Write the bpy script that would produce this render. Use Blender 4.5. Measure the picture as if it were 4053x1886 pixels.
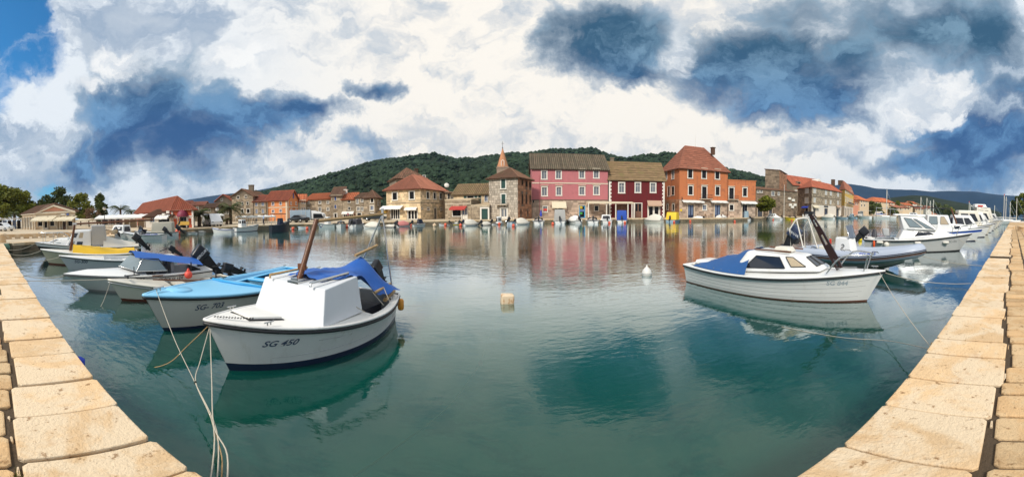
import bpy, bmesh, math, random
from mathutils import Vector, Matrix, noise as mnoise
R = random.Random(11)
sc = bpy.context.scene
for o in list(bpy.data.objects): bpy.data.objects.remove(o)
C = sc.collection
pi, rad = math.pi, math.radians

# ------------------------------------------------------------------ camera: the photo is a stitched 180 degree equirectangular panorama
S, YC, PITCH, ROLL, YAW = 1288.48, 868.05, -.0284, .00683, .0316
CZ = 2.35                       # eye height above the water, 1.65 m above the quay
cd = bpy.data.cameras.new('camera')
cam = bpy.data.objects.new('camera', cd); C.objects.link(cam)
cd.type = 'PANO'; cd.panorama_type = 'EQUIRECTANGULAR'
cd.longitude_min, cd.longitude_max = -2026.5/S, 2026.5/S
cd.latitude_min, cd.latitude_max = (YC-1886)/S, YC/S
cd.clip_start, cd.clip_end = .05, 30000
cam.matrix_world = Matrix.Translation((0, 0, CZ)) @ Matrix.Rotation(-YAW, 4, 'Z') @ Matrix.Rotation(PITCH, 4, 'X') @ Matrix.Rotation(ROLL, 4, 'Y') @ Matrix.Rotation(pi/2, 4, 'X')
sc.camera = cam

def ray(X, Y):
    lon = (X-2026.5)/S; lat = (YC-Y)/S
    d = (math.cos(lat)*math.sin(lon), math.cos(lat)*math.cos(lon), math.sin(lat))
    c, s = math.cos(ROLL), math.sin(ROLL); d = (c*d[0]+s*d[2], d[1], -s*d[0]+c*d[2])
    c, s = math.cos(PITCH), math.sin(PITCH); d = (d[0], c*d[1]-s*d[2], s*d[1]+c*d[2])
    c, s = math.cos(YAW), math.sin(YAW); return Vector((c*d[0]+s*d[1], -s*d[0]+c*d[1], d[2]))
def G(X, Y, z=0):               # where the sight line through a photo pixel meets the level z
    d = ray(X, Y); t = (z-CZ)/d.z; return Vector((d.x*t, d.y*t, z))
def D(X, r, Y=840):             # the point at distance r in the direction of photo column X
    d = ray(X, Y); t = r/math.hypot(d.x, d.y); return Vector((d.x*t, d.y*t, 0))
def HZ(X, Y, r):                # height seen at pixel (X, Y) at distance r
    d = ray(X, Y); return CZ + d.z*r/math.hypot(d.x, d.y)

# ------------------------------------------------------------------ world: clear-sky blue behind broken cloud
SUN_EL, SUN_AZ = rad(40), rad(212)      # azimuth measured clockwise from +Y: behind the photographer, a little to the left
w = bpy.data.worlds.new('World'); sc.world = w; w.use_nodes = True
nt = w.node_tree; nt.nodes.clear()
class NB:
    def __init__(s, nt): s.nt = nt
    def node(s, typ, **kw):
        n = s.nt.nodes.new(typ)
        for k, v in kw.items(): setattr(n, k, v)
        return n
    def set(s, sock, v):
        if v is None: return
        if isinstance(v, bpy.types.NodeSocket): s.nt.links.new(v, sock)
        else: sock.default_value = v
    def m(s, op, a, b=None, c=None, clamp=False):
        n = s.node('ShaderNodeMath', operation=op, use_clamp=clamp)
        for i, v in enumerate((a, b, c)): s.set(n.inputs[i], v)
        return n.outputs[0]
    def v(s, op, a, b=None, c=None):
        n = s.node('ShaderNodeVectorMath', operation=op)
        for i, x in enumerate((a, b, c)): s.set(n.inputs[i], x)
        return n.outputs['Value' if op in ('LENGTH', 'DOT_PRODUCT') else 'Vector']
    def scale(s, a, f):
        n = s.node('ShaderNodeVectorMath', operation='SCALE'); s.set(n.inputs[0], a); s.set(n.inputs['Scale'], f); return n.outputs[0]
    def noise(s, vec, scale, detail=6, rough=.55, dist=0, color=False):
        n = s.node('ShaderNodeTexNoise'); s.set(n.inputs['Vector'], vec)
        for k, x in (('Scale', scale), ('Detail', detail), ('Roughness', rough), ('Distortion', dist)): s.set(n.inputs[k], x)
        return n.outputs['Color' if color else 0]
    def ss(s, x, a, b):             # smoothstep
        n = s.node('ShaderNodeMapRange', interpolation_type='SMOOTHSTEP'); s.set(n.inputs[0], x)
        n.inputs[1].default_value = a; n.inputs[2].default_value = b; return n.outputs[0]
    def mix(s, f, a, b, mode='MIX'):
        n = s.node('ShaderNodeMix', data_type='RGBA', blend_type=mode); s.set(n.inputs[0], f)
        for i, x in ((6, a), (7, b)): s.set(n.inputs[i], x if isinstance(x, bpy.types.NodeSocket) else (*x[:3], 1))
        return n.outputs[2]
    def xyz(s, x, y, z=0):
        n = s.node('ShaderNodeCombineXYZ')
        for i, q in enumerate((x, y, z)): s.set(n.inputs[i], q)
        return n.outputs[0]
b = NB(nt)
dirv = b.node('ShaderNodeTexCoord').outputs['Generated']
sep = b.node('ShaderNodeSeparateXYZ'); b.set(sep.inputs[0], dirv); dx, dy, dz = sep.outputs
el = b.m('ARCSINE', dz); az = b.m('ARCTAN2', dx, dy)
flat = b.scale(dirv, b.m('DIVIDE', 1, b.m('ADD', b.m('ABSOLUTE', dz), .22)))     # cloud layer seen in perspective
n1 = b.noise(flat, 1.5, 9, .58)
n2 = b.noise(flat, 4.2, 8, .62, .3)
ncol = b.noise(dirv, 3.2, 8, .6, .4, True)
nfine = b.noise(dirv, 10, 8, .62, .3, True)
wob = b.v('ADD', b.scale(b.v('SUBTRACT', ncol, (.5, .5, .5)), .34), b.scale(b.v('SUBTRACT', nfine, (.5, .5, .5)), .16))
uv = b.v('ADD', b.xyz(az, el), b.v('MULTIPLY', wob, (1, .8, 0)))
def aze(X, Y):
    d = ray(X*1.5734, Y*1.5734); return math.atan2(d.x, d.y), math.asin(d.z)
def blobs(lst):
    out = None
    for X, Y, rx, ry, wt in lst:
        a, e = aze(X, Y)
        l = b.v('LENGTH', b.v('MULTIPLY', b.v('SUBTRACT', uv, (a, e, 0)), (819/(rx*1.38), 819/(ry*1.42), 0)))
        f = b.m('MULTIPLY', b.m('SUBTRACT', 1, b.m('POWER', l, 1.35), clamp=True), wt)
        out = f if out is None else b.m('MAXIMUM', out, f)
    return out
dark = blobs([(360, 290, 150, 120, 1), (310, 370, 90, 80, 1), (470, 350, 190, 85, 1), (620, 290, 170, 62, .95), (770, 275, 120, 48, .9), (205, 415, 60, 75, .85),
              (1520, 110, 135, 105, 1.15), (1590, 180, 85, 50, .95), (1900, 170, 240, 95, 1), (2010, 235, 180, 80, 1), (2110, 160, 120, 110, .8), (2300, 70, 240, 90, .85), (2470, 90, 130, 110, 1), (1960, 60, 150, 70, .55),
              (2470, 370, 190, 100, 1.05), (2350, 425, 210, 38, .85), (2560, 250, 100, 70, .7), (935, 220, 62, 34, .75), (940, 375, 90, 34, .38), (180, 440, 120, 40, .4), (500, 385, 80, 30, .6), (2420, 310, 130, 60, .7), (1740, 215, 80, 30, .55), (2150, 80, 130, 50, .55), (2240, 190, 100, 50, .4), (420, 200, 130, 60, .45)])
grey = blobs([(330, 45, 230, 80, .9), (500, 30, 170, 60, .5), (1700, 60, 150, 90, .2), (1050, 350, 160, 30, .45), (1250, 345, 120, 30, .45), (100, 400, 200, 90, .55), (60, 480, 160, 60, .6), (640, 340, 160, 50, .3), (1950, 395, 220, 30, .4), (2150, 330, 200, 60, .4), (2500, 200, 140, 70, .5)])
blue = blobs([(10, 50, 110, 100, 1.3), (60, 150, 120, 80, .8), (-40, 230, 100, 100, .6), (115, 470, 70, 32, .6)])
# beyond the frame the same broken cloud goes on from noise alone
front = b.m('MULTIPLY', b.ss(dy, -.15, .1), b.m('SUBTRACT', 1, b.ss(el, .75, .95)))
away = b.m('SUBTRACT', 1, front)
dark = b.m('ADD', dark, b.m('MULTIPLY', away, b.ss(n1, .48, .78)))
n3 = b.noise(b.v('MULTIPLY', uv, (2.6, 4.6, 1)), 1.0, 9, .58, .25)          # billows seen within one cloud
n4 = b.noise(b.v('MULTIPLY', uv, (7, 13, 1)), 1.0, 8, .60, .2)             # finer wisps
c3, c4, c2 = (b.m('SUBTRACT', q, .5) for q in (n3, n4, n2))
turb = b.m('ADD', b.m('ADD', b.m('MULTIPLY', c3, .95), b.m('MULTIPLY', c4, .62)), b.m('MULTIPLY', c2, .3))
dfield = b.m('ADD', b.m('MULTIPLY', dark, 1.0), turb)
dmask = b.ss(dfield, .05, .80)
dmid = b.ss(dfield, -.02, .42)
grey = b.m('ADD', b.m('MULTIPLY', grey, .95), b.m('ADD', b.m('MULTIPLY', c3, 2.3), b.m('ADD', b.m('MULTIPLY', c4, 2.2), b.m('MULTIPLY', b.m('SUBTRACT', n1, .5), .8))))
gmask = b.ss(grey, -.10, .60)
bmask = b.ss(b.m('ADD', b.m('ADD', blue, b.m('MULTIPLY', away, b.ss(n1, .42, .30))), b.m('MULTIPLY', turb, .8)), .22, .72)
warm = b.m('MULTIPLY', b.ss(az, -1.1, -.2), b.m('SUBTRACT', 1, b.ss(az, .6, 1.4)))
white = b.mix(warm, (.80, .85, .90), (.98, .93, .85))
shade = b.mix(b.ss(n3, .36, .64), (.20, .31, .47), (.50, .57, .66))
cl = b.mix(b.m('MULTIPLY', gmask, b.m('SUBTRACT', .86, b.m('MULTIPLY', warm, .38))), white, shade)
teal = b.ss(el, .25, .55)
inner = b.ss(b.m('ADD', n3, b.m('MULTIPLY', c4, .8)), .40, .70)
dcol = b.mix(inner, b.mix(teal, (.024, .092, .25), (.034, .105, .19)), b.mix(teal, (.13, .29, .52), (.18, .31, .43)))
cl = b.mix(b.m('MULTIPLY', dmid, .72), cl, (.33, .45, .58))
cl = b.mix(dmask, cl, dcol)
crest = blobs([(2360, 262, 95, 58, 1), (2290, 300, 60, 30, .7), (2440, 270, 30, 18, .8), (300, 150, 60, 45, .7), (620, 150, 130, 50, .7), (1705, 130, 60, 60, .5), (230, 210, 60, 30, .5)])
cl = b.mix(b.m('MULTIPLY', b.ss(b.m('ADD', crest, b.m('MULTIPLY', turb, .9)), .16, .62), .9), cl, b.mix(b.ss(n4, .40, .62), (.62, .68, .75), (.95, .95, .94)))
sky = b.node('ShaderNodeTexSky'); sky.sky_type = 'NISHITA'; sky.sun_disc = False
sky.sun_elevation, sky.sun_rotation = SUN_EL, SUN_AZ
skyc = b.scale(sky.outputs[0], .085)
skyc = b.mix(1, skyc, (.24, 1.0, 1.5), 'MULTIPLY')
fin = b.mix(bmask, cl, skyc)
bg = b.node('ShaderNodeBackground'); b.set(bg.inputs[0], fin); bg.inputs[1].default_value = .9
out = b.node('ShaderNodeOutputWorld'); nt.links.new(bg.outputs[0], out.inputs[0])

sd = bpy.data.lights.new('sun', 'SUN'); sd.energy = 3.0; sd.angle = rad(11); sd.color = (1, .93, .82)
sun = bpy.data.objects.new('sun', sd); C.objects.link(sun)
sdir = Vector((math.sin(SUN_AZ)*math.cos(SUN_EL), math.cos(SUN_AZ)*math.cos(SUN_EL), math.sin(SUN_EL)))
sun.rotation_euler = sdir.to_track_quat('Z', 'Y').to_euler()
vs = sc.view_settings; vs.view_transform = 'Standard'; vs.look = 'None'; vs.exposure = 0.22; vs.gamma = 1; vs.use_curve_mapping = False
sc.render.engine = 'CYCLES'
sc.cycles.use_denoising = True; sc.cycles.max_bounces = 6; sc.cycles.transparent_max_bounces = 8
sc.cycles.caustics_reflective = False; sc.cycles.caustics_refractive = False; sc.cycles.sample_clamp_indirect = 4

# ------------------------------------------------------------------ materials (procedural)
MATS = {}
def mat(name, col, rough=.6, var=.12, vscale=4, bump=0, bscale=20, metal=0, spec=.5, rand=0, tint=False, stain=None, coat=0, alpha=1, detail=6, dark=None, streak=None):
    if name in MATS: return MATS[name]
    m = bpy.data.materials.new(name); m.use_nodes = True; n = m.node_tree; n.nodes.clear(); B = NB(n)
    p = B.node('ShaderNodeBsdfPrincipled'); o = B.node('ShaderNodeOutputMaterial'); n.links.new(p.outputs[0], o.inputs[0])
    pos = B.node('ShaderNodeTexCoord').outputs['Object']
    c = (*col, 1)
    nz = B.noise(pos, vscale, detail, .6)
    f = B.m('ADD', 1-var, B.m('MULTIPLY', nz, 2*var))
    if rand:
        oi = B.node('ShaderNodeObjectInfo').outputs['Random']
        f = B.m('MULTIPLY', f, B.m('ADD', 1-rand, B.m('MULTIPLY', oi, 2*rand)))
    if tint:
        at = B.node('ShaderNodeAttribute', attribute_name='tint').outputs['Fac']
        f = B.m('MULTIPLY', f, B.m('ADD', .62, B.m('MULTIPLY', at, .76)))
    colr = B.mix(1, c, B.xyz(f, f, f), 'MULTIPLY')
    if dark:                     # weathering blotches of their own shape
        dn = B.ss(B.noise(pos, dark[1], 7, .65, .5), dark[2], dark[2]+.14)
        colr = B.mix(B.m('MULTIPLY', dn, dark[3]), colr, dark[0])
    if stain:
        sn = B.ss(B.noise(pos, stain[1], 8, .7), stain[2], stain[2]+.1)
        colr = B.mix(B.m('MULTIPLY', sn, stain[3]), colr, stain[0])
    if streak:                   # rain runs and dirt down the wall
        sn = B.ss(B.noise(B.v('MULTIPLY', pos, (streak[1], streak[1], streak[1]*.12)), 1, 6, .65), streak[2], streak[2]+.2)
        colr = B.mix(B.m('MULTIPLY', sn, streak[3]), colr, streak[0])
    B.set(p.inputs['Base Color'], colr)
    B.set(p.inputs['Roughness'], rough); p.inputs['Metallic'].default_value = metal; p.inputs['Specular IOR Level'].default_value = spec
    p.inputs['Coat Weight'].default_value = coat
    if bump:
        bn = B.node('ShaderNodeBump'); bn.inputs['Strength'].default_value = min(1, bump); bn.inputs['Distance'].default_value = .02 if bump <= 1 else .02*bump
        B.set(bn.inputs['Height'], B.noise(pos, bscale, 8, .62)); n.links.new(bn.outputs[0], p.inputs['Normal'])
    if alpha < 1: p.inputs['Alpha'].default_value = alpha
    MATS[name] = m; return m

LIME = mat('quay_limestone', (.68, .47, .265), .8, .20, 4, .8, 34, rand=.14, stain=((.24, .115, .04), 10, .575, .8), dark=((.76, .62, .44), 1.5, .42, .75), streak=((.50, .27, .12), 3.5, .56, .45), spec=.25)
LIME2 = mat('quay_paving_limestone', (.58, .375, .19), .8, .24, 5, .8, 34, rand=.2, stain=((.22, .11, .04), 14, .56, .75), dark=((.66, .49, .29), 2.2, .45, .6), spec=.25)
EARTH = mat('joint_earth', (.075, .05, .028), .95, .3, 18, .8, 40)
PAVE = mat('promenade_stone', (.52, .42, .29), .8, .14, .6, .3, 8)
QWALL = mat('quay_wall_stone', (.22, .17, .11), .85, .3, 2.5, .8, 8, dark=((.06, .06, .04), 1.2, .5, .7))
WHITE = mat('white_gelcoat', (.77, .77, .75), .32, .06, 3, 0, coat=.2, streak=((.50, .46, .38), 5, .56, .35), stain=((.45, .42, .36), 7, .68, .4))
WHITED = mat('weathered_white_paint', (.74, .73, .70), .45, .08, 3, .15, 24, stain=((.40, .34, .25), 5, .62, .5), streak=((.46, .42, .34), 6, .54, .4))
CREAM = mat('cream_gelcoat', (.72, .68, .58), .3, .05, 3, coat=.3)
DECKW = mat('white_deck_paint', (.80, .78, .73), .5, .08, 3, .15, 40, stain=((.34, .25, .15), 6.5, .63, .6))
GREYD = mat('grey_gelcoat', (.42, .43, .43), .4, .07)
BLK = mat('black_rubber', (.012, .012, .014), .5, .2)
BLKG = mat('black_gloss_plastic', (.014, .014, .017), .28, .2)
NAVY = mat('navy_paint', (.012, .02, .055), .35, .1)
SKYB = mat('light_blue_paint', (.24, .56, .80), .35, .05, 2)
MIDB = mat('mid_blue_paint', (.04, .33, .62), .4, .07, 2)
DEEPB = mat('dark_blue_recess', (.012, .07, .15), .5, .1)
TARPB = mat('blue_tarp', (.012, .105, .42), .5, .12, 3, .3, 9)
TARPT = mat('teal_blue_canvas', (.010, .085, .27), .55, .14, 3, .3, 9)
TARPY = mat('yellow_tarp', (.78, .47, .012), .5, .07, 2, .25, 8)
TARPW = mat('off_white_cover', (.66, .62, .53), .65, .08, 2, .25, 8)
TARPG = mat('grey_cover', (.42, .41, .39), .65, .1, 2, .25, 8)
TARPR = mat('pink_cover', (.62, .22, .20), .65, .1, 2, .25, 8)
TARPD = mat('dark_cover', (.035, .035, .045), .6, .1, 2, .2, 8)
TARPA = mat('pale_blue_cover', (.30, .42, .50), .65, .1, 2, .25, 8)
BROWNR = mat('brown_antifouling', (.12, .035, .02), .6, .2, 5)
WOOD = mat('varnished_brown_wood', (.13, .045, .014), .4, .35, 14, .2, 40)
WOODL = mat('pale_wood', (.42, .27, .12), .55, .25, 12, .2, 40)
STEEL = mat('stainless_steel', (.60, .60, .58), .22, .05, metal=1)
DGLASS = mat('tinted_boat_glass', (.015, .017, .024), .06, .1, spec=.8)
GLASS = mat('pale_boat_glass', (.20, .25, .27), .06, .15, 2, spec=.8)
CURT = mat('beige_curtain', (.46, .37, .25), .6, .2, 20)
PVC = mat('grey_pvc_tube', (.40, .45, .54), .42, .05, 2, .05, 30)
ORANGE = mat('orange_plastic', (.80, .10, .02), .4, .1)
RED = mat('red_plastic', (.62, .05, .03), .4, .1)
YELP = mat('yellow_plastic', (.75, .55, .02), .4, .1)
AMBER = mat('amber_fender', (.70, .28, .03), .45, .15)
ROPE = mat('pale_rope', (.50, .45, .36), .9, .2, 60)
ROPET = mat('tan_rope', (.42, .28, .13), .9, .25, 60)
ROPED = mat('dark_wet_rope', (.05, .06, .045), .9, .2, 60)
BUOYW = mat('stained_white_foam', (.70, .55, .38), .7, .18, 9, .4, 40, stain=((.42, .19, .06), 6, .50, .75))
TXT = mat('blue_grey_lettering', (.06, .085, .14), .5, .05)
TXTK = mat('black_lettering', (.02, .02, .025), .5, .05)
TXTB = mat('blue_lettering', (.02, .06, .38), .5, .05)
TXTW = mat('white_lettering', (.75, .75, .75), .5, .05)
FRAMEW = mat('white_window_frame', (.74, .70, .62), .6, .08)
FRAMES = mat('stone_window_surround', (.60, .50, .38), .8, .12, 5, .3, 20)
PANE = mat('dark_window_glass', (.010, .010, .012), .15, .2, 3, spec=.22)
PANEB = mat('bluish_window_glass', (.13, .17, .26), .15, .25, 1.5, spec=.3)
CURTG = mat('grey_curtained_glass', (.15, .165, .19), .2, .5, 2.5, spec=.3)
SHUTB = mat('blue_shutter', (.05, .10, .30), .6, .12, 6)
SHUTG = mat('dark_green_shutter', (.014, .06, .05), .6, .15, 6)
SHUTW = mat('pale_shutter', (.58, .57, .54), .6, .1, 6)
DOORB = mat('brown_wood_door', (.16, .075, .045), .55, .25, 8)
DOORG = mat('dark_grey_door', (.05, .055, .07), .5, .15, 6)
IRON = mat('dark_iron', (.02, .02, .022), .5, .15)
AWNC = mat('cream_awning', (.66, .58, .42), .7, .07, 2)
AWNB = mat('brown_awning', (.45, .30, .21), .7, .1, 2)
AWNW = mat('white_awning', (.78, .77, .73), .7, .05, 2)
AWNR = mat('red_awning', (.42, .045, .035), .7, .1, 2)
AWNM = mat('burgundy_awning', (.20, .012, .04), .6, .15, 2)
AWNO = mat('ochre_awning', (.42, .25, .05), .7, .15, 2)
AWNK = mat('blue_awning', (.02, .06, .50), .7, .05, 2)
PINK = mat('pink_plaster', (.47, .155, .165), .85, .13, .35, .15, 12, dark=((.36, .12, .13), .7, .52, .5), streak=((.34, .14, .14), 2.2, .52, .5))
MAROON = mat('maroon_plaster', (.115, .006, .009), .85, .14, .4, .15, 12, streak=((.06, .010, .012), 2, .5, .6))
ORNG = mat('orange_plaster', (.52, .168, .062), .85, .16, streak=((.27, .10, .055), 1.8, .50, .55), vscale=.35, bump=.15, bscale=12, dark=((.33, .11, .055), .8, .50, .55)) if 1 else mat('orange_plaster_', (.47, .165, .065), .85, .11, .35, .15, 12, dark=((.36, .11, .045), .8, .55, .4))
ORNG2 = mat('apricot_plaster', (.70, .26, .095), .85, .13, .4, .15, 12, streak=((.42, .18, .09), 2, .5, .45))
REDP = mat('red_plaster', (.54, .10, .04), .85, .14, .4, .15, 12, streak=((.30, .09, .05), 2, .5, .5), dark=((.38, .075, .035), .9, .52, .5))
CREAMP = mat('cream_plaster', (.60, .47, .32), .85, .1, .5, .15, 12)
PINKP = mat('salmon_plaster', (.60, .27, .17), .85, .08, .5, .1, 12)
WHITEP = mat('white_plaster', (.70, .64, .56), .85, .08, .5, .1, 12)
YELPL = mat('yellow_plaster', (.62, .40, .09), .85, .1, .5, .15, 12)
STONEG = mat('grey_stone', (.335, .265, .185), .9, .28, 1.6, .6, 6, tint=True, dark=((.11, .085, .06), .5, .55, .5))
STONET = mat('tan_stone', (.68, .51, .31), .88, .2, 1.2, .4, 6, tint=True)
STONEB = mat('pale_block_stone', (.47, .40, .32), .88, .18, 2.5, .5, 9, rand=.25, tint=False)
STONEBT = mat('pale_block_stone_mass', (.47, .40, .32), .88, .18, 2.5, .5, 9, tint=True)
STONEP = mat('pinkish_stone', (.44, .33, .25), .88, .18, 1.2, .4, 6, tint=True)
STONER = mat('reddish_stone', (.34, .165, .085), .9, .25, 1.4, .5, 6, tint=True)
STONED = mat('dark_stone', (.21, .155, .105), .9, .3, 1.3, .6, 6, tint=True, dark=((.07, .05, .035), .5, .5, .6))
MORTAR = mat('wall_mortar', (.14, .11, .08), .95, .25, 3, .5, 20)
TILER = mat('red_roof_tile', (.34, .095, .05), .85, .3, 2.2, .4, 9, tint=True)
TILEO = mat('orange_roof_tile', (.48, .14, .055), .85, .25, 2.2, .4, 9, tint=True)
TILEB = mat('brown_roof_tile', (.17, .085, .05), .9, .35, 1.8, .4, 9, tint=True, dark=((.10, .075, .04), .8, .5, .6))
TILEW = mat('terracotta_roof_tile', (.33, .125, .075), .88, .28, 2, .4, 9, tint=True)
TILEG = mat('grey_brown_roof_tile', (.125, .095, .062), .9, .35, 1.6, .4, 9, tint=True, dark=((.09, .09, .055), .9, .5, .5))
TILEY = mat('lichen_roof_tile', (.25, .165, .085), .9, .3, 1.6, .4, 9, tint=True, dark=((.20, .17, .06), .9, .5, .5))
CORN = mat('cornice_plaster', (.64, .55, .42), .85, .1, 1)
BARK = mat('tree_bark', (.11, .075, .05), .9, .3, 6, .6, 16)
PINE = mat('pine_foliage', (.19, .20, .035), .8, .5, .7, spec=.2, tint=True)
PINED = mat('dark_conifer_foliage', (.095, .115, .035), .8, .5, .7, spec=.2, tint=True)
BROAD = mat('broadleaf_foliage', (.14, .15, .020), .8, .45, .7, spec=.2, tint=True)
PALMF = mat('palm_frond', (.075, .095, .02), .6, .4, 1.5, spec=.3, tint=True)
DRYT = mat('bare_twigs', (.20, .13, .08), .9, .3, 2, spec=.2, tint=True)
HILL = mat('hill_ground', (.022, .03, .015), .95, .4, .02, spec=.1)
FOR = mat('hill_forest', (.026, .044, .024), .9, .6, .010, spec=.1, tint=True)
HILLB = mat('far_ridge_haze_blue', (.012, .032, .065), .95, .3, .004, spec=.1)  # blue of distant haze put into the base colour, besides the air volume
TYRE = mat('tyre_rubber', (.015, .015, .015), .8, .2)
CARW = mat('white_car_paint', (.76, .76, .75), .25, .03, coat=.5)
CARK = mat('dark_car_paint', (.012, .016, .018), .2, .1, coat=.5)
TRUCKB = mat('pale_blue_box_panel', (.40, .50, .58), .45, .06, 1)
SKIN = mat('skin', (.50, .28, .19), .6, .05)
CLOTHB = mat('blue_white_shirt', (.34, .46, .66), .8, .1)
CLOTHD = mat('dark_clothes', (.03, .03, .045), .8, .2)
CLOTHR = mat('brown_jacket', (.22, .09, .05), .8, .2)

# ------------------------------------------------------------------ mesh helpers
class MB:
    """collects faces of one mesh; every face keeps a material slot, a tint and whether it is smooth"""
    def __init__(s): s.v = []; s.f = []; s.mi = []; s.t = []; s.sm = []
    def face(s, pts, mi=0, t=.5, sm=False):
        k = len(s.v); s.v += [tuple(p) for p in pts]; s.f.append(tuple(range(k, k+len(pts)))); s.mi.append(mi); s.t.append(t); s.sm.append(sm)
    def grid(s, rows, mi=0, t=.5, sm=True, closed=False, mif=None):
        n = len(rows[0]); k = len(s.v)
        for r in rows: s.v += [tuple(p) for p in r]
        for i in range(len(rows)-1):
            for j in range(n if closed else n-1):
                a, b2 = k+i*n+j, k+i*n+(j+1) % n
                s.f.append((a, b2, b2+n, a+n)); s.mi.append(mif(i, j) if mif else mi); s.t.append(t); s.sm.append(sm)
    def box(s, lo, hi, mi=0, t=.5, M=None):
        x0, y0, z0 = lo; x1, y1, z1 = hi
        P = [Vector(p) for p in ((x0, y0, z0), (x1, y0, z0), (x1, y1, z0), (x0, y1, z0), (x0, y0, z1), (x1, y0, z1), (x1, y1, z1), (x0, y1, z1))]
        if M: P = [M @ p for p in P]
        s.hexa(P, mi, t)
    def hexa(s, P, mi=0, t=.5):
        k = len(s.v); s.v += [tuple(p) for p in P]
        for f in ((3, 2, 1, 0), (4, 5, 6, 7), (0, 1, 5, 4), (1, 2, 6, 5), (2, 3, 7, 6), (3, 0, 4, 7)):
            s.f.append(tuple(k+i for i in f)); s.mi.append(mi); s.t.append(t); s.sm.append(False)
    def tube(s, pts, r, n=6, mi=0, cap=True, r1=None, t=.5):
        pts = [Vector(p) for p in pts]; rows = []; up = Vector((0, 0, 1)); N = len(pts)
        for i, p in enumerate(pts):
            d = (pts[min(i+1, N-1)]-pts[max(i-1, 0)]).normalized()
            a = d.cross(up)
            if a.length < .05: a = d.cross(Vector((1, 0, 0)))
            a.normalize(); c = d.cross(a)
            rr = r if r1 is None else r+(r1-r)*i/(N-1)
            rows.append([p+(a*math.cos(2*pi*j/n)+c*math.sin(2*pi*j/n))*rr for j in range(n)])
        s.grid(rows, mi, t, True, True)
        if cap: s.face(rows[0], mi, t); s.face(rows[-1][::-1], mi, t)
    def lathe(s, prof, n=12, mi=0, M=None, t=.5):
        M = M or Matrix()
        s.grid([[M @ Vector((r*math.cos(2*pi*j/n), r*math.sin(2*pi*j/n), z)) for j in range(n)] for r, z in prof], mi, t, True, True)
    def ball(s, c, r, n=8, mi=0, t=.5, sq=(1, 1, 1)):
        c = Vector(c)
        s.grid([[c+Vector((sq[0]*r*math.sin(a)*math.cos(2*pi*j/n), sq[1]*r*math.sin(a)*math.sin(2*pi*j/n), -sq[2]*r*math.cos(a))) for j in range(n)] for a in [pi*i/(n//2+1) for i in range(n//2+2)]], mi, t, True, True)
    def build(s, name, mats, parent=None, loc=None, link=True):
        me = bpy.data.meshes.new(name); me.from_pydata(s.v, [], s.f)
        mats = mats if isinstance(mats, (list, tuple)) else [mats]
        for m in mats: me.materials.append(m)
        if len(mats) > 1: me.polygons.foreach_set('material_index', s.mi)
        me.polygons.foreach_set('use_smooth', s.sm)
        if any(t != .5 for t in s.t):
            at = me.attributes.new('tint', 'FLOAT', 'FACE'); at.data.foreach_set('value', s.t)
        me.update()
        o = bpy.data.objects.new(name, me)
        if parent: o.parent = parent
        if loc: o.location = loc
        C.objects.link(o); return o
def weld(o, bevel=0, seg=2, smooth=40):
    bm = bmesh.new(); bm.from_mesh(o.data); bmesh.ops.remove_doubles(bm, verts=bm.verts, dist=1e-4)
    if bevel: bmesh.ops.bevel(bm, geom=[e for e in bm.edges if e.calc_face_angle(0) > .3], offset=bevel, segments=seg, profile=.6, affect='EDGES', clamp_overlap=True)
    for f in bm.faces: f.smooth = True
    bmesh.ops.recalc_face_normals(bm, faces=bm.faces)
    bm.to_mesh(o.data); bm.free(); o.data.set_sharp_from_angle(angle=rad(smooth)); return o
def curve(pts, n=6):                # Catmull-Rom through points
    pts = [Vector(p) for p in pts]; out = []
    for i in range(len(pts)-1):
        a, b_, c, d = pts[max(i-1, 0)], pts[i], pts[i+1], pts[min(i+2, len(pts)-1)]
        for k in range(n):
            t = k/n; out.append(.5*((2*b_)+(c-a)*t+(2*a-5*b_+4*c-d)*t*t+(3*b_-a-3*c+d)*t**3))
    return out+[pts[-1]]
def tag(o, label=None, cat=None, group=None, kind=None):
    for k, x in (('label', label), ('category', cat), ('group', group), ('kind', kind)):
        if x: o[k] = x
    return o
def empty(name, loc=(0, 0, 0), rz=0, label=None, cat=None, group=None):
    o = bpy.data.objects.new(name, None); o.empty_display_size = .2; o.location = loc; o.rotation_euler = (0, 0, rz); C.objects.link(o)
    return tag(o, label, cat, group)
def copy_tree(o, parent=None):
    c = o.copy(); C.objects.link(c)
    if parent: c.parent = parent
    for ch in o.children: copy_tree(ch, c)
    return c
_txt = {}
def text_polys(s, size, shear=0):
    cu = bpy.data.curves.new('lettering', 'FONT'); cu.body = s; cu.size = size; cu.shear = shear; cu.align_x = 'CENTER'; cu.align_y = 'CENTER'; cu.resolution_u = 3; cu.offset = size*.018
    ob = bpy.data.objects.new('lettering', cu); C.objects.link(ob)
    bpy.context.view_layer.update()
    me = ob.evaluated_get(bpy.context.evaluated_depsgraph_get()).to_mesh()
    V = [v.co.copy() for v in me.vertices]; F = [tuple(p.vertices) for p in me.polygons]
    ob.evaluated_get(bpy.context.evaluated_depsgraph_get()).to_mesh_clear()
    bpy.data.objects.remove(ob); bpy.data.curves.remove(cu); return V, F
def text_on(s, size, fn, name, m, parent, shear=0, bold=0):
    V, F = text_polys(s, size, shear); mb = MB(); k = 0
    for f in F: mb.face([fn(V[i].x, V[i].y) for i in f])
    return mb.build(name, m, parent)

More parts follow.
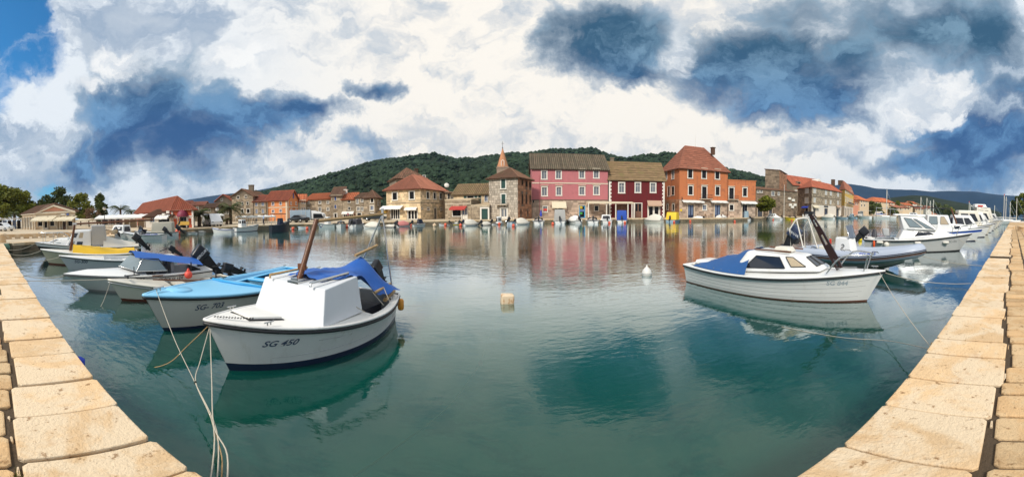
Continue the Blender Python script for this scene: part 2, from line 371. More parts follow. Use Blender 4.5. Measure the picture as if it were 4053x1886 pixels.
# ------------------------------------------------------------------ water, seabed
def water_material():
    m = bpy.data.materials.new('harbour_water'); m.use_nodes = True; n = m.node_tree; n.nodes.clear(); B = NB(n)
    pos = B.node('ShaderNodeTexCoord').outputs['Object']
    big = B.noise(pos, .06, 3, .5)
    mid = B.noise(B.v('MULTIPLY', pos, (.7, 1.25, 1)), .5, 4, .5, .5); fine = B.noise(B.v('MULTIPLY', pos, (.8, 1.5, 1)), 1.9, 5, .5, .6); micro = B.noise(B.v('MULTIPLY', pos, (.8, 1.4, 1)), 6.5, 4, .5, .4)
    patch = B.ss(big, .38, .64)                                     # gusts: rough and smooth patches of surface
    h = B.m('ADD', B.m('MULTIPLY', mid, .30), B.m('MULTIPLY', B.m('MULTIPLY', fine, B.m('ADD', .20, B.m('MULTIPLY', patch, 1.0))), .26))
    h = B.m('ADD', h, B.m('MULTIPLY', B.m('MULTIPLY', micro, B.m('ADD', .35, B.m('MULTIPLY', patch, .65))), .11))
    chop = B.m('SUBTRACT', 1, B.ss(B.v('LENGTH', pos), 9, 34))        # livelier chop thrown back by the quay
    wl = B.noise(B.v('MULTIPLY', pos, (2.2, 4.2, 1)), 1.0, 3, .5, .8)
    h = B.m('ADD', h, B.m('MULTIPLY', B.m('MULTIPLY', wl, chop), B.m('ADD', .05, B.m('MULTIPLY', patch, .16))))
    bn = B.node('ShaderNodeBump'); bn.inputs['Strength'].default_value = 1; bn.inputs['Distance'].default_value = .048; B.set(bn.inputs['Height'], h)
    fr = B.node('ShaderNodeFresnel'); fr.inputs['IOR'].default_value = 1.62; n.links.new(bn.outputs[0], fr.inputs['Normal'])
    gl = B.node('ShaderNodeBsdfGlossy'); gl.inputs['Roughness'].default_value = .02; gl.inputs['Color'].default_value = (.93, .97, 1, 1); n.links.new(bn.outputs[0], gl.inputs['Normal'])
    df = B.node('ShaderNodeBsdfDiffuse'); B.set(df.inputs['Color'], B.mix(B.noise(pos, .25, 4), (.002, .082, .068), (.005, .125, .098)))
    tr = B.node('ShaderNodeBsdfTransparent'); tr.inputs['Color'].default_value = (.42, .78, .66, 1)
    mx = B.node('ShaderNodeMixShader'); yy = B.node('ShaderNodeSeparateXYZ'); B.set(yy.inputs[0], pos); B.set(mx.inputs[0], B.m('SUBTRACT', .62, B.m('MULTIPLY', B.ss(yy.outputs[1], 1.2, 8.5), .36))); n.links.new(df.outputs[0], mx.inputs[1]); n.links.new(tr.outputs[0], mx.inputs[2])
    m2 = B.node('ShaderNodeMixShader'); B.set(m2.inputs[0], B.m('ADD', .03, B.m('MULTIPLY', B.ss(fr.outputs[0], .015, .44), .87))); n.links.new(mx.outputs[0], m2.inputs[1]); n.links.new(gl.outputs[0], m2.inputs[2])
    o = B.node('ShaderNodeOutputMaterial'); n.links.new(m2.outputs[0], o.inputs[0]); return m
mb = MB(); mb.face([(-3500, -40, 0), (3500, -40, 0), (3500, 3500, 0), (-3500, 3500, 0)])
water = tag(mb.build('water', water_material()), kind='structure')
SEAB = mat('seabed_sand_and_weed', (.34, .36, .25), .9, .35, .8, 0, dark=((.035, .06, .04), .55, .50, .8), stain=((.55, .53, .42), 1.6, .60, .6))
mb = MB()
xs = [-40+i*4 for i in range(31)]; ys = [0.6, 1.2, 2, 3, 4.5, 6, 9, 14, 22, 40, 70]
mb.grid([[(x, y, -.55-min(3.2, .34*(y-.6)**.9)+.25*mnoise.noise((x*.3, y*.3, 1))) for x in xs] for y in ys])
tag(mb.build('seabed', SEAB), kind='structure')

# ------------------------------------------------------------------ far quay: edge line given by photo column and distance
QE = [(-24.5, 1.6), (-25.2, 3.2), (-26.2, 7), (-29, 11)] + [tuple(D(X, r)[:2]) for X, r in ((420, 41), (560, 42), (690, 43.5), (860, 46), (1000, 49), (1200, 53), (1400, 53), (1600, 55), (1850, 57), (2050, 58), (2300, 61), (2500, 64), (2700, 67.5), (2900, 75), (3050, 95), (3200, 116), (3350, 143), (3450, 180), (3560, 260), (3640, 420))]
QT = .7
def strip(name, line, z, m, depth=1.0, h=.16):
    pass
mb = MB()
far = [Vector((p[0], p[1], 0)).normalized()*1500 for p in QE]
mb.grid([[(p[0], p[1], QT-.004) for p in QE], [(p[0]*1.35, p[1]*1.35, QT-.004) for p in QE], [(f.x, f.y, QT+.3) for f in far]], sm=False)
mb.face([(-24.5, 1.6, QT-.004), (far[0].x, far[0].y, QT+.3), (-1500, -200, QT), (-24.0, -3.1, QT-.004)])
tag(mb.build('promenade', PAVE), kind='structure')
wallo = empty('far_quay_wall'); tag(wallo, kind='structure')
mb = MB()
for (ax, ay), (bx, by) in zip(QE[:-1], QE[1:]):
    a, c = Vector((ax, ay, 0)), Vector((bx, by, 0)); u = (c-a).normalized(); nrm = Vector((u.y, -u.x, 0))
    if nrm.dot(a) > 0: nrm = -nrm
    L = (c-a).length; n = max(1, round(L/1.6))
    for i in range(n):
        p, q = a+u*(L*i/n+.01), a+u*(L*(i+1)/n-.01)
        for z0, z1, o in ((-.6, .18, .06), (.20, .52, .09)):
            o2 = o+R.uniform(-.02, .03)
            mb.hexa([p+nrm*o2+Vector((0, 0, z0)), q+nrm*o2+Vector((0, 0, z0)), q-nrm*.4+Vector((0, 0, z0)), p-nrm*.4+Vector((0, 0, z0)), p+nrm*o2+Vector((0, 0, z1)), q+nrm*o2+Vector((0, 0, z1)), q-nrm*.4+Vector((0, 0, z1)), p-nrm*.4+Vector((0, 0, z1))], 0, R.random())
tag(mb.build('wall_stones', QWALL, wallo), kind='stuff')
# coping stones along the far quay, one object each
k = 0
for (ax, ay), (bx, by) in zip(QE[:-1], QE[1:]):
    a, c = Vector((ax, ay, 0)), Vector((bx, by, 0)); u = (c-a).normalized(); nrm = Vector((u.y, -u.x, 0))
    if nrm.dot(a) > 0: nrm = -nrm
    L = (c-a).length
    if a.length > 130: continue
    n = max(1, round(L/1.5))
    for i in range(n):
        mb = MB(); p, q = a+u*(L*i/n+.012), a+u*(L*(i+1)/n-.012); o1 = .13+R.uniform(-.01, .02); zt = QT+R.uniform(0, .02)
        mb.hexa([p+nrm*o1+Vector((0, 0, .52)), q+nrm*o1+Vector((0, 0, .52)), q-nrm*.6+Vector((0, 0, .52)), p-nrm*.6+Vector((0, 0, .52)), p+nrm*o1+Vector((0, 0, zt)), q+nrm*o1+Vector((0, 0, zt)), q-nrm*.6+Vector((0, 0, zt)), p-nrm*.6+Vector((0, 0, zt))])
        mb.build('coping_stone', LIME, wallo)

# ------------------------------------------------------------------ near quay
EY = .942
mb = MB()
mb.box((-24.6, -12, -3), (12.9, EY-.03, QT-.032)); mb.box((12.9, -12, -3), (13.62, .12, QT-.032)); mb.box((13.62, -12, -3), (140, EY-.03, QT-.032))
quay = tag(mb.build('quay', [EARTH]), kind='structure')
def stone_box(x0, x1, y0, y1, z0, z1, m, rnd=.05, j=.012, parent=quay, name='paving_stone'):
    """a worn slab: its rim rounds off in two steps and its corners are uneven"""
    mb = MB(); cs = [(x0+R.uniform(0, j), y0+R.uniform(0, j*2)), (x1-R.uniform(0, j), y0+R.uniform(0, j*2)), (x1-R.uniform(0, j), y1-R.uniform(0, j*.5)), (x0+R.uniform(0, j), y1-R.uniform(0, j*.5))]
    cx, cy = (x0+x1)/2, (y0+y1)/2
    def ring(d, z):
        out = []
        for k, (x, y) in enumerate(cs):
            px, py = cs[k-1]; nx, ny = cs[(k+1) % 4]; cr = min(.03, .10*min(x1-x0, y1-y0))
            def into(x, y): return (x-(d if x > cx else -d), y-(d if y > cy else -d))
            X, Y = into(x, y)
            for (ox, oy) in ((px, py), (nx, ny)):
                OX, OY = into(ox, oy); l = math.hypot(OX-X, OY-Y); out.append((X+(OX-X)/l*cr, Y+(OY-Y)/l*cr, z))
        return out
    rows = [ring(0, z0), ring(0, z1-rnd*.42), ring(rnd*.14, z1-rnd*.12), ring(rnd*.5, z1)]
    mb.grid(rows, 0, .5, False, True); mb.face(rows[-1], 0, .5, False)
    return mb.build(name, m, parent)
seam = lambda x: .13-.05*max(0, min(1, (x+2)/5))+.05*math.sin(x*1.3)+.03*math.sin(x*3.1)
x = -24.3; left_over = []
while x < 62:
    wd = R.choice((.42, .5, .58, .66, .74, .88)) if abs(x) > 1 else .8
    if abs(x) > 26: wd *= 1.5
    x1 = x+wd
    if 12.2 < x < 12.88: x1 = 12.88
    if x1 > 12.88 and x < 13.6 and x >= 12.87: x = 13.64; continue
    stone_box(x+.004, x1-.004, seam((x+x1)/2)+R.uniform(-.012, .015), EY+R.uniform(-.012, .01), QT-.125, QT+R.uniform(-.008, .008), LIME, .026)
    x = x1
stone_box(12.91, 13.60, .15, .93, .1, .40, LIME, .05, name='step_stone')
rows = [(-.42, .07), (-.95, -.46), (-1.5, -.99), (-2.1, -1.54), (-2.8, -2.14), (-3.6, -2.84)]
mass = MB(); cnt = 0
for ri, (ya, yb) in enumerate(rows):
    x = -24.3
    while x < 55:
        wd = R.uniform(.22, .44)*(1 if abs(x) < 18 else 1.7); x1 = x+wd
        s = .03*math.sin(x*1.3)
        y1 = (seam(x)-.030 if ri == 0 else yb)+R.uniform(-.025, .008)
        vis = (x > 0 and ya > -.05*x-.75 and x < 24 and ri < 3) or (ri == 0 and -9 < x < 0)
        z1 = QT+R.uniform(-.014, .006)
        if vis and cnt < 190:
            stone_box(x+.006, x1-.006, ya+R.uniform(0, .03), y1, QT-.125, z1, LIME2, .03, .012); cnt += 1
        else:
            mass.box((x+.012, ya, QT-.12), (x1-.012, y1, z1), 0, R.random())
        x = x1
mass.box((-24.3, -12, QT-.12), (55, -3.64, QT)); mass.box((55, -12, QT-.12), (62, .05, QT)); mass.box((62, -12, QT-.12), (140, EY, QT))
tag(mass.build('paving_mass', LIME2, quay), kind='stuff')
# small packing stones in the open joint
for (x, dx_, w_) in ((-1.78, 0, .12), (-2.15, .01, .09), (-2.45, -.01, .07), (3.05, .01, .14), (3.9, 0, .1), (2.2, 0, .1), (5.1, 0, .12)):
    stone_box(x, x+w_, seam(x)-.03, seam(x)+.0, QT-.06, QT-.008, LIME, .02, .01, name='packing_stone')
mb = MB()
for i in range(60):
    bx, by = -1.66+R.gauss(0, .025), seam(-1.66)-.03+R.gauss(0, .012); a = R.uniform(0, 6.3)
    mb.face([(bx, by, QT-.05), (bx+.006, by+.006, QT-.05), (bx+.03*math.cos(a), by+.03*math.sin(a), QT+R.uniform(0, .03))])
tag(mb.build('weeds', BROAD), 'tuft of green weeds in the joint of the near left quay paving', 'weeds', kind='stuff')
# rough quay face seen on the curve at the left end
mb = MB()
for i in range(60):
    for z0, z1 in ((-.5, -.06), (-.04, .26), (.28, .57)):
        xx = -24.2+i*.62+R.uniform(-.1, .1)
        mb.box((xx, .5, z0), (xx+.59, EY-.02+R.uniform(-.05, .02), z1), 0, R.random())
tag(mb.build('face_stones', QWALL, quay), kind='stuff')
curve_pts = curve([(-24.3, .94, 0), (-24.8, 1.6, 0), (-25.2, 3.2, 0), (-26.2, 7, 0), (-29, 11, 0)], 5)
# low parapet with drain notches beyond the curve
par = empty('promenade_parapet', label='low pale stone parapet with drain notches behind the left end of the quay', cat='parapet')
a, c = Vector((-30.2, -.4, QT)), Vector((-31.6, 13, QT)); u = (c-a)/1.0; n = 16
for i in range(n):
    p, q = a+u*(i/n), a+u*((i+1)/n)
    for z0, z1, g in ((0, .14, .16), (.14, .44, .01)):
        d = (q-p).normalized()*g
        mb = MB(); P = [p+d, q-d]; th = Vector((-.35, 0, 0))
        mb.hexa([P[0]+Vector((0, 0, z0)), P[1]+Vector((0, 0, z0)), P[1]+th+Vector((0, 0, z0)), P[0]+th+Vector((0, 0, z0)), P[0]+Vector((0, 0, z1)), P[1]+Vector((0, 0, z1)), P[1]+th+Vector((0, 0, z1)), P[0]+th+Vector((0, 0, z1))])
        mb.build('parapet_stone', LIME, par)

# ------------------------------------------------------------------ hills
def hill(name, prof, r0, r1, m, amp, steps=160, rows=22, power=.85, base=.4, sc_=.01):
    prof = [(X*1.5734, Y*1.5734) for X, Y in prof]; mb = MB(); cols = []
    for i in range(steps+1):
        X = prof[0][0]+(prof[-1][0]-prof[0][0])*i/steps
        for (xa, ya), (xb, yb) in zip(prof[:-1], prof[1:]):
            if xa <= X <= xb: Y = ya+(yb-ya)*(X-xa)/(xb-xa); break
        cols.append((X, max(base, HZ(X, Y, r1))))
    def pt(i, f):
        X, zr = cols[i]; r = r0+(r1-r0)*f; p = D(X, r)
        nz = mnoise.fractal(Vector((p.x*sc_, p.y*sc_, 3)), 1, 2, 4)
        env = math.sin(min(1, f)*pi)
        z = base+(zr-base)*min(1, f)**power*(1+.34*env*nz)+amp*nz*.35*min(1, f)
        if f > 1: z = zr*(1-(f-1)*1.2)
        return Vector((p.x, p.y, max(base-.6, z)))
    fs = [k/rows for k in range(rows+1)]+[1.2, 1.8]
    mb.grid([[pt(i, f) for i in range(steps+1)] for f in fs])
    o = tag(mb.build(name, m), kind='structure'); return pt, steps
MAINP = [(560, 505), (640, 492), (720, 474), (800, 456), (850, 440), (900, 424), (960, 408), (1010, 400), (1060, 393), (1095, 391), (1150, 402), (1200, 400), (1250, 394), (1290, 386), (1330, 389), (1390, 384), (1450, 388), (1500, 383), (1550, 397), (1600, 408), (1640, 406), (1700, 402), (1780, 415), (1850, 432), (1900, 444), (1960, 458), (2020, 472), (2080, 490), (2140, 505)]
hp, hs = hill('forested_hill', MAINP, 240, 820, HILL, 10, sc_=.006)
spur, ss_ = hill('forested_spur', [(940, 500), (1010, 478), (1090, 452), (1180, 422), (1250, 404), (1330, 400), (1420, 412), (1500, 440), (1600, 470), (1700, 500)], 220, 560, HILL, 8, 120, 16, sc_=.008)
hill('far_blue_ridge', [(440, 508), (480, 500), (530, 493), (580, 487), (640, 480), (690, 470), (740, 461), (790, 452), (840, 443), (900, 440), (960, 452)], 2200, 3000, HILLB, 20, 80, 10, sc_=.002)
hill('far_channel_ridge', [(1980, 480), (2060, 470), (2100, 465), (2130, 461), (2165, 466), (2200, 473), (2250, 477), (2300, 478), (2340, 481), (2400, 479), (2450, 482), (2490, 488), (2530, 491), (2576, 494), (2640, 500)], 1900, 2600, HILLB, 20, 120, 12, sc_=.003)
hill('green_headland', [(2180, 506), (2240, 498), (2290, 491), (2330, 492), (2370, 500), (2420, 509), (2470, 520), (2520, 534)], 700, 1000, HILL, 6, 80, 10, sc_=.008)
def clump(mb, c, r, t, sq=.75):
    k = len(mb.v); n = 5; ph = R.uniform(0, 6)
    for zz, rr in ((-.5, .75), (.15, 1.0), (.65, .62)):
        for j in range(n):
            a = ph+2*pi*(j+.5*(zz > 0))/n; q = r*rr*R.uniform(.8, 1.2)
            mb.v.append((c[0]+q*math.cos(a), c[1]+q*math.sin(a), c[2]+r*sq*zz))
    mb.v.append((c[0]+R.uniform(-.2, .2)*r, c[1]+R.uniform(-.2, .2)*r, c[2]+r*sq))
    for i in range(2):
        for j in range(n):
            a, b_ = k+i*n+j, k+i*n+(j+1) % n; mb.f.append((a, b_, b_+n, a+n)); mb.mi.append(0); mb.t.append(t); mb.sm.append(False)
    for j in range(n): mb.f.append((k+2*n+j, k+2*n+(j+1) % n, k+3*n)); mb.mi.append(0); mb.t.append(t); mb.sm.append(False)
mb = MB()
for fn, st, N in ((hp, hs, 13000), (spur, ss_, 5500)):
    for i in range(N):
        f = R.random()**.6; a = R.random()*st; i0 = min(st-1, int(a))
        p = fn(i0, f).lerp(fn(i0+1, f), a-i0)
        g = mnoise.noise(Vector((p.x*.012, p.y*.012, 7)))
        clump(mb, p+Vector((0, 0, 1)), R.choice((1.6, 2.2, 3, 3.6, 4.6))*(1+.4*f), max(0, min(1.3, R.gauss(.42, .30)+.75*g)), 1.0)
tag(mb.build('forest', FOR), 'dense green forest covering the hills behind the town', 'forest', kind='stuff')

# ------------------------------------------------------------------ sea air: far slopes fade towards blue
hm_ = bpy.data.materials.new('sea_air'); hm_.use_nodes = True; hm_.node_tree.nodes.clear(); B = NB(hm_.node_tree)
pv_ = B.node('ShaderNodeVolumePrincipled'); pv_.inputs['Color'].default_value = (.45, .68, 1, 1); pv_.inputs['Density'].default_value = .000065; pv_.inputs['Anisotropy'].default_value = .2
o_ = B.node('ShaderNodeOutputMaterial'); hm_.node_tree.links.new(pv_.outputs[0], o_.inputs['Volume'])
mb = MB(); mb.box((-3600, -220, -8), (3600, 3600, 420)); hz = mb.build('haze', hm_); tag(hz, 'thin blue sea haze over the harbour and hills', 'haze', kind='stuff')
sc.cycles.volume_step_rate = 4; sc.cycles.volume_max_steps = 64; sc.cycles.volume_bounces = 0

# ------------------------------------------------------------------ buildings
CR = {1: (0, 700, 2.9975), '1b': (0, 700, 4.611), 2: (700, 650, 3.22), 3: (1450, 550, 2.997), 4: (2050, 550, 2.997), 5: (2550, 530, 2.997), 6: (3000, 650, 3.425), 7: (3450, 700, 3.426)}
class House:
    """footprint a-b-c-d (a-b is the front); pixel rectangles are projected on the fronts so that openings sit where they stand"""
    def __init__(s, name, label, cat, crop, front, zr, wall, side=None, depth=8, ground=QT, lower=None, group=None):
        # front = (xa, ra, xb, rb), side = ('r'|'l', x, r) far corner of a visible side wall; zr = eave height pixel at a (crop y); lower = (material, crop y)
        s.cr = CR[crop]; xa, ra, xb, rb = front
        A, Bp = D(s.X(xa), ra), D(s.X(xb), rb)
        u = (Bp-A).normalized(); nin = Vector((-u.y, u.x, 0))
        if nin.dot(A) < 0: nin = -nin
        if side and side[2] is None:    # a right-angled house: as deep as its visible side wall reaches in the photo
            Q = A if side[0] == 'l' else Bp; depth = min((abs(math.atan2((Q+nin*k).x, (Q+nin*k).y)-math.atan2(*D(s.X(side[1]), 50)[:2])), k) for k in [2+.25*i for i in range(90)])[1]
        if side is None or side[2] is None: Cc, Dd = Bp+nin*depth, A+nin*depth
        elif side[0] == 'r': Cc = D(s.X(side[1]), side[2]); Dd = A+Cc-Bp
        else: Dd = D(s.X(side[1]), side[2]); Cc = Bp+Dd-A
        s.rz = math.atan2(u.y, u.x); s.A = A; s.g = ground
        s.root = empty(name, (A.x, A.y, ground), s.rz, label, cat, group)
        s.inv = Matrix.Rotation(-s.rz, 3, 'Z')
        s.q = [s.inv @ (p-A) for p in (A, Bp, Cc, Dd)]
        s.w = [A, Bp, Cc, Dd]
        s.H = HZ(s.X(xa), s.Y(zr), ra)-ground
        s.wall = wall; s.lower = lower; s.op = {0: [], 1: [], 3: []}; s.vis = {0: True}
        if side: s.vis[1 if side[0] == 'r' else 3] = True
        s.zl = None
        if lower: s.zl = HZ(s.X(xa), s.Y(lower[1]), ra)-ground
    def X(s, x): return s.cr[0]+x/s.cr[2]
    def Y(s, y): return s.cr[1]+y/s.cr[2]
    def uz(s, e, x, y):             # crop pixel -> (u, z) on edge e
        P, Q = s.w[e], s.w[(e+1) % 4]; u = (Q-P).normalized(); d = ray(s.X(x), s.Y(y)); n = Vector((-u.y, u.x, 0))
        t = n.dot(P)/n.dot(Vector((d.x, d.y, 0))); h = Vector((d.x*t, d.y*t, 0))
        return (h-P).dot(u), CZ+d.z*t-s.g
    def rect(s, e, r):
        (u0, z1), (u1, z0) = s.uz(e, r[0], r[1]), s.uz(e, r[2], r[3])
        return min(u0, u1), max(.02, min(z0, z1)), max(u0, u1), max(z0, z1)
    def pt(s, e, u, z, o=0):        # o: outwards from the wall
        P, Q = s.q[e], s.q[(e+1) % 4]; d = (Q-P).normalized(); n = Vector((d.y, -d.x, 0))
        return P+d*u+n*o+Vector((0, 0, z))
    def slab(s, mb, e, u0, z0, u1, z1, o0, o1, mi=0, t=.5):
        p = lambda u, z, o: s.pt(e, u, z, o)
        mb.hexa([p(u0, z0, o1), p(u1, z0, o1), p(u1, z0, o0), p(u0, z0, o0), p(u0, z1, o1), p(u1, z1, o1), p(u1, z1, o0), p(u0, z1, o0)], mi, t)
    def cut(s, e, r, through=.16): s.op.setdefault(e, []).append((*r, through))
    # -- openings
    def window(s, r, e=0, frame=FRAMEW, pane=PANE, bars='v', fw=.12, lintel=None, sill=True, shut=None, raw=None, minw=.35):
        u0, z0, u1, z1 = raw or s.rect(e, r)
        if u1-u0 < minw: c = (u0+u1)/2; u0, u1 = c-minw/2, c+minw/2
        s.cut(e, (u0, z0, u1, z1)); mb = MB(); f = min(fw, (u1-u0)*.2)
        s.slab(mb, e, u0-f, z0, u0, z1+f, -.02, .05); s.slab(mb, e, u1, z0, u1+f, z1+f, -.02, .05); s.slab(mb, e, u0, z1, u1, z1+f, -.02, .05)
        s.slab(mb, e, u0-f-.04, z0-f, u1+f+.04, z0, -.02, .10 if sill else .05)
        o = mb.build('window', frame, s.root)
        mb = MB(); s.slab(mb, e, u0, z0, u1, z1, -.17, -.145); mb.build('pane', pane, o)
        mb = MB(); k = .05
        s.slab(mb, e, u0, z0, u0+k, z1, -.143, -.11); s.slab(mb, e, u1-k, z0, u1, z1, -.143, -.11); s.slab(mb, e, u0+k, z0, u1-k, z0+k, -.143, -.11); s.slab(mb, e, u0+k, z1-k, u1-k, z1, -.143, -.11)
        if 'v' in bars: c = (u0+u1)/2; s.slab(mb, e, c-k/2, z0+k, c+k/2, z1-k, -.142, -.11)
        if 'h' in bars: c = z0+(z1-z0)*.68; s.slab(mb, e, u0+k, c-k/2, u1-k, c+k/2, -.141, -.108)
        mb.build('sash', frame if pane is not PANE else IRON, o)
        if lintel: mb = MB(); s.slab(mb, e, u0-.3, z1+f+.14, u1+.3, z1+f+.26, -.02, .2); mb.build('window_hood', lintel, o)
        if shut:
            w_ = (u1-u0)/2
            for a in (u0-f-w_*.9, u1+f): mb = MB(); s.slab(mb, e, a, z0, a+w_*.9, z1, .0, .06); mb.build('shutter', shut, o)
        return o
    def shutter_window(s, r, m, e=0, frame=FRAMES, fw=.12):
        u0, z0, u1, z1 = s.rect(e, r); s.cut(e, (u0, z0, u1, z1)); mb = MB(); f = fw
        s.slab(mb, e, u0-f, z0, u0, z1+f, -.02, .05); s.slab(mb, e, u1, z0, u1+f, z1+f, -.02, .05); s.slab(mb, e, u0, z1, u1, z1+f, -.02, .05); s.slab(mb, e, u0-f-.04, z0-f, u1+f+.04, z0, -.02, .1)
        o = mb.build('window', frame, s.root); c = (u0+u1)/2
        for a, b2 in ((u0, c-.01), (c+.01, u1)):
            mb = MB(); s.slab(mb, e, a, z0, b2, z1, -.12, -.05)
            n = max(3, int((z1-z0)/.22))
            for i in range(n): zz = z0+.06+(z1-z0-.1)*i/n; s.slab(mb, e, a+.05, zz, b2-.05, zz+.07, -.05, -.03)
            mb.build('shutter', m, o)
    def door(s, r, e=0, leaf=DOORG, frame=FRAMES, n=2, glass=None, fw=.15, glaze=.55):
        u0, z0, u1, z1 = s.rect(e, r); z0 = .03; s.cut(e, (u0, 0, u1, z1)); mb = MB(); f = fw
        s.slab(mb, e, u0-f, 0, u0, z1+f, -.02, .06); s.slab(mb, e, u1, 0, u1+f, z1+f, -.02, .06); s.slab(mb, e, u0, z1, u1, z1+f, -.02, .06)
        o = mb.build('door', frame, s.root)
        for i in range(n):
            a, b2 = u0+(u1-u0)*i/n+.01, u0+(u1-u0)*(i+1)/n-.01
            mb = MB(); s.slab(mb, e, a, z0, b2, z1-.01, -.16, -.11)
            q = mb.build('door_leaf', leaf, o)
            mb = MB(); zz = z0+(z1-z0)*(1-glaze); k = (b2-a)*.16
            s.slab(mb, e, a+k, zz, b2-k, z1-k, -.108, -.095); 
            mb.build('door_pane', glass or PANE, o)
            if glaze < .8: mb = MB(); s.slab(mb, e, a+k, z0+.15, b2-k, zz-.12, -.108, -.09); mb.build('door_panel', leaf, o)
        return o
    def awning(s, r, m, e=0, out=1.2, name='awning', droop=None):
        u0, z0, u1, z1 = s.rect(e, r); mb = MB(); n = max(4, int((u1-u0)/.35))
        z0 = z1-(z1-z0)*.72 if droop is None else z0
        top = [s.pt(e, u0+(u1-u0)*i/n, z1, .04) for i in range(n+1)]
        bot = [s.pt(e, u0+(u1-u0)*i/n, z0+.03*math.sin(i*1.7), out) for i in range(n+1)]
        val = [p+Vector((0, 0, -.22-.03*(i % 2))) for i, p in enumerate(bot)]
        th = Vector((0, 0, -.03))
        mb.grid([top, bot, val], 0, .5, False); mb.grid([[p+th for p in top], [p+th for p in bot]], 0, .5, False)
        mb.face([top[0], bot[0], val[0]]); mb.face([top[-1], bot[-1], val[-1]])
        o = mb.build(name, m, s.root)
        mb = MB()
        for i in (0, n): mb = MB(); mb.tube([s.pt(e, u0+(u1-u0)*i/n, z0-.1, .05), bot[i]+Vector((0, 0, -.05))], .02, 4); mb.build('awning_arm', IRON, o)
        return o
    def balcony(s, r, e=0, out=.8, slabm=FRAMES):
        u0, z0, u1, z1 = s.rect(e, r); mb = MB(); s.slab(mb, e, u0, z0-.14, u1, z0, 0, out)
        for uu in (u0+.2, u1-.35): s.slab(mb, e, uu, z0-.4, uu+.15, z0-.142, 0, out*.6)
        o = mb.build('balcony', slabm, s.root); mb = MB()
        for zz in (z1, z0+.08): mb.tube([s.pt(e, u0+.04, zz, .02), s.pt(e, u0+.04, zz, out-.05), s.pt(e, u1-.04, zz, out-.05), s.pt(e, u1-.04, zz, .02)], .025, 4)
        n = max(5, int((u1-u0)/.13))
        for i in range(n+1): uu = u0+.04+(u1-u0-.08)*i/n; mb.tube([s.pt(e, uu, z0, out-.05), s.pt(e, uu, z1, out-.05)], .014, 4, cap=False)
        mb.build('railing', IRON, o)
    def band(s, y, e=0, m=CORN, h=.18, o=.06, x=None, name='string_course', raw=None):
        L = (s.q[(e+1) % 4]-s.q[e]).length
        z = raw if raw is not None else s.uz(e, x if x is not None else s.fx, y)[1]
        mb = MB(); s.slab(mb, e, -.02, z-h/2, L+.02, z+h/2, -.02, o); mb.build(name, m, s.root)
    def stones(s, e, h, wd, m, z0=0, z1=None, as_parts=False, proud=.03, limit=240):
        """coursed blocks standing proud of the mortar, broken round the openings"""
        L = (s.q[(e+1) % 4]-s.q[e]).length; z1 = z1 or s.H; mass = MB(); z = z0+.01; cnt = 0; kk = 0
        while z < z1-.05:
            hh = min(h*R.uniform(.8, 1.2), z1-z); u = -R.uniform(0, wd*.6); kk += 1
            while u < L:
                ww = wd*R.uniform(.6, 1.4); a, b2 = max(0.0, u), min(L, u+ww); u += ww
                segs = [(a+.015, b2-.015)]
                for (p0, q0, p1, q1, _) in s.op.get(e, []):
                    if q0-.15 < z+hh and q1+.15 > z:
                        new = []
                        for (sa, sb) in segs:
                            if sb <= p0-.16 or sa >= p1+.16: new.append((sa, sb)); continue
                            if sa < p0-.16: new.append((sa, p0-.16))
                            if sb > p1+.16: new.append((p1+.16, sb))
                        segs = new
                for sa, sb in segs:
                    if sb-sa < .07: continue
                    pr = proud+R.uniform(-.012, .014); tt = R.random(); j = lambda: R.uniform(0, .022)
                    def blk(mb):
                        p = lambda uu, zz, o: s.pt(e, uu, zz, o)
                        c0 = [p(sa, z+.012, 0), p(sb, z+.012, 0), p(sb, z+hh-.012, 0), p(sa, z+hh-.012, 0)]
                        c1 = [p(sa+j()+.01, z+.012+j(), pr), p(sb-j()-.01, z+.012+j(), pr), p(sb-j()-.01, z+hh-.012-j(), pr), p(sa+j()+.01, z+hh-.012-j(), pr)]
                        mb.face(c1, 0, tt)
                        for k in range(4): mb.face([c0[k], c0[(k+1) % 4], c1[(k+1) % 4], c1[k]], 0, tt)
                    if as_parts and cnt < limit: mb = MB(); blk(mb); mb.build('stone_block', m, s.root); cnt += 1
                    else: blk(mass)
            z += hh
        if mass.f: tag(mass.build('stone_facing', m if not (as_parts and m is STONEB) else STONEBT, s.root), kind='stuff')
    def quoins(s, u, e, z0, z1, m, h=.38, left=True):
        z = z0; i = 0
        while z < z1-.1:
            wd = .55 if i % 2 else .34; mb = MB()
            s.slab(mb, e, u if left else u-wd, z+.01, u+wd if left else u, min(z1, z+h)-.01, -.02, .05); mb.build('quoin', m, s.root); z += h; i += 1
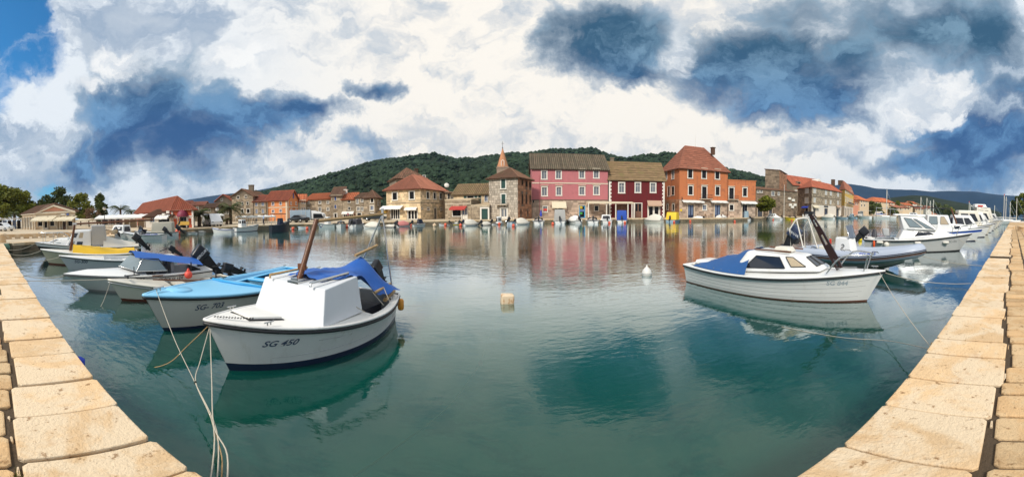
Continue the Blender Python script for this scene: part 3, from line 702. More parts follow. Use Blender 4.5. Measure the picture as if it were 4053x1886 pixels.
    def walls(s, gable=None, rise=0):
        mb = MB(); h0 = s.H
        for e in range(4):
            L = (s.q[(e+1) % 4]-s.q[e]).length; ops = s.op.get(e, [])
            us = sorted({0, L, *[max(0, min(L, v)) for o in ops for v in (o[0], o[2])]}); zs = sorted({0, h0, *([s.zl] if s.zl else []), *[max(0, min(h0, v)) for o in ops for v in (o[1], o[3])]})
            for ua, ub in zip(us[:-1], us[1:]):
                for za, zb in zip(zs[:-1], zs[1:]):
                    um, zm = (ua+ub)/2, (za+zb)/2
                    if any(o[0] < um < o[2] and o[1] < zm < o[3] for o in ops): continue
                    mb.face([s.pt(e, ua, za), s.pt(e, ub, za), s.pt(e, ub, zb), s.pt(e, ua, zb)], 1 if s.zl and zm < s.zl else 0)
            for (u0, z0, u1, z1, dp) in ops:
                mi = 1 if s.zl and z0 < s.zl-.3 else 0
                for P, Q in (((u0, z0), (u0, z1)), ((u0, z1), (u1, z1)), ((u1, z1), (u1, z0)), ((u1, z0), (u0, z0))):
                    mb.face([s.pt(e, *P), s.pt(e, *Q), s.pt(e, *Q, -dp-.02), s.pt(e, *P, -dp-.02)], mi)
        top = Vector((0, 0, h0)); q = [p+top for p in s.q]; up = Vector((0, 0, rise))
        if gable == 'x': mb.face([q[1], q[2], (q[1]+q[2])/2+up]); mb.face([q[3], q[0], (q[3]+q[0])/2+up])
        if gable == 'y': mb.face([q[0], q[1], (q[0]+q[1])/2+up]); mb.face([q[2], q[3], (q[2]+q[3])/2+up])
        if gable == 'flat': mb.face([p-Vector((0, 0, .3)) for p in q])
        return mb.build('wall', [s.wall]+([s.lower[0]] if s.lower else []), s.root)
    def roof(s, kind, m, Yr=None, over=.35, ribs='v', inset=None, rise=None, Xr=None, trim=CORN, pitch=.28, name='roof', along=None):
        """kind x: ridge along the front; y: ridge from front to back; hip; pyr; shed"""
        q = s.q; cen = sum((p for p in q), Vector())/4
        ridge = {'x': (q[1]+q[2]+q[0]+q[3])/4, 'y': (q[0]+q[1])/2, 'hip': cen, 'pyr': cen, 'shed': (q[2]+q[3])/2}[kind]
        if rise is None:
            wr = Matrix.Rotation(s.rz, 3, 'Z') @ ridge+s.A; rr = math.hypot(wr.x, wr.y); xr = s.X(Xr) if Xr else 2026.5+S*(math.atan2(wr.x, wr.y)-YAW)
            rise = HZ(xr, s.Y(Yr), rr)-s.g-s.H
        rise = max(.3, rise); s.rise = rise
        wobj = s.walls(kind if kind in 'xy' else ('flat' if kind == 'flat' else None), rise)
        E = [None]*4
        for i in range(4):
            a, b_, c = q[i-1], q[i], q[(i+1) % 4]; d1 = (b_-a).normalized(); d2 = (b_-c).normalized(); E[i] = b_+(d1+d2)*over
        if kind in 'xy':
            e4 = [E[0], E[1], E[2], E[3]] if kind == 'x' else [E[1], E[2], E[3], E[0]]
            L = (q[1]-q[0]).length if kind == 'y' else (q[2]-q[1]).length
        dz = over*rise/max(.5, (min((q[1]-q[0]).length, (q[2]-q[1]).length)/2))
        low = Vector((0, 0, s.H+.03-dz)); hi = Vector((0, 0, s.H+.03+rise)); planes = []
        if kind == 'x': r0, r1 = (E[3]+E[0])/2+hi, (E[1]+E[2])/2+hi; planes = [(E[0]+low, E[1]+low, r1, r0), (E[2]+low, E[3]+low, r0, r1)]
        elif kind == 'y': r0, r1 = (E[0]+E[1])/2+hi, (E[2]+E[3])/2+hi; planes = [(E[1]+low, E[2]+low, r1, r0), (E[3]+low, E[0]+low, r0, r1)]
        elif kind == 'shed': planes = [(E[0]+low, E[1]+low, E[2]+hi, E[3]+hi)]
        else:
            if kind == 'pyr': r0 = r1 = cen+hi
            else:
                a, b_ = (q[1]-q[0]).length, (q[2]-q[1]).length
                if (a >= b_ if along is None else along):
                    k = (inset if inset is not None else min(.42, b_/2/a)); m0, m1 = (q[3]+q[0])/2, (q[1]+q[2])/2
                    r0, r1 = m0.lerp(m1, k)+hi, m1.lerp(m0, k)+hi; planes = [(E[0]+low, E[1]+low, r1, r0), (E[1]+low, E[2]+low, r1, r1), (E[2]+low, E[3]+low, r0, r1), (E[3]+low, E[0]+low, r0, r0)]
                else:
                    k = (inset if inset is not None else min(.42, a/2/b_)); m0, m1 = (q[0]+q[1])/2, (q[2]+q[3])/2
                    r0, r1 = m0.lerp(m1, k)+hi, m1.lerp(m0, k)+hi; planes = [(E[0]+low, E[1]+low, r0, r0), (E[1]+low, E[2]+low, r1, r0), (E[2]+low, E[3]+low, r1, r1), (E[3]+low, E[0]+low, r0, r1)]
            if kind == 'pyr': planes = [(E[i]+low, E[(i+1) % 4]+low, r0, r0) for i in range(4)]
        base = MB(); til = MB(); cap = MB()
        for (e0, e1, g1, g0) in planes:
            pts = [e0, e1, g1] if (g1-g0).length < 1e-4 else [e0, e1, g1, g0]
            nrm = (e1-e0).cross(g0-e0).normalized(); th = -nrm*.12
            base.face(pts); base.face([p+th for p in reversed(pts)])
            for i in range(len(pts)): p_, q_ = pts[i], pts[(i+1) % len(pts)]; base.face([p_, q_, q_+th, p_+th])
            W = (e1-e0).length; us = (e1-e0)/W; gg = g0-e0; s0 = gg.dot(us); vt = gg-us*s0; Hh = vt.length; vt = vt/Hh; s1 = (g1-e0).dot(us)
            P = lambda ss, tt, o: e0+us*ss+vt*tt+nrm*o
            if ribs == 'v':
                n = max(4, int(W/pitch))
                def tm(ss):
                    t_ = Hh
                    if s0 > 1e-3: t_ = min(t_, Hh*ss/s0)
                    if W-s1 > 1e-3: t_ = min(t_, Hh*(W-ss)/(W-s1))
                    if s0 < -1e-3 or s1 > W+1e-3: pass
                    return max(0, t_)
                for i in range(n):
                    a, b_, c = W*i/n, W*(i+.5)/n, W*(i+1)/n; ta, tb, tc = tm(a), tm(b_), tm(c)
                    if min(ta, tb, tc) < .02 and max(ta, tb, tc) < .1: continue
                    t_ = R.random(); hh = pitch*.42
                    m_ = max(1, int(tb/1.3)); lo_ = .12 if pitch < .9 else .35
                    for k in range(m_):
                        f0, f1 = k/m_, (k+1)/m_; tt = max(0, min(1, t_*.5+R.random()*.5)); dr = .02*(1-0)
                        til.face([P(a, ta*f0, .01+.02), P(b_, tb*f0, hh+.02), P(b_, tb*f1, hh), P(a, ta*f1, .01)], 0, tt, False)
                        til.face([P(b_, tb*f0, hh+.02), P(c, tc*f0, .01+.02), P(c, tc*f1, .01), P(b_, tb*f1, hh)], 0, tt*.5*(.4+lo_), False)  # channel side darker: valley shade put into the tint, along with dirt
            else:
                n = max(4, int(Hh/(pitch*1.15)))
                for k in range(n):
                    ta, tb = Hh*k/n, Hh*(k+1)/n; la, lb = s0*ta/Hh, s0*tb/Hh; ra_, rb_ = W-(W-s1)*ta/Hh, W-(W-s1)*tb/Hh
                    m_ = max(1, int((ra_-la)/.9))
                    for j in range(m_):
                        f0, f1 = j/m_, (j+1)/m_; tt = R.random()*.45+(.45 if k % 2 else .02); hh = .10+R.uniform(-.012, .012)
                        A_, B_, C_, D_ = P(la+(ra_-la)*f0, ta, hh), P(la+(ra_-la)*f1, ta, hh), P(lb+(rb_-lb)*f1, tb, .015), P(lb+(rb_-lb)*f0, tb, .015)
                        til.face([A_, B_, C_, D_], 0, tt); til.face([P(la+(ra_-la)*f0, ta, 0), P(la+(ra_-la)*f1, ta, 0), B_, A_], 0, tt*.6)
            for p_, q_ in ((e0, g0), (e1, g1), (g0, g1)):
                if (q_-p_).length > .2: cap.tube([p_+nrm*.05, q_+nrm*.05], .09, 5, t=R.random())
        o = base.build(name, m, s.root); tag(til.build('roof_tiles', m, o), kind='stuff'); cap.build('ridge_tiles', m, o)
        if trim:
            for e in ([0, 1, 2, 3] if kind in ('hip', 'pyr') else ([0, 2] if kind in ('x', 'shed') else [1, 3])):
                mb = MB(); L = (q[(e+1) % 4]-q[e]).length; s.slab(mb, e, -.08, s.H-.26, L+.08, s.H-.06-max(0, dz-.1), -.05, over*.5); mb.build('cornice', trim, s.root)
        return o
    def chimney(s, x, y0, y1, r_off=3, w_=.8, m=STONEG, cap=True):
        P = s.w[0]; d = D(s.X(x), math.hypot(*((s.w[0]+s.w[1]+s.w[2]+s.w[3])/4)[:2])); l = s.inv @ (d-s.A)
        r = math.hypot(d.x, d.y); zt = HZ(s.X(x), s.Y(y0), r)-s.g; zb = HZ(s.X(x), s.Y(y1), r)-s.g-1.2
        mb = MB(); mb.box((l.x-w_/2, l.y-w_/2, zb), (l.x+w_/2, l.y+w_/2, zt-.2)); mb.box((l.x-w_/2-.1, l.y-w_/2-.1, zt-.2), (l.x+w_/2+.1, l.y+w_/2+.1, zt))
        return mb.build('chimney', m, s.root)

# ---- pink house
h = House('pink_house', 'three storey pink house with grey tiled roof and stone ground floor', 'house', 4, (170, 66.5, 1066, 69), 345, PINK, depth=9, lower=(STONEP, 722))
for r in ((275, 370, 348, 480), (445, 370, 518, 475), (722, 365, 795, 470), (893, 362, 965, 468), (277, 565, 352, 678), (450, 562, 522, 672), (722, 560, 797, 668), (893, 555, 968, 665)):
    h.window((r[0]+8, r[1]+8, r[2]-8, r[3]-8), lintel=CORN, pane=CURTG, frame=FRAMEW, fw=.18)
h.window((298, 795, 348, 865), pane=CURTG); h.window((910, 790, 953, 850), pane=PANE)
h.door((440, 812, 535, 930), leaf=DOORG); h.awning((400, 742, 570, 808), AWNC, out=1.0, droop=1)
d_ = h.door((725, 787, 800, 908), leaf=MIDB, n=1, glaze=.95)
for (a, b_, c, e_, mm) in ((735, 795, 765, 808, YELP), (735, 815, 765, 824, YELP), (735, 868, 765, 890, mat('green_poster', (.05, .32, .05))), (735, 832, 790, 860, mat('blue_poster', (.10, .16, .35)))):
    u0, z0, u1, z1 = h.rect(0, (a, b_, c, e_)); mb = MB(); h.slab(mb, 0, u0, z0, u1, z1, -.094, -.088); mb.build('poster', mm, d_)
u0, z0, u1, z1 = h.rect(0, (300, 825, 346, 850)); mb = MB(); h.slab(mb, 0, u0, z0, u1, z1, -.105, -.10); mb.build('poster', RED, h.root)
h.fx = 170; h.band(520, h=.22); h.band(722, h=.16, m=MORTAR)
h.stones(0, .45, .85, STONEP, 0, h.zl-.1)
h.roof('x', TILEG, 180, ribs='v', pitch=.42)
mb = MB(); mb.tube([h.pt(0, *h.uz(0, 255, 430), .08), h.pt(0, *h.uz(0, 258, 880), .08)], .05, 5); mb.build('downpipe', PINK, h.root)
u_, z_ = h.uz(0, 185, 735); mb = MB(); mb.tube([h.pt(0, u_, z_+.3, 0), h.pt(0, u_, z_+.3, .45)], .02, 4); mb.lathe([(.03, .25), (.16, .05), (.11, -.3), (.02, -.32)], 6, M=Matrix.Translation(h.pt(0, u_, z_, .45))); mb.build('wall_lantern', IRON, h.root)
PINKH = h
# ---- maroon house
h = House('maroon_house', 'two storey dark maroon house with white quoins and brown tiled roof', 'house', 4, (1078, 69.2, 1738, 71.5), 473, MAROON, depth=9)
for r in ((1190, 512, 1270, 645), (1385, 512, 1460, 642), (1565, 515, 1640, 642)): h.window((r[0]+10, r[1]+8, r[2]-10, r[3]-12), bars='vh', fw=.26, pane=CURTG)
h.door((1178, 780, 1288, 905), leaf=DOORB, n=3, frame=DOORB, glass=DOORB); h.door((1388, 762, 1466, 908), leaf=DOORB, frame=FRAMEW)
h.door((1545, 790, 1678, 900), leaf=FRAMEW, n=2, frame=FRAMEW, glaze=.9); h.awning((1532, 727, 1698, 783), AWNB, out=.9, droop=1)
L = (h.q[1]-h.q[0]).length; h.quoins(0, 0, .1, h.H-.3, FRAMEW); h.quoins(L, 0, .1, h.H-.3, FRAMEW, left=False)
h.roof('x', TILEY, 277, ribs='h', pitch=.36)
h.chimney(1115, 222, 290)
# veranda in front of both
pv = empty('white_veranda', label='white timber veranda between the pink and the maroon house', cat='veranda')
mb = MB(); a, c = D(CR[4][0]+832/2.997, 65.2), D(CR[4][0]+1382/2.997, 67.4); u = (c-a).normalized(); nn = Vector((-u.y, u.x, 0)); zt = HZ(CR[4][0]+1100/2.997, CR[4][1]+745/2.997, 66); L = (c-a).length
mb.hexa([a+Vector((0, 0, zt-.32)), c+Vector((0, 0, zt-.32)), c+nn*2.2+Vector((0, 0, zt-.1)), a+nn*2.2+Vector((0, 0, zt-.1)), a+Vector((0, 0, zt-.08)), c+Vector((0, 0, zt-.08)), c+nn*2.2+Vector((0, 0, zt+.15)), a+nn*2.2+Vector((0, 0, zt+.15))]); mb.build('canopy', AWNC, pv)
for x in (836, 1050, 1160, 1304, 1352, 1376):
    p = D(CR[4][0]+x/2.997, 65.3+(x-832)/550*2.2); mb = MB(); mb.box((p.x-.09, p.y-.09, QT), (p.x+.09, p.y+.09, zt-.3)); mb.build('post', FRAMEW, pv)

# ---- big orange house
h = House('orange_house', 'tall orange house with hipped tile roof and iron balcony', 'house', 5, (415, 73, 985, 80), 380, ORNG, side=('l', 200, None), lower=(STONEP, 775))
for r in ((512, 408, 578, 530), (677, 415, 742, 535), (835, 425, 898, 542), (517, 608, 582, 728), (838, 615, 900, 735)): h.window((r[0]+9, r[1]+9, r[2]-9, r[3]-9), fw=.2, lintel=CORN)
h.window((686, 622, 738, 768), fw=.2, lintel=CORN, bars=''); h.balcony((655, 715, 792, 770))
h.door((518, 838, 586, 962), leaf=NAVY, glass=PANEB, glaze=.8, fw=.22); h.window((696, 842, 735, 900), pane=PANEB, fw=.22); h.door((836, 838, 902, 955), leaf=NAVY, glass=PANEB, glaze=.8, fw=.22)
h.awning((440, 783, 690, 806), AWNW, out=1.0, droop=1); h.awning((775, 785, 970, 808), AWNW, out=1.0, droop=1)
for r in ((247, 460, 272, 535), (324, 440, 353, 530), (322, 625, 355, 722), (278, 625, 303, 735), (332, 832, 357, 905), (268, 835, 284, 895)): h.window(r, e=3, pane=CURTG if r[1] < 500 else PANE, fw=.12)
h.stones(0, .5, .9, STONEP, 0, h.zl-.05); h.stones(3, .5, .9, STONER, 0, h.zl-.05)
u0, z0, u1, z1 = h.rect(0, (425, 890, 442, 915)); mb = MB(); h.slab(mb, 0, u0, z0, u1, z1, .05, .2); mb.build('meter_box', YELP, h.root)
h.roof('hip', TILEW, 155, ribs='h', pitch=.30, over=.5, along=True, inset=.30)
h.chimney(806, 158, 190, m=TILEB)
p = D(h.X(600), 82); l = h.inv @ (p-h.A); mb = MB(); mb.tube([(l.x, l.y, HZ(h.X(600), h.Y(170), 82)-h.g-.6), (l.x, l.y, HZ(h.X(597), h.Y(5), 82)-h.g)], .05, 5, r1=.025); mb.build('aerial', FRAMEW, h.root)
mb = MB(); u_, z_ = h.uz(0, 440, 762); mb.tube([h.pt(0, u_, z_+.3, 0), h.pt(0, u_, z_+.3, .4)], .02, 4); mb.lathe([(.03, .25), (.16, .05), (.11, -.3), (.02, -.32)], 6, M=Matrix.Translation(h.pt(0, u_, z_, .4))); mb.build('wall_lantern', IRON, h.root)
# ---- orange annex
h = House('orange_annex', 'low flat topped orange house right of the tall orange one', 'house', 5, (992, 80.2, 1318, 83), 543, ORNG, depth=9, lower=(STONEP, 782))
h.window((1008, 636, 1060, 772), fw=.2, lintel=CORN); h.balcony((985, 728, 1110, 775)); h.window((1172, 640, 1215, 738), fw=.2, lintel=CORN)
h.window((1014, 838, 1056, 902), fw=.2); h.door((1164, 838, 1220, 960), leaf=DOORG, fw=.2); h.awning((1140, 798, 1325, 820), AWNW, out=1.0, droop=1)
h.stones(0, .5, .9, STONEP, 0, h.zl-.05)
h.roof('shed', ORNG, rise=.3, over=.08, ribs='h', trim=None, pitch=1.2)
# ---- ruin tower and stone house behind the tree
h = House('ruined_tower_house', 'tall windowless dark stone tower house right of the orange houses', 'tower', 5, (1428, 112, 1596, 114), 415, STONED, side=('r', 1684, 132))
h.stones(0, .7, 1.3, STONED); h.stones(1, .7, 1.3, STONER)
h.roof('shed', TILEB, rise=.6, over=.25, ribs='h', trim=MORTAR)
h = House('stone_house', 'long low dark stone house below the windowless tower', 'house', 5, (1322, 100, 1812, 112), 650, STONED, depth=9)
for r in ((1340, 665, 1362, 695), (1378, 665, 1400, 695), (1510, 682, 1545, 730), (1585, 690, 1605, 725)): h.window(r, pane=CURTG)
for r in ((1345, 850, 1400, 940), (1480, 850, 1515, 940)): h.door(r, leaf=DOORG)
for (x, y) in ((1700, 750), (1745, 770), (1712, 825), (1765, 825), (1735, 850)):
    u0, z0, u1, z1 = h.rect(0, (x, y, x+32, y+28)); mb = MB(); h.slab(mb, 0, u0, z0, u1, z1, .04, .4); mb.build('air_conditioner', FRAMEW, h.root)
h.stones(0, .5, 1.0, STONED); h.roof('shed', TILEB, 630, over=.3)
# ---- right group
h = House('stone_corner_house', 'dark stone corner house with red hipped roof and white plastered ground floor', 'house', 6, (726, 121, 1128, 150), 300, STONEG, side=('l', 537, 131), lower=(WHITEP, 545))
for r in ((752, 318, 788, 392), (909, 345, 937, 416), (976, 354, 1003, 423), (754, 449, 784, 518), (908, 477, 932, 541), (974, 484, 997, 543), (1075, 370, 1098, 440), (1075, 490, 1095, 548)): h.shutter_window(r, SHUTW, fw=.16)
for r in ((640, 317, 687, 388), (637, 452, 684, 523)): h.shutter_window(r, SHUTW, e=3, fw=.2)
h.window((640, 590, 680, 638), e=3, fw=.2); h.awning((612, 567, 692, 585), AWNK, e=3, out=1.0, droop=1)
h.door((752, 590, 778, 672), leaf=DOORG, n=1); h.awning((735, 550, 815, 585), AWNC, out=1.0, droop=1); h.door((900, 595, 945, 685), leaf=NAVY); h.door((1060, 600, 1095, 690), leaf=DOORG); h.awning((1055, 555, 1112, 580), AWNB, out=1.0, droop=1)
u0, z0, u1, z1 = h.rect(0, (895, 560, 948, 582)); mb = MB(); h.slab(mb, 0, u0, z0, u1, z1, .03, .12); mb.build('shop_sign', IRON, h.root)
h.fx = 740; h.band(433, m=MORTAR, h=.25); h.stones(0, .55, 1.1, STONEG, h.zl+.1); h.stones(3, .55, 1.1, STONED)
h.roof('hip', TILER, 245, over=.5, pitch=.5)
h = House('tall_gabled_house', 'taller house with red roof and dormer behind the stone corner house', 'house', 6, (470, 150, 905, 170), 275, STONEG, depth=12)
h.shutter_window((502, 345, 530, 408), SHUTW, fw=.2); h.roof('x', TILER, 172, over=.4, pitch=.5)
mb = MB(); u0, z0, u1, z1 = h.rect(0, (550, 228, 590, 278)); mb.hexa([h.pt(0, u0, z0, -.6), h.pt(0, u1, z0, -.6), h.pt(0, u1, z0, -5), h.pt(0, u0, z0, -5), h.pt(0, u0, z1, -.6), h.pt(0, u1, z1, -.6), h.pt(0, u1, z1+.2, -5), h.pt(0, u0, z1+.2, -5)]); h_ = mb.build('dormer', STONEG, h.root)
mb = MB(); h.slab(mb, 0, u0+.5, z0+.5, u1-.5, z1-.4, -.6, -.5); mb.build('dormer_window', PANE, h_)
mb = MB(); u0, z0, u1, z1 = h.rect(0, (805, 205, 860, 272)); c = (u0+u1)/2; mb.face([h.pt(0, u0-2, z0, .1), h.pt(0, u1+2, z0, .1), h.pt(0, c, z1+.5, .1)]); mb.face([h.pt(0, u0-2, z0, .1), h.pt(0, c, z1+.5, .1), h.pt(0, c, z1+.5, -5)]); mb.face([h.pt(0, c, z1+.5, .1), h.pt(0, u1+2, z0, .1), h.pt(0, c, z1+.5, -5)]); g_ = mb.build('gable', WHITEP, h.root)
mb = MB(); h.slab(mb, 0, u0+.6, z0+.6, u1-.6, z1-.8, .12, .2); mb.build('gable_window', PANE, g_)
h = House('yellow_house', 'yellow waterfront house with rows of shutters and white arcade', 'house', 6, (1172, 158, 1290, 205), 322, YELPL, side=('l', 1100, 165), lower=(WHITEP, 560))
for i in range(5):
    x = 1182+i*21; h.shutter_window((x, 335+i*5, x+11, 392+i*6), SHUTW, fw=.2); h.shutter_window((x+3, 455+i*4, x+14, 515+i*3), SHUTW, fw=.2)
    h.door((x, 590+i*2, x+11, 670), leaf=DOORG, n=1)
h.window((1105, 330, 1132, 380), e=3, frame=FRAMEW); h.fx = 1180; h.band(437, h=.4); h.band(540, h=.5)
h.balcony((1195, 505, 1285, 550), out=1.2)
h.roof('hip', TILEW, rise=4.2, over=.6, pitch=.6); h.chimney(1010, 205, 280, w_=2, m=TILEB); h.chimney(1110, 218, 250, w_=2.5, m=TILEB)
for nm, lb, xa, ra, xb, rb, ye, yb2, wm, rm, yr, rk, wins in (
    ('seafront_house', 'small pinkish house with orange roof right of the yellow house', 1300, 215, 1378, 235, 500, 0, PINKP, TILEO, 478, 'x', ((1320, 520, 1332, 545), (1345, 522, 1357, 548))),
    ('seafront_villa', 'cream villa with roof pediment behind the moored boats on the right', 1380, 230, 1502, 250, 480, 0, CREAMP, TILEO, 425, 'hip', ((1400, 490, 1412, 515), (1430, 490, 1442, 515), (1460, 492, 1472, 515), (1400, 540, 1412, 570), (1440, 540, 1452, 570))),
    ('hipped_seafront_house', 'broad stone house with bright orange hipped roof behind the tall white mast', 1570, 280, 1850, 310, 500, 0, CREAMP, TILEO, 455, 'hip', ((1600, 515, 1615, 540), (1650, 512, 1665, 540), (1735, 512, 1750, 540), (1775, 512, 1790, 540), (1810, 515, 1825, 540), (1740, 570, 1755, 600), (1790, 570, 1805, 600))),
    ('low_seafront_house', 'low pale house with weathered roof among trees on the right shore', 1852, 300, 1960, 330, 580, 0, CREAMP, TILEW, 545, 'x', ((1890, 590, 1902, 612), (1925, 590, 1937, 612)))):
    h = House(nm, lb, 'house', 6, (xa, ra, xb, rb), ye, wm, depth=14)
    for r in wins: h.window(r, pane=PANE, fw=.3, minw=1.0)
    h.roof(rk, rm, yr, over=.6, pitch=1.0)
for i, (x0, x1, r_, ye, yr, wm, rm, lb) in enumerate((
    (330, 430, 380, 372, 352, CREAMP, TILEY, 'low cream house with greenish roof right of the broad orange roofed house'),
    (440, 555, 400, 383, 352, CREAMP, TILEO, 'small house with bright orange roof far along the right shore'),
    (395, 520, 350, 415, 390, CREAMP, TILEW, 'low stone house with brown roof below the far orange roofed one'),
    (525, 610, 470, 360, 333, WHITEP, TILEO, 'pale gabled house high on the far right shore'),
    (600, 690, 480, 382, 352, WHITEP, TILEY, 'white house with pale roof above the far right shore'),
    (590, 700, 420, 425, 398, CREAMP, TILEW, 'stone house with arched openings near two thin masts'),
    (735, 812, 500, 425, 388, WHITEP, TILEW, 'white gabled house between thin masts on the far shore'),
    (815, 890, 520, 425, 400, PINKP, TILEO, 'last pinkish house before the dark trees on the far right shore'))):
    h = House('shore_house', lb, 'house', 7, (x0, r_, x1, r_+8), ye, wm, depth=16)
    n = max(2, int((x1-x0)/32))
    for j in range(n): x = x0+(x1-x0)*(j+.35)/n; h.window((x, ye+10, x+10, ye+28), pane=PANE, fw=.35, minw=1.2)
    h.roof('x' if i % 2 else 'hip', rm, yr, over=.7, pitch=1.4)

# ---- tower house (stone blocks one by one)
h = House('stone_tower_house', 'tall pale block stone house with pyramid roof and small balcony', 'house', 3, (1457, 61.4, 1800, 58.6), 460, MORTAR, side=('r', 1962, None))
h.shutter_window((1600, 480, 1650, 583), SHUTG, frame=FRAMEW, fw=.2); h.shutter_window((1603, 655, 1652, 765), SHUTG, frame=FRAMEW, fw=.2); h.balcony((1550, 725, 1687, 772))
h.door((1598, 825, 1665, 945), leaf=FRAMEW, glass=CURTG, frame=FRAMEW, glaze=.75, fw=.25)
for r in ((1842, 478, 1858, 543), (1888, 495, 1908, 568), (1932, 512, 1952, 573), (1842, 655, 1858, 768), (1890, 662, 1905, 760), (1935, 672, 1950, 745), (1826, 840, 1838, 880), (1908, 850, 1918, 885)): h.window(r, e=1, pane=PANE, frame=STONER, fw=.1, bars='')
h.stones(0, .44, .62, STONEB, as_parts=True, proud=.05, limit=290); h.stones(1, .5, .9, STONER)
h.roof('pyr', TILEB, 345, over=.5, pitch=.36, trim=MORTAR)
# ---- church spire
sp = empty('church_spire', D(CR[3][0]+1622/2.997, 118), 0, 'slim orange church spire with cross behind the stone tower house', 'spire')
xs_, r_ = CR[3][0]+1622/2.997, 118
zt, zb = HZ(xs_, CR[3][1]+112/2.997, r_), HZ(xs_, CR[3][1]+335/2.997, r_)
mb = MB(); mb.lathe([(4.1*.50, zb), (4.0*.50*.52, zb+(zt-zb)*.5), (.12, zt)], 8); o = mb.build('spire_roof', mat('spire_tile', (.56, .27, .14), .85, .2, 1, .3, 6), sp)
for i in range(1, 14):
    f = i/14; mb = MB(); rr = 2.05*(1-f)+.12; z_ = zb+(zt-zb)*f; mb.lathe([(rr+.05, z_), (rr+.05, z_+.10)], 8); mb.build('tile_course', mat('spire_tile', (.5, .21, .09)), o)
mb = MB(); mb.box((-2.15, -2.15, 0), (2.15, 2.15, zb-.01)); mb.box((-2.35, -2.35, zb-.5), (2.35, 2.35, zb-.2)); mb.build('belfry', STONEP, sp)
mb = MB(); mb.tube([(-.5, -2.05, zb+.3), (-.5, -1.85, zb+2.0), (0, -1.75, zb+2.6), (.5, -1.85, zb+2.0), (.5, -2.05, zb+.3)], .12, 4); mb.build('dormer_arch', FRAMEW, sp)
mb = MB(); mb.tube([(0, 0, zt-.3), (0, 0, zt+2.6)], .06, 4); mb.tube([(-.55, 0, zt+1.9), (.55, 0, zt+1.9)], .06, 4); mb.ball((0, 0, zt+.2), .25, 6); mb.build('cross', IRON, sp)
h = House('small_orange_roofed_house', 'bright orange roof corner behind the stone tower house', 'house', 3, (1835, 84, 1938, 86), 465, CREAMP, depth=7); h.roof('x', TILEO, 412, over=.3, pitch=.4)
# ---- low stone shop and terrace house
h = House('terrace_shop', 'low stone shop with red awning left of the stone tower house', 'shop', 3, (936, 63.5, 1244, 61), 725, STONEG, depth=4.5)
h.window((1024, 835, 1122, 912), bars='v', pane=PANE, frame=FRAMEW); h.door((1134, 828, 1194, 930), leaf=FRAMEW, glass=PANEB, frame=FRAMEW)
h.awning((1010, 795, 1196, 825), AWNR, out=1.1, droop=1); h.fx = 950; h.band(770, m=CORN, h=.14); h.stones(0, .34, .7, STONEG); h.roof('shed', PAVE, rise=.3, over=.05, ribs='h', trim=None, pitch=2)
h = House('green_door_house', 'low stone house with tall dark green door beside the stone tower house', 'house', 3, (1246, 61, 1456, 60.4), 785, STONEG, depth=4.5)
h.door((1366, 825, 1442, 945), leaf=SHUTG, glass=SHUTG, frame=FRAMEW, fw=.28); h.stones(0, .34, .7, STONEG); h.roof('shed', PAVE, rise=.3, over=.05, ribs='h', trim=CORN, pitch=2)
h = House('terrace_house', 'set back house with long lichen roof above the low stone shops', 'house', 3, (1038, 68.5, 1452, 66.5), 655, CREAMP, depth=9)
h.window((1197, 672, 1275, 712), pane=PANE, shut=SHUTG); h.door((1327, 667, 1362, 772), leaf=SHUTG, glass=SHUTG, n=1); h.window((1402, 660, 1440, 738), pane=PANEB)
h.stones(0, .4, .8, STONET); h.roof('x', TILEY, 535, over=.4, pitch=.4)
# ---- tan hipped house
h = House('tan_stone_house', 'tan ashlar house with red hipped roof and two glazed shop fronts', 'house', 3, (240, 66, 646, 62), 592, STONET, side=('r', 950, None))
for r in ((312, 637, 364, 717), (513, 624, 566, 708)): h.window(r, pane=PANE, fw=.2)
for r in ((716, 626, 743, 704), (798, 634, 823, 708), (871, 641, 896, 709)): h.window(r, e=1, pane=PANE, fw=.2)
for r in ((656, 815, 668, 830), (722, 814, 746, 840), (877, 815, 898, 840)): h.window(r, e=1, pane=STONER, fw=.12, bars='')
h.door((804, 818, 828, 945), e=1, leaf=DOORG, n=1, fw=.2)
h.door((290, 832, 395, 960), leaf=FRAMEW, frame=FRAMEW, n=4, glaze=.9, fw=.12); h.door((492, 845, 604, 962), leaf=FRAMEW, frame=FRAMEW, n=3, glaze=.9, fw=.12)
h.awning((196, 792, 440, 818), AWNW, out=1.2, droop=1); h.awning((465, 810, 606, 828), AWNW, out=.7, droop=1)
h.fx = 250; h.band(765, m=STONEG, h=.12); h.band(0, e=1, m=STONEG, h=.12, raw=h.uz(0, 250, 765)[1])
h.stones(0, .42, .85, STONET, proud=.015); h.stones(1, .42, .85, STONET, proud=.015)
h.roof('hip', TILEW, 437, over=.55, pitch=.4)
aw = empty('ochre_canopy', label='ochre cloth canopy over cafe seats left of the tan house', cat='canopy')
a, c = D(CR[3][0]+112/2.997, 64), D(CR[3][0]+242/2.997, 65); zt, zb = HZ(1515, CR[3][1]+812/2.997, 64), HZ(1500, CR[3][1]+890/2.997, 64)
mb = MB(); mb.grid([[a+Vector((0, -.5, zb)), a.lerp(c, .5)+Vector((0, -.6, zb+.5)), c+Vector((0, -.6, zb+.1))], [a.lerp(c, .4)+Vector((0, 2, zt-.3)), a.lerp(c, .75)+Vector((0, 2, zt)), c+Vector((0, 2, zt))]], sm=False); mb.grid([[a+Vector((0, -.5, zb-.05)), a.lerp(c, .5)+Vector((0, -.6, zb+.45)), c+Vector((0, -.6, zb+.05))], [a.lerp(c, .4)+Vector((0, 2, zt-.35)), a.lerp(c, .75)+Vector((0, 2, zt-.05)), c+Vector((0, 2, zt-.05))]], sm=False); mb.build('canopy_cloth', AWNO, aw)
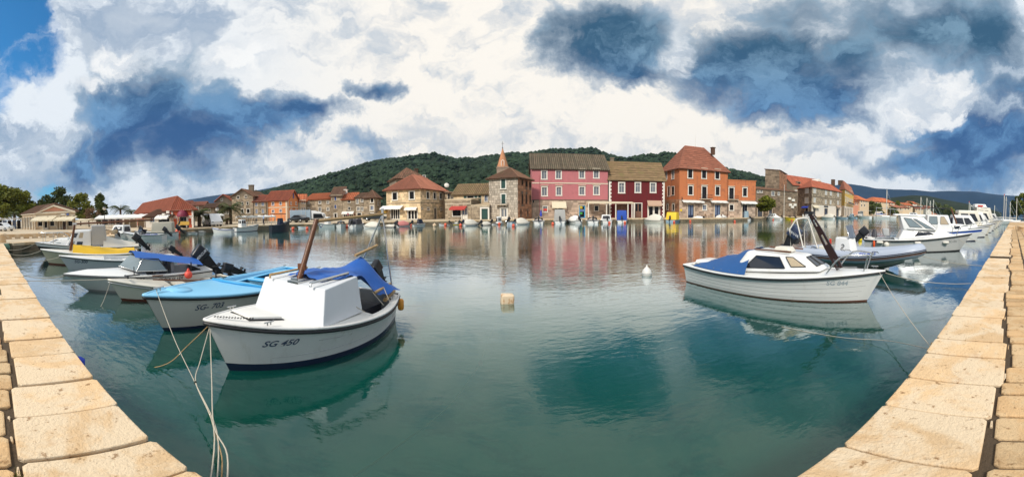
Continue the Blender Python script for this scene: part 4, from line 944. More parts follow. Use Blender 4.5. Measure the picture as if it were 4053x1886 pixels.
mb = MB(); mb.tube([(a.x, a.y-.5, QT), (a.x, a.y-.5, zb)], .04, 5); mb.build('post', IRON, aw)
h = House('house_behind_tan_one', 'weathered house with brown pyramid roof rising behind the tan house', 'house', 3, (358, 82, 712, 84), 455, STONEG, depth=9)
h.window((425, 460, 455, 490)); h.window((672, 430, 700, 475), pane=CURTG); h.stones(0, .5, .9, STONEG, h.H*.6); h.roof('pyr', TILEB, 345, over=.5, pitch=.45); h.chimney(598, 350, 400, m=TILEB)
dish = empty('satellite_dish', D(CR[3][0]+955/2.997, 72), .4, 'white satellite dish above the roof edge of the tan house', 'satellite dish')
z_ = HZ(CR[3][0]+955/2.997, CR[3][1]+548/2.997, 72); mb = MB(); mb.lathe([(.01, .12), (.35, .09), (.55, .0), (.56, -.03), (.35, .05), (.01, .08)], 12, M=Matrix.Translation((0, -.2, z_)) @ Matrix.Rotation(rad(75), 4, 'X')); mb.build('dish', FRAMEW, dish)
mb = MB(); mb.tube([(0, 0, z_-3.5), (0, 0, z_)], .04, 5); mb.build('mast', IRON, dish)
h = House('narrow_stone_house', 'narrow rear house between the tan house and the terrace roof', 'house', 3, (952, 70, 1036, 71), 625, CREAMP, depth=6); h.window((967, 648, 990, 715), pane=PANE); h.window((1005, 680, 1028, 715), pane=PANEB); h.roof('shed', TILEB, 600, over=.3)

# ---- row of old houses left of the tan one
h = House('stone_gate_house', 'grey stone house with brown pyramid roof left of the ochre canopy', 'house', 2, (2385, 76, 2530, 74), 412, STONEG, side=('r', 2600, 80))
for r in ((2472, 430, 2506, 483), (2467, 528, 2508, 583), (2472, 622, 2508, 668)): h.window(r, pane=PANE if r[1] < 500 else PANEB, fw=.2)
h.window((2555, 455, 2570, 520), e=1, pane=CURTG); h.stones(0, .45, .9, STONEG); h.stones(1, .45, .9, STONEG); h.roof('pyr', TILEB, 330, over=.5, pitch=.45)
h = House('narrow_row_house', 'narrow stone row house with paired windows and white framed black door', 'house', 2, (2277, 79, 2384, 78), 415, STONEG, depth=8)
for r in ((2287, 438, 2313, 498), (2347, 438, 2373, 478), (2297, 545, 2330, 588), (2350, 545, 2375, 588)): h.window(r, pane=CURTG)
h.door((2300, 618, 2350, 705), leaf=DOORG, frame=FRAMEW, n=1); h.stones(0, .45, .9, STONEG); h.roof('x', TILEB, 365, over=.3, pitch=.45)
h = House('red_roofed_row_house', 'stone row house with red roof and white framed shop front', 'house', 2, (2112, 80, 2275, 79.3), 440, STONEG, depth=8)
for r in ((2183, 453, 2208, 488), (2185, 545, 2208, 580)): h.window(r, pane=PANE, fw=.18)
h.door((2122, 628, 2172, 705), leaf=FRAMEW, frame=FRAMEW, glaze=.85); h.door((2198, 628, 2246, 705), leaf=FRAMEW, frame=FRAMEW, glaze=.85); h.awning((2108, 600, 2258, 622), AWNW, out=1, droop=1)
h.stones(0, .45, .9, STONEG); h.roof('x', TILEO, 365, over=.3, pitch=.45); h.chimney(2160, 318, 375, m=FRAMEW)
h = House('stone_turret_house', 'tall narrow stone turret with blue shutters and brown shed roof', 'house', 2, (1966, 80.5, 2110, 80), 385, STONEG, depth=6)
for r in ((2007, 410, 2033, 458), (2007, 515, 2033, 562)): h.shutter_window(r, SHUTB)
h.door((2006, 625, 2040, 705), leaf=FRAMEW, frame=FRAMEW, n=1, glaze=.8); h.stones(0, .45, .9, STONEG); h.roof('shed', TILEB, 290, over=.3)
h = House('long_row_house', 'long low stone row house with orange red roof', 'house', 2, (1652, 84, 1965, 81), 450, STONEG, depth=9)
for r in ((1672, 472, 1690, 503), (1807, 465, 1836, 500), (1914, 465, 1938, 498), (1672, 550, 1690, 585), (1807, 550, 1838, 598), (1912, 552, 1940, 586)): h.window(r, pane=CURTG)
for r in ((1700, 615, 1730, 705), (1850, 620, 1880, 705)): h.door(r, leaf=DOORB, n=1)
h.stones(0, .45, .9, STONEG); h.roof('x', TILEO, 370, over=.35, pitch=.45)
h = House('cream_row_house', 'small cream house squeezed beside the apricot gabled house', 'house', 2, (1562, 83, 1650, 83), 450, CREAMP, depth=8)
for r in ((1592, 458, 1606, 500), (1622, 458, 1636, 500), (1592, 550, 1606, 590), (1622, 550, 1636, 590)): h.window(r, pane=CURTG)
h.roof('x', TILEO, 385, over=.3, pitch=.45)
h = House('apricot_house', 'apricot orange house with cream corner strips and red gabled roof', 'house', 2, (1142, 79.5, 1412, 77), 458, ORNG2, side=('r', 1556, None))
for r in ((1210, 482, 1238, 522), (1308, 476, 1334, 517), (1213, 580, 1240, 612), (1308, 575, 1337, 608)): h.window(r, pane=SHUTB, fw=.2)
for r in ((1447, 478, 1460, 513), (1512, 478, 1525, 513), (1450, 572, 1466, 600), (1512, 572, 1525, 600)): h.window(r, e=1, pane=SHUTB, fw=.2)
h.fx = 1150; zb_ = h.uz(0, 1150, 553)[1]; h.band(0, raw=zb_, h=.25); h.band(0, e=1, raw=zb_, h=.25)
u_, z_ = h.uz(1, 1484, 545); mb = MB(); h.slab(mb, 1, u_-1, z_-.2, u_+1, z_, 0, .8); mb.build('balcony', FRAMES, h.root)
u_, z_ = h.uz(1, 1484, 402); mb = MB(); h.slab(mb, 1, u_-.3, z_-.6, u_+.3, z_+.6, .02, .08); mb.build('gable_window', SHUTB, h.root)
L0 = (h.q[1]-h.q[0]).length; L1 = (h.q[2]-h.q[1]).length
mb = MB()
for e, uu in ((0, 0), (0, L0-.5), (1, 0.08), (1, L1-.5)): mb = MB(); h.slab(mb, e, uu, 0, uu+.42, h.H-.3, -.02, .05); mb.build('corner_strip', CORN, h.root)
h.roof('x', TILER, 340, over=.4, pitch=.4)
h = House('blue_shuttered_house', 'stone house with pale blue shutters left of the apricot house', 'house', 2, (982, 80, 1140, 79), 466, STONEG, depth=9)
for r in ((998, 484, 1028, 528), (1078, 482, 1112, 526), (1002, 574, 1031, 623), (1082, 572, 1111, 620)): h.shutter_window(r, mat('pale_blue_shutter', (.26, .32, .44), .6, .1, 6))
h.stones(0, .45, .9, STONEG); h.roof('x', TILER, 395, over=.35, pitch=.42)
h = House('gabled_stone_house', 'tall grey stone house with broad front gable and chimney', 'house', 2, (704, 82, 976, 80), 412, STONEG, depth=14)
for r in ((767, 403, 793, 435), (870, 393, 892, 423), (762, 488, 778, 513), (827, 482, 845, 516), (892, 478, 913, 510), (822, 570, 848, 618), (892, 568, 928, 618)): h.window(r, pane=PANE, fw=.18)
h.stones(0, .45, .9, STONEG); h.roof('y', TILEB, 315, over=.35, pitch=.45); h.chimney(957, 262, 350, w_=1.2)
h = House('rear_gabled_house', 'rear stone house with small gable and bright red roof', 'house', 2, (492, 96, 700, 95), 470, STONEG, depth=12); h.window((563, 436, 583, 462), fw=.2); h.roof('y', TILER, 385, over=.3, pitch=.5)
for i, (x0, x1, r_, ye, yr, rm, lb) in enumerate(((350, 480, 88, 545, 500, TILEB, 'low house with brown roof behind the palm trees'), (180, 345, 100, 520, 478, TILEW, 'distant house with faded red roof right of the red restaurant'), (0, 160, 104, 500, 470, TILER, 'distant red roof rising behind the red restaurant'), (590, 705, 84, 575, 520, TILEB, 'low brown roofed house behind the tall palm'))):
    h = House('old_house', lb, 'house', 2, (x0, r_, x1, r_-1), ye, STONEG, depth=8); h.window(((x0+x1)/2-12, ye+18, (x0+x1)/2+12, ye+55), pane=CURTG, fw=.2); h.window((x0+12, ye+18, x0+34, ye+55), pane=CURTG, fw=.2); h.roof('x', rm, yr, over=.4, pitch=.45)

# ---- red restaurant
h = House('red_restaurant', 'red plastered restaurant with burgundy arched awning and wide red roof', 'restaurant', 1, (2036, 49.5, 2296, 47), 372, REDP, side=('l', 1600, 75))
h.door((2135, 475, 2215, 560), leaf=DOORG, frame=FRAMEW, fw=.2, glaze=.8)
for r in ((2052, 485, 2112, 560), (2228, 480, 2282, 560)):
    u0, z0, u1, z1 = h.rect(0, r); mb = MB(); g = .1
    for (a, b_, c, d_) in ((u0, z0, u0+g, z1), (u1-g, z0, u1, z1), (u0+g, z1-g, u1-g, z1)): h.slab(mb, 0, a, b_, c, d_, -.02, .06)
    mb.build('panel_frame', FRAMEW, h.root)
u0, z0, u1, z1 = h.rect(0, (2112, 388, 2236, 468)); cu = (u0+u1)/2; ra_ = (u1-u0)/2; rows_ = []
for i in range(9):
    a = (pi/2)*i/8; rows_.append([h.pt(0, cu+ra_*math.cos(t_)*math.cos(0), z0+(z1-z0)*math.sin(t_)*math.cos(a)*1, .05+ra_*.95*math.sin(a)*math.sin(t_)) for t_ in [pi*j/12 for j in range(13)]])
mb = MB(); mb.grid(rows_, sm=True); mb.build('arched_awning', AWNM, h.root)
h.fx = 2050; h.band(470, h=.16, m=FRAMEW); mb = MB()
L0 = (h.q[1]-h.q[0]).length
for uu in (0, L0-.3): mb = MB(); h.slab(mb, 0, uu, 0, uu+.28, h.H-.3, -.02, .06); mb.build('corner_strip', FRAMEW, h.root)
h.roof('hip', TILER, 280, over=.5, pitch=.36)
h = House('restaurant_annex', 'low white gable fronted annex with dark tiled roof beside the red restaurant', 'annex', 1, (1725, 52, 2026, 49), 470, WHITEP, depth=7)
h.window((1778, 482, 1835, 535), pane=PANEB, fw=.1); h.door((1880, 490, 2015, 592), leaf=IRON, frame=FRAMEW, n=3, glaze=.9); h.awning((1870, 452, 2022, 480), AWNW, out=.9, droop=1)
for (x, y) in ((2003, 415), (1953, 445)):
    u0, z0, u1, z1 = h.rect(0, (x-16, y-14, x+16, y+16)); mb = MB(); h.slab(mb, 0, u0, z0, u1, z1, .02, .35); mb.build('air_conditioner', FRAMEW, h.root)
h.roof('x', TILEB, 385, over=.4, pitch=.4)
# ---- kiosk with pediment
h = House('pedimented_kiosk', 'cream kiosk with salmon pediment, striped awnings and columns', 'kiosk', '1b', (652, 60, 1372, 54.5), 650, CREAMP, side=('l', 402, 68))
for r in ((692, 792, 775, 893), (912, 792, 992, 890), (1015, 792, 1052, 890), (1242, 785, 1328, 888)): h.window(r, pane=PANE, frame=FRAMEW, fw=.1)
h.door((793, 795, 868, 960), leaf=FRAMEW, frame=FRAMEW, n=1, glaze=.8); h.door((1142, 785, 1218, 960), leaf=DOORB, frame=FRAMEW, glaze=.75)
h.fx = 700; h.band(662, h=.25, m=CORN, o=.2); h.band(716, h=.12, m=CORN, o=.08)
h.awning((655, 720, 1050, 778), AWNC, out=1.6, droop=1); h.awning((1062, 720, 1418, 772), AWNC, out=1.6, droop=1)
for x in (662, 890, 1058, 1110, 1232, 1350):
    u_, _ = h.uz(0, x, 900); mb = MB(); mb.lathe([(.2, 0), (.2, .15), (.15, .2), (.13, h.H-.9), (.2, h.H-.75)], 10, M=Matrix.Translation(h.pt(0, u_, 0, .22))); mb.build('column', CORN, h.root)
L3 = (h.q[0]-h.q[3]).length
for i in range(5): mb = MB(); mb.lathe([(.22, 0), (.22, .15), (.17, .2), (.15, h.H-.8), (.22, h.H-.7)], 10, M=Matrix.Translation(h.pt(3, L3*(i+.5)/5, 0, .3))); mb.build('column', CORN, h.root)
for i in range(4): u_ = L3*(i+1)/5; h.window(None, e=3, raw=(u_-.7, .5, u_+.7, 2.3), pane=PANE)
h.roof('y', TILEB, 492, over=.5, pitch=.36)
q0, q1 = h.q[0], h.q[1]; Lf = (q1-q0).length; mb = MB()
mb.face([h.pt(0, Lf*.16, h.H+.12, .06), h.pt(0, Lf*.84, h.H+.12, .06), h.pt(0, Lf*.5, h.H+.12+(h.rise-.5)*.80, .06)]); mb.build('pediment_panel', PINKP, h.root)
mb = MB(); zr_ = h.H+h.rise
for a, c in (((-.2, h.H-.05), (Lf/2, zr_-.1)), ((Lf+.2, h.H-.05), (Lf/2, zr_-.1))):
    P0, P1 = h.pt(0, *a, 0), h.pt(0, *c, 0); o_ = h.pt(0, 0, 0, .3)-h.pt(0, 0, 0, 0); up = Vector((0, 0, -.32))
    mb.hexa([P0+up, P1+up, P1+up+o_, P0+up+o_, P0, P1, P1+o_, P0+o_])
mb.build('pediment_moulding', CORN, h.root)
u0, z0, u1, z1 = h.rect(0, (1228, 663, 1270, 697)); mb = MB(); h.slab(mb, 0, u0, z0, u1, z1, .2, .26); mb.build('wall_sign', SHUTB, h.root)
u0, z0, u1, z1 = h.rect(0, (1125, 672, 1205, 688)); mb = MB(); h.slab(mb, 0, u0, z0, u1, z1, .2, .24); mb.build('wall_plate', FRAMEW, h.root)

# ------------------------------------------------------------------ boats
class Boat:
    """local frame: x to the bow, y to port, z up from the waterline"""
    def __init__(s, name, label, bow, stern, B, F, draft=.3, tr=.75, rake=.4, p=2.2, wr=.84, cat='boat', group=None, N=20, a=.42, bz=.055):
        s.bz = bz
        bow, stern = Vector((*bow, 0)), Vector((*stern, 0)); d = bow-stern; s.L = d.length
        s.root = empty(name, (bow+stern)/2, math.atan2(d.y, d.x), label, cat, group)
        s.B, s.F, s.draft, s.tr, s.rake, s.p, s.wr, s.N, s.a = B, F, draft, tr, rake, p, wr, N, a
    def half(s, t):
        if t < s.a: k = s.tr+(1-s.tr)*math.sin(pi/2*t/s.a)
        else: k = max(0, 1-((t-s.a)/(1-s.a))**s.p)**.9
        return max(.012, s.B/2*k)
    def sheer(s, t):
        f0, f1, f2 = s.F; m = .42
        return f0*(t-m)*(t-1)/((0-m)*(0-1))+f1*t*(t-1)/(m*(m-1))+f2*t*(t-m)/(1*(1-m))
    def xs(s, t, z): return -s.L/2+t*(s.L-s.rake)+s.rake*t**4*max(0, min(1, (z+s.draft*.4)/(s.sheer(t)+s.draft*.4)))
    def t_of(s, x):
        lo, hi = 0, 1
        for _ in range(24):
            m = (lo+hi)/2
            if s.xs(m, s.sheer(m)) < x: lo = m
            else: hi = m
        return lo
    def sec(s, t):
        b_, h = s.half(t), s.sheer(t); w_ = b_*(s.wr-.25*max(0, t-.5)); dr = s.draft*(1-.6*max(0, t-.7)/.3); out = []
        for q in (0, .35, .65, .85): out.append((w_*(1-(1-q)**2)**.6*.97, -dr*(1-q**2.2)))
        z1_ = s.bz*(1+.5*t**4); out.append((w_, 0)); out.append((w_+(b_-w_)*.1, z1_))
        for v in (.25, .5, .75, 1): out.append((w_+(b_-w_)*(.1+.9*v**1.15), z1_+(h-z1_)*v))
        return out
    def side(s, sgn, x, z, o=0):    # a point on the topside, o outwards
        t = s.t_of(x)
        for _ in range(3):
            e = x-s.xs(t, z); t = max(0, min(1, t+e/(s.L-s.rake+.6*s.rake)))
        sc_ = s.sec(t); y = sc_[-1][0]
        for (y0, z0), (y1, z1) in zip(sc_[:-1], sc_[1:]):
            if z0 <= z <= z1: y = y0+(y1-y0)*(z-z0)/max(1e-6, z1-z0); break
        return Vector((x, sgn*(y+o), z))
    def hull(s, m, boot=None, stripe=None):
        mb = MB(); ts = [i/s.N for i in range(s.N+1)]
        for sg in (1, -1):
            rows = [[Vector((s.xs(t, z), sg*y, z)) for y, z in s.sec(t)] for t in ts]
            if sg < 0: rows = [r[::-1] for r in rows]
            k = len(rows[0]); nb = 5
            def mif(i, j, sg=sg, k=k):
                jj = j if sg > 0 else k-2-j
                return 1 if jj < nb else (2 if stripe and jj >= k-1-stripe[1] else 0)
            mb.grid(rows, mif=mif)
        tr = s.sec(0); x = s.xs(0, 0)
        for (y0, z0), (y1, z1), j in zip(tr[:-1], tr[1:], range(20)):
            mb.face([(s.xs(0, z0), -y0, z0), (s.xs(0, z0), y0, z0), (s.xs(0, z1), y1, z1), (s.xs(0, z1), -y1, z1)], 1 if j < 5 else 0)
        s.hm = m
        o = mb.build('hull', [m, boot or m]+([stripe[0]] if stripe else []), s.root); weld(o, smooth=50); return o
    def edge(s, t, o=0, dz=0, sg=1): return Vector((s.xs(t, s.sheer(t)), sg*max(0, s.half(t)+o), s.sheer(t)+dz))
    def rub(s, m, r=.025, dz=-.02, t0=0, name='rub_rail', o=.005, n=26):
        mb = MB()
        pts = [s.edge(t0+(1-t0)*i/n, o, dz) for i in range(n+1)]; pts2 = [s.edge(t0+(1-t0)*i/n, o, dz, -1) for i in range(n+1)]
        mb.tube(pts+pts2[::-1], r, 6)
        if t0 == 0: mb.tube([pts[0], pts2[0]], r, 6)
        return mb.build(name, m, s.root)
    def deck(s, t0, t1, m, camber=.05, dz=.004, name='deck', inset=.0, n=12, k=8):
        rows = []
        for i in range(n+1):
            t = t0+(t1-t0)*i/n; b_ = max(.01, s.half(t)-inset); row = []
            for j in range(k+1): y = -b_+2*b_*j/k; row.append((s.xs(t, s.sheer(t)), y, s.sheer(t)+dz+camber*(1-(y/b_)**2)*min(1, b_/.4)))
            rows.append(row)
        mb = MB(); mb.grid([r[::-1] for r in rows]); o = mb.build(name, m, s.root); return o
    def cockpit(s, t0, t1, w_, floor, m, mi=None, n=12, camber=0):
        """gunwales, inner sides, end walls and sole between t0 and t1"""
        ins = []
        for sg in (1, -1):
            r = []
            for i in range(n+1):
                t = t0+(t1-t0)*i/n; x = s.xs(t, s.sheer(t)); b_ = s.half(t); h = s.sheer(t); bi = max(.05, b_-w_)
                r.append([(x, sg*b_, h+.004), (x, sg*bi, h+.02), (x, sg*(bi-.02), h-.05), (x, sg*(bi*.86), floor)])
            ins.append(r)
        mb = MB()
        for sg, r in zip((1, -1), ins): mb = MB(); mb.grid(r if sg < 0 else [q[::-1] for q in r], sm=False); g_ = mb.build('gunwale', m, s.root)
        mb = MB()
        mb.grid([[r0[3], r1[3]] for r0, r1 in zip(*ins)], sm=False)
        for k in (0, n):
            a, c = ins[0][k], ins[1][k]; mb.face([a[1], c[1], c[3], a[3]])
        mb.build('cockpit', mi or m, s.root); return g_
    def cabin(s, xa, xf, wa, wf, z0, z1, m, ta=0, tf=.3, ti=.1, zf=None, bev=.05, name='cabin', z0f=None):
        """xa..xf base; ta/tf pull the top in at the back/front; ti pulls the sides in"""
        zf = zf if zf is not None else z1; z0f = z0f if z0f is not None else z0
        P = [Vector(q) for q in ((xa, -wa, z0), (xf, -wf, z0f), (xf, wf, z0f), (xa, wa, z0), (xa+ta, -wa+ti, z1), (xf-tf, -wf+ti, zf), (xf-tf, wf-ti, zf), (xa+ta, wa-ti, z1))]
        mb = MB(); mb.hexa(P); o = mb.build(name, m, s.root); weld(o, bev, 3)
        return o, {'stb': (P[0], P[1], P[5], P[4]), 'port': (P[2], P[3], P[7], P[6]), 'front': (P[1], P[2], P[6], P[5]), 'aft': (P[3], P[0], P[4], P[7]), 'top': (P[4], P[5], P[6], P[7])}
    def panel(s, face, poly, m, name='cabin_window', th=.012, parent=None, frame=None, rd=.18):
        """rounded panel on a cabin face; poly in face coordinates 0..1"""
        a, b_, c, d = face; n = (b_-a).cross(d-a).normalized()
        P = lambda u, v, o: (a*(1-u)*(1-v)+b_*u*(1-v)+c*u*v+d*(1-u)*v)+n*o
        pts = []
        for i, (u, v) in enumerate(poly):
            (pu, pv), (nu, nv) = poly[i-1], poly[(i+1) % len(poly)]
            for f in (rd, rd*.3): pts.append((u+(pu-u)*f*(1 if f == rd else .4), v+(pv-v)*f*(1 if f == rd else .4)))
            for f in (rd*.3, rd): pts.append((u+(nu-u)*f*(1 if f == rd else .4), v+(nv-v)*f*(1 if f == rd else .4)))
        mb = MB(); top = [P(u, v, th) for u, v in pts]; bot = [P(u, v, -.01) for u, v in pts]
        mb.face(top)
        for i in range(len(pts)): mb.face([bot[i], bot[(i+1) % len(pts)], top[(i+1) % len(pts)], top[i]])
        o = mb.build(name, m, parent or s.root)
        if frame: mb = MB(); mb.tube([P(u, v, th) for u, v in pts+[pts[0]]], .012, 5); mb.build('window_trim', frame, o)
        return o
    def text(s, body, x, z, size, m, sg=1, shear=.3, name='registration_number'):
        return text_on(body, size, lambda a, c: s.side(sg, x-sg*a, z+c, .006), name, m, s.root, shear)
    def tarp(s, t0, t1, h0, h1, m, edge=.02, drop=.06, name='cover', n=22, k=14, peak=1.0, wr=.02, z0=0, sag=.04, seed=1, hump=False):
        rows = []
        for i in range(n+1):
            f = i/n; t = t0+(t1-t0)*f; b_ = s.half(t)+edge; hh = h0+(h1-h0)*(math.sin(pi*min(1, .12+f*.9))**.8 if hump else f); row = []
            for j in range(k+1):
                q = -1+2*j/k; y = b_*q; zz = s.sheer(t)-drop+z0+(hh+drop)*(1-abs(q)**(1+peak))-(sag*math.sin(pi*f)*(1-q*q))
                nz = mnoise.noise(Vector((f*4.5*(t1-t0)*s.L/2, q*2.2+f*1.5, seed*3.1)))+.6*mnoise.noise(Vector((f*14, q*3+f*4, seed)))
                row.append((s.xs(t, s.sheer(t)), y, zz+wr*nz*(1-abs(q)**3)))
            rows.append(row)
        mb = MB(); mb.grid([r[::-1] for r in rows]); mb.face(rows[0]); mb.face(rows[-1][::-1]); return mb.build(name, m, s.root)
    def bar(s, pts, r, m, name, n=6, smooth=False, parent=None, r1=None):
        mb = MB(); mb.tube(curve(pts, 5) if smooth else pts, r, n, r1=r1); return mb.build(name, m, parent or s.root)
    def outboard(s, x, y, z, sc_=1, tilt=.9, col=None, parent=None, text=None, yaw=0):
        """cowling, leg and propeller of a tilted-up motor hung on the transom"""
        M = Matrix.Translation((x, y, z)) @ Matrix.Rotation(yaw, 4, 'Z') @ Matrix.Rotation(tilt, 4, 'Y') @ Matrix.Scale(sc_, 4)
        col = col or BLKG
        mb = MB(); P = [M @ Vector(q) for q in ((-.42, -.15, .02), (.05, -.15, .02), (.05, .15, .02), (-.42, .15, .02), (-.36, -.12, .50), (.10, -.13, .42), (.10, .13, .42), (-.36, .12, .50))]
        mb.hexa(P); o = mb.build('outboard_motor', col, parent or s.root); weld(o, .06*sc_, 3, 55)
        mb = MB(); Q = [(-.30, -.06, -.66), (-.10, -.05, -.66), (-.10, .05, -.66), (-.30, .06, -.66), (-.34, -.10, .03), (.0, -.10, .03), (.0, .10, .03), (-.34, .10, .03)]
        mb.hexa([M @ Vector(q) for q in Q])
        mb.hexa([M @ Vector(q) for q in ((-.46, -.09, -.50), (-.06, -.09, -.50), (-.06, .09, -.50), (-.46, .09, -.50), (-.44, -.09, -.47), (-.06, -.09, -.47), (-.06, .09, -.47), (-.44, .09, -.47))])
        mb.hexa([M @ Vector(q) for q in ((-.26, -.015, -.92), (-.16, -.015, -.92), (-.16, .015, -.92), (-.26, .015, -.92), (-.32, -.04, -.66), (-.08, -.04, -.66), (-.08, .04, -.66), (-.32, .04, -.66))])
        mb.tube([M @ Vector((-.42, 0, -.7)), M @ Vector((-.05, 0, -.7))], .05*sc_, 6)
        l_ = mb.build('motor_leg', BLK, o)
        mb = MB()
        for k in range(3):
            a = 2*pi*k/3; c, sn = math.cos(a), math.sin(a); mb.face([M @ Vector((-.42, .03*c, -.7+.03*sn)), M @ Vector((-.39, .12*c-.05*sn, -.7+.12*sn+.05*c)), M @ Vector((-.45, .12*c+.04*sn, -.7+.12*sn-.04*c))])
        mb.build('propeller', STEEL, o)
        mb = MB(); mb.hexa([M @ Vector(q) for q in ((.0, -.13, -.12), (.13, -.13, -.12), (.13, .13, -.12), (.0, .13, -.12), (.0, -.13, .04), (.13, -.13, .04), (.13, .13, .04), (.0, .13, .04))]); mb.build('transom_clamp', BLK, o)
        if text:
            for sg in (1, -1):
                text_on(text, .11*sc_, lambda a, c: M @ Vector((-.16-sg*a*1.0, sg*.156*(1-.1*(c+.1)), .22+c)), 'motor_lettering', TXTW, o, .2)
        return o
    def fender(s, p, r, L, m, axis='z', name='fender'):
        mb = MB(); M = Matrix.Translation(p) @ (Matrix.Rotation(pi/2, 4, 'X') if axis == 'y' else Matrix.Rotation(pi/2, 4, 'Y') if axis == 'x' else Matrix())
        mb.lathe([(.005, -L/2), (r*.7, -L/2+r*.2), (r, -L/2+r*.7), (r, L/2-r*.7), (r*.7, L/2-r*.2), (.005, L/2)], 10, M=M); return mb.build(name, m, s.root)
    def cleat(s, p, m=STEEL, k=1, name='cleat'):
        x, y, z = p; mb = MB(); mb.tube([(x-.09*k, y, z+.05*k), (x+.09*k, y, z+.05*k)], .013*k, 5); mb.tube([(x-.03*k, y, z), (x-.03*k, y, z+.05*k)], .012*k, 5); mb.tube([(x+.03*k, y, z), (x+.03*k, y, z+.05*k)], .012*k, 5); return mb.build(name, m, s.root)
    def W(s, p): return Matrix.Translation(s.root.location) @ Matrix.Rotation(s.root.rotation_euler[2], 4, 'Z') @ Vector(p)
def rope(pts, r, m, label, sag=0, name='mooring_rope', group=None):
    pts = [Vector(p) for p in pts]
    if len(pts) == 2: pts = [pts[0].lerp(pts[1], i/14)+Vector((0, 0, -sag*4*(i/14)*(1-i/14))) for i in range(15)]
    else: pts = curve(pts, 6)
    mb = MB(); mb.tube(pts, r, 5); o = mb.build(name, m); return tag(o, label, 'rope', group or 'mooring ropes')

# ---- A: white cabin boat SG 450, nearest on the left
A = Boat('cabin_boat', 'white wooden cabin boat SG 450 with blue tarp and brown mast, nearest to the quay', (-3.50, 2.66), (-2.64, 6.58), 1.96, (.60, .585, .90), draft=.25, tr=.52, rake=.40, p=2.5, wr=.80, N=26, bz=.10, group='boats moored bow to the near quay')
A.hull(WHITED, NAVY); A.rub(BLK, .03, -.055); A.rub(WHITED, .024, -.002, name='gunwale_strip')
A.deck(.40, 1, DECKW, .05, name='foredeck'); A.cockpit(.03, .42, .12, .16, DECKW, GREYD)
xf = .62
o, F = A.cabin(-.46, xf, .72, .84, .64, 1.26, mat('chalky_white_paint', (.66, .68, .70), .6, .07, 3, .1, 30, stain=((.42, .46, .5), 5, .62, .35)), ta=.0, tf=.16, ti=.10, z0f=.68, zf=1.22, bev=.02)
def dk(x, y, o): t = A.t_of(x); return Vector((x, y, A.sheer(t)+.004+.05*(1-(y/A.half(t))**2)*min(1, A.half(t)/.4)+o))
for nm, mm, (xa, xb, ya, yb), (o0, o1) in (('hatch_gasket', BLK, (.92, 1.46, .36, .26), (-.02, .018)), ('deck_hatch', DECKW, (.945, 1.44, .335, .24), (.018, .055))):
    mb = MB(); mb.hexa([dk(xa, -ya, o0), dk(xb, -yb, o0), dk(xb, yb, o0), dk(xa, ya, o0), dk(xa, -ya, o1), dk(xb, -yb, o1), dk(xb, yb, o1), dk(xa, ya, o1)]); q = mb.build(nm, mm, A.root); weld(q, .012, 2)
mast0, mast1 = Vector((.34, .02, 1.20)), Vector((-.12, .02, 2.24))
mb = MB(); mb.tube([mast0, mast0.lerp(mast1, .5), mast1], .050, 8, r1=.042); m_ = mb.build('mast', WOOD, A.root)
mb = MB(); mb.box((.24, -.11, 1.215), (.46, .15, 1.25)); mb.box((.28, -.07, 1.25), (.42, .11, 1.29)); mb.build('mast_step', STEEL, m_)
mb = MB(); c = mast0.lerp(mast1, .25); mb.box((c.x-.025, -.085, c.z-.05), (c.x+.025, .085, c.z+.05)); mb.build('mast_cheek', WOOD, m_)
be = Vector((-1.78, .28, 2.30)); A.bar([mast1+Vector((0, 0, -.03)), be], .032, WOODL, 'boom')
A.bar([mast1+Vector((-.02, 0, -.04)), mast1+Vector((-.1, 0, -.14)), mast1+Vector((-.16, 0, -.08))], .012, STEEL, 'boom_hook', smooth=True)
A.bar([be, (-1.62, -.50, .66)], .017, STEEL, 'boom_strut'); A.bar([be, (-1.84, .46, .66)], .017, STEEL, 'boom_strut'); A.bar([be+Vector((0, 0, .12)), be+Vector((0, 0, -.16))], .03, STEEL, 'boom_crutch')
# tarp thrown over a ridge pole between cabin roof and stern
rows = []; n, k = 24, 16
for i in range(n+1):
    f = i/n; x = .22-f*2.02; row = []
    ridge = 1.315+.025*math.sin(f*9)+(.12*min(1, max(0, (f-.50)/.25)) if f < .8 else .12-.55*(f-.8)/.2); wdt = (.40 if f < .16 else .52)+.16*f; low = 1.262 if f < .40 else 1.262-.50*min(1, (f-.40)/.25)
    for j in range(k+1):
        q = -1+2*j/k; y = q*wdt; z = low+(ridge-low)*(1-abs(q)**1.25)
        z += .035*abs(mnoise.noise(Vector((f*8, q*2.5, 2))))+.02*mnoise.noise(Vector((f*22, q*5, 4)))+.02*math.sin(9*q+7*f)*(1-q*q)+(.02*math.sin(30*f) if abs(q) > .8 else 0)
        row.append((x, y, z))
    rows.append(row)
mb = MB(); mb.grid(rows); mb.build('tarp', TARPB, A.root)
A.bar([(-1.2, 0, 1.49), (-1.98, 0, 1.62)], .03, WOODL, 'ridge_pole')
for y in (-.5, .5): A.bar([(.52, y, 1.24), (.52, y, 1.30), (-.36, y, 1.32), (-.36, y, 1.24)], .022, WOODL if y < 0 else STEEL, 'handrail')
A.bar([(-.95, .62, .86), (-1.75, .46, .86)], .028, WOODL, 'rail_plank'); A.bar([(-1.3, .62, .64), (-1.95, .42, .66)], .045, WOODL, 'stern_rail')
A.outboard(-1.98, -.05, .98, .56, .5); A.fender(Vector((-1.82, .66, .42)), .065, .26, AMBER)
mb = MB()
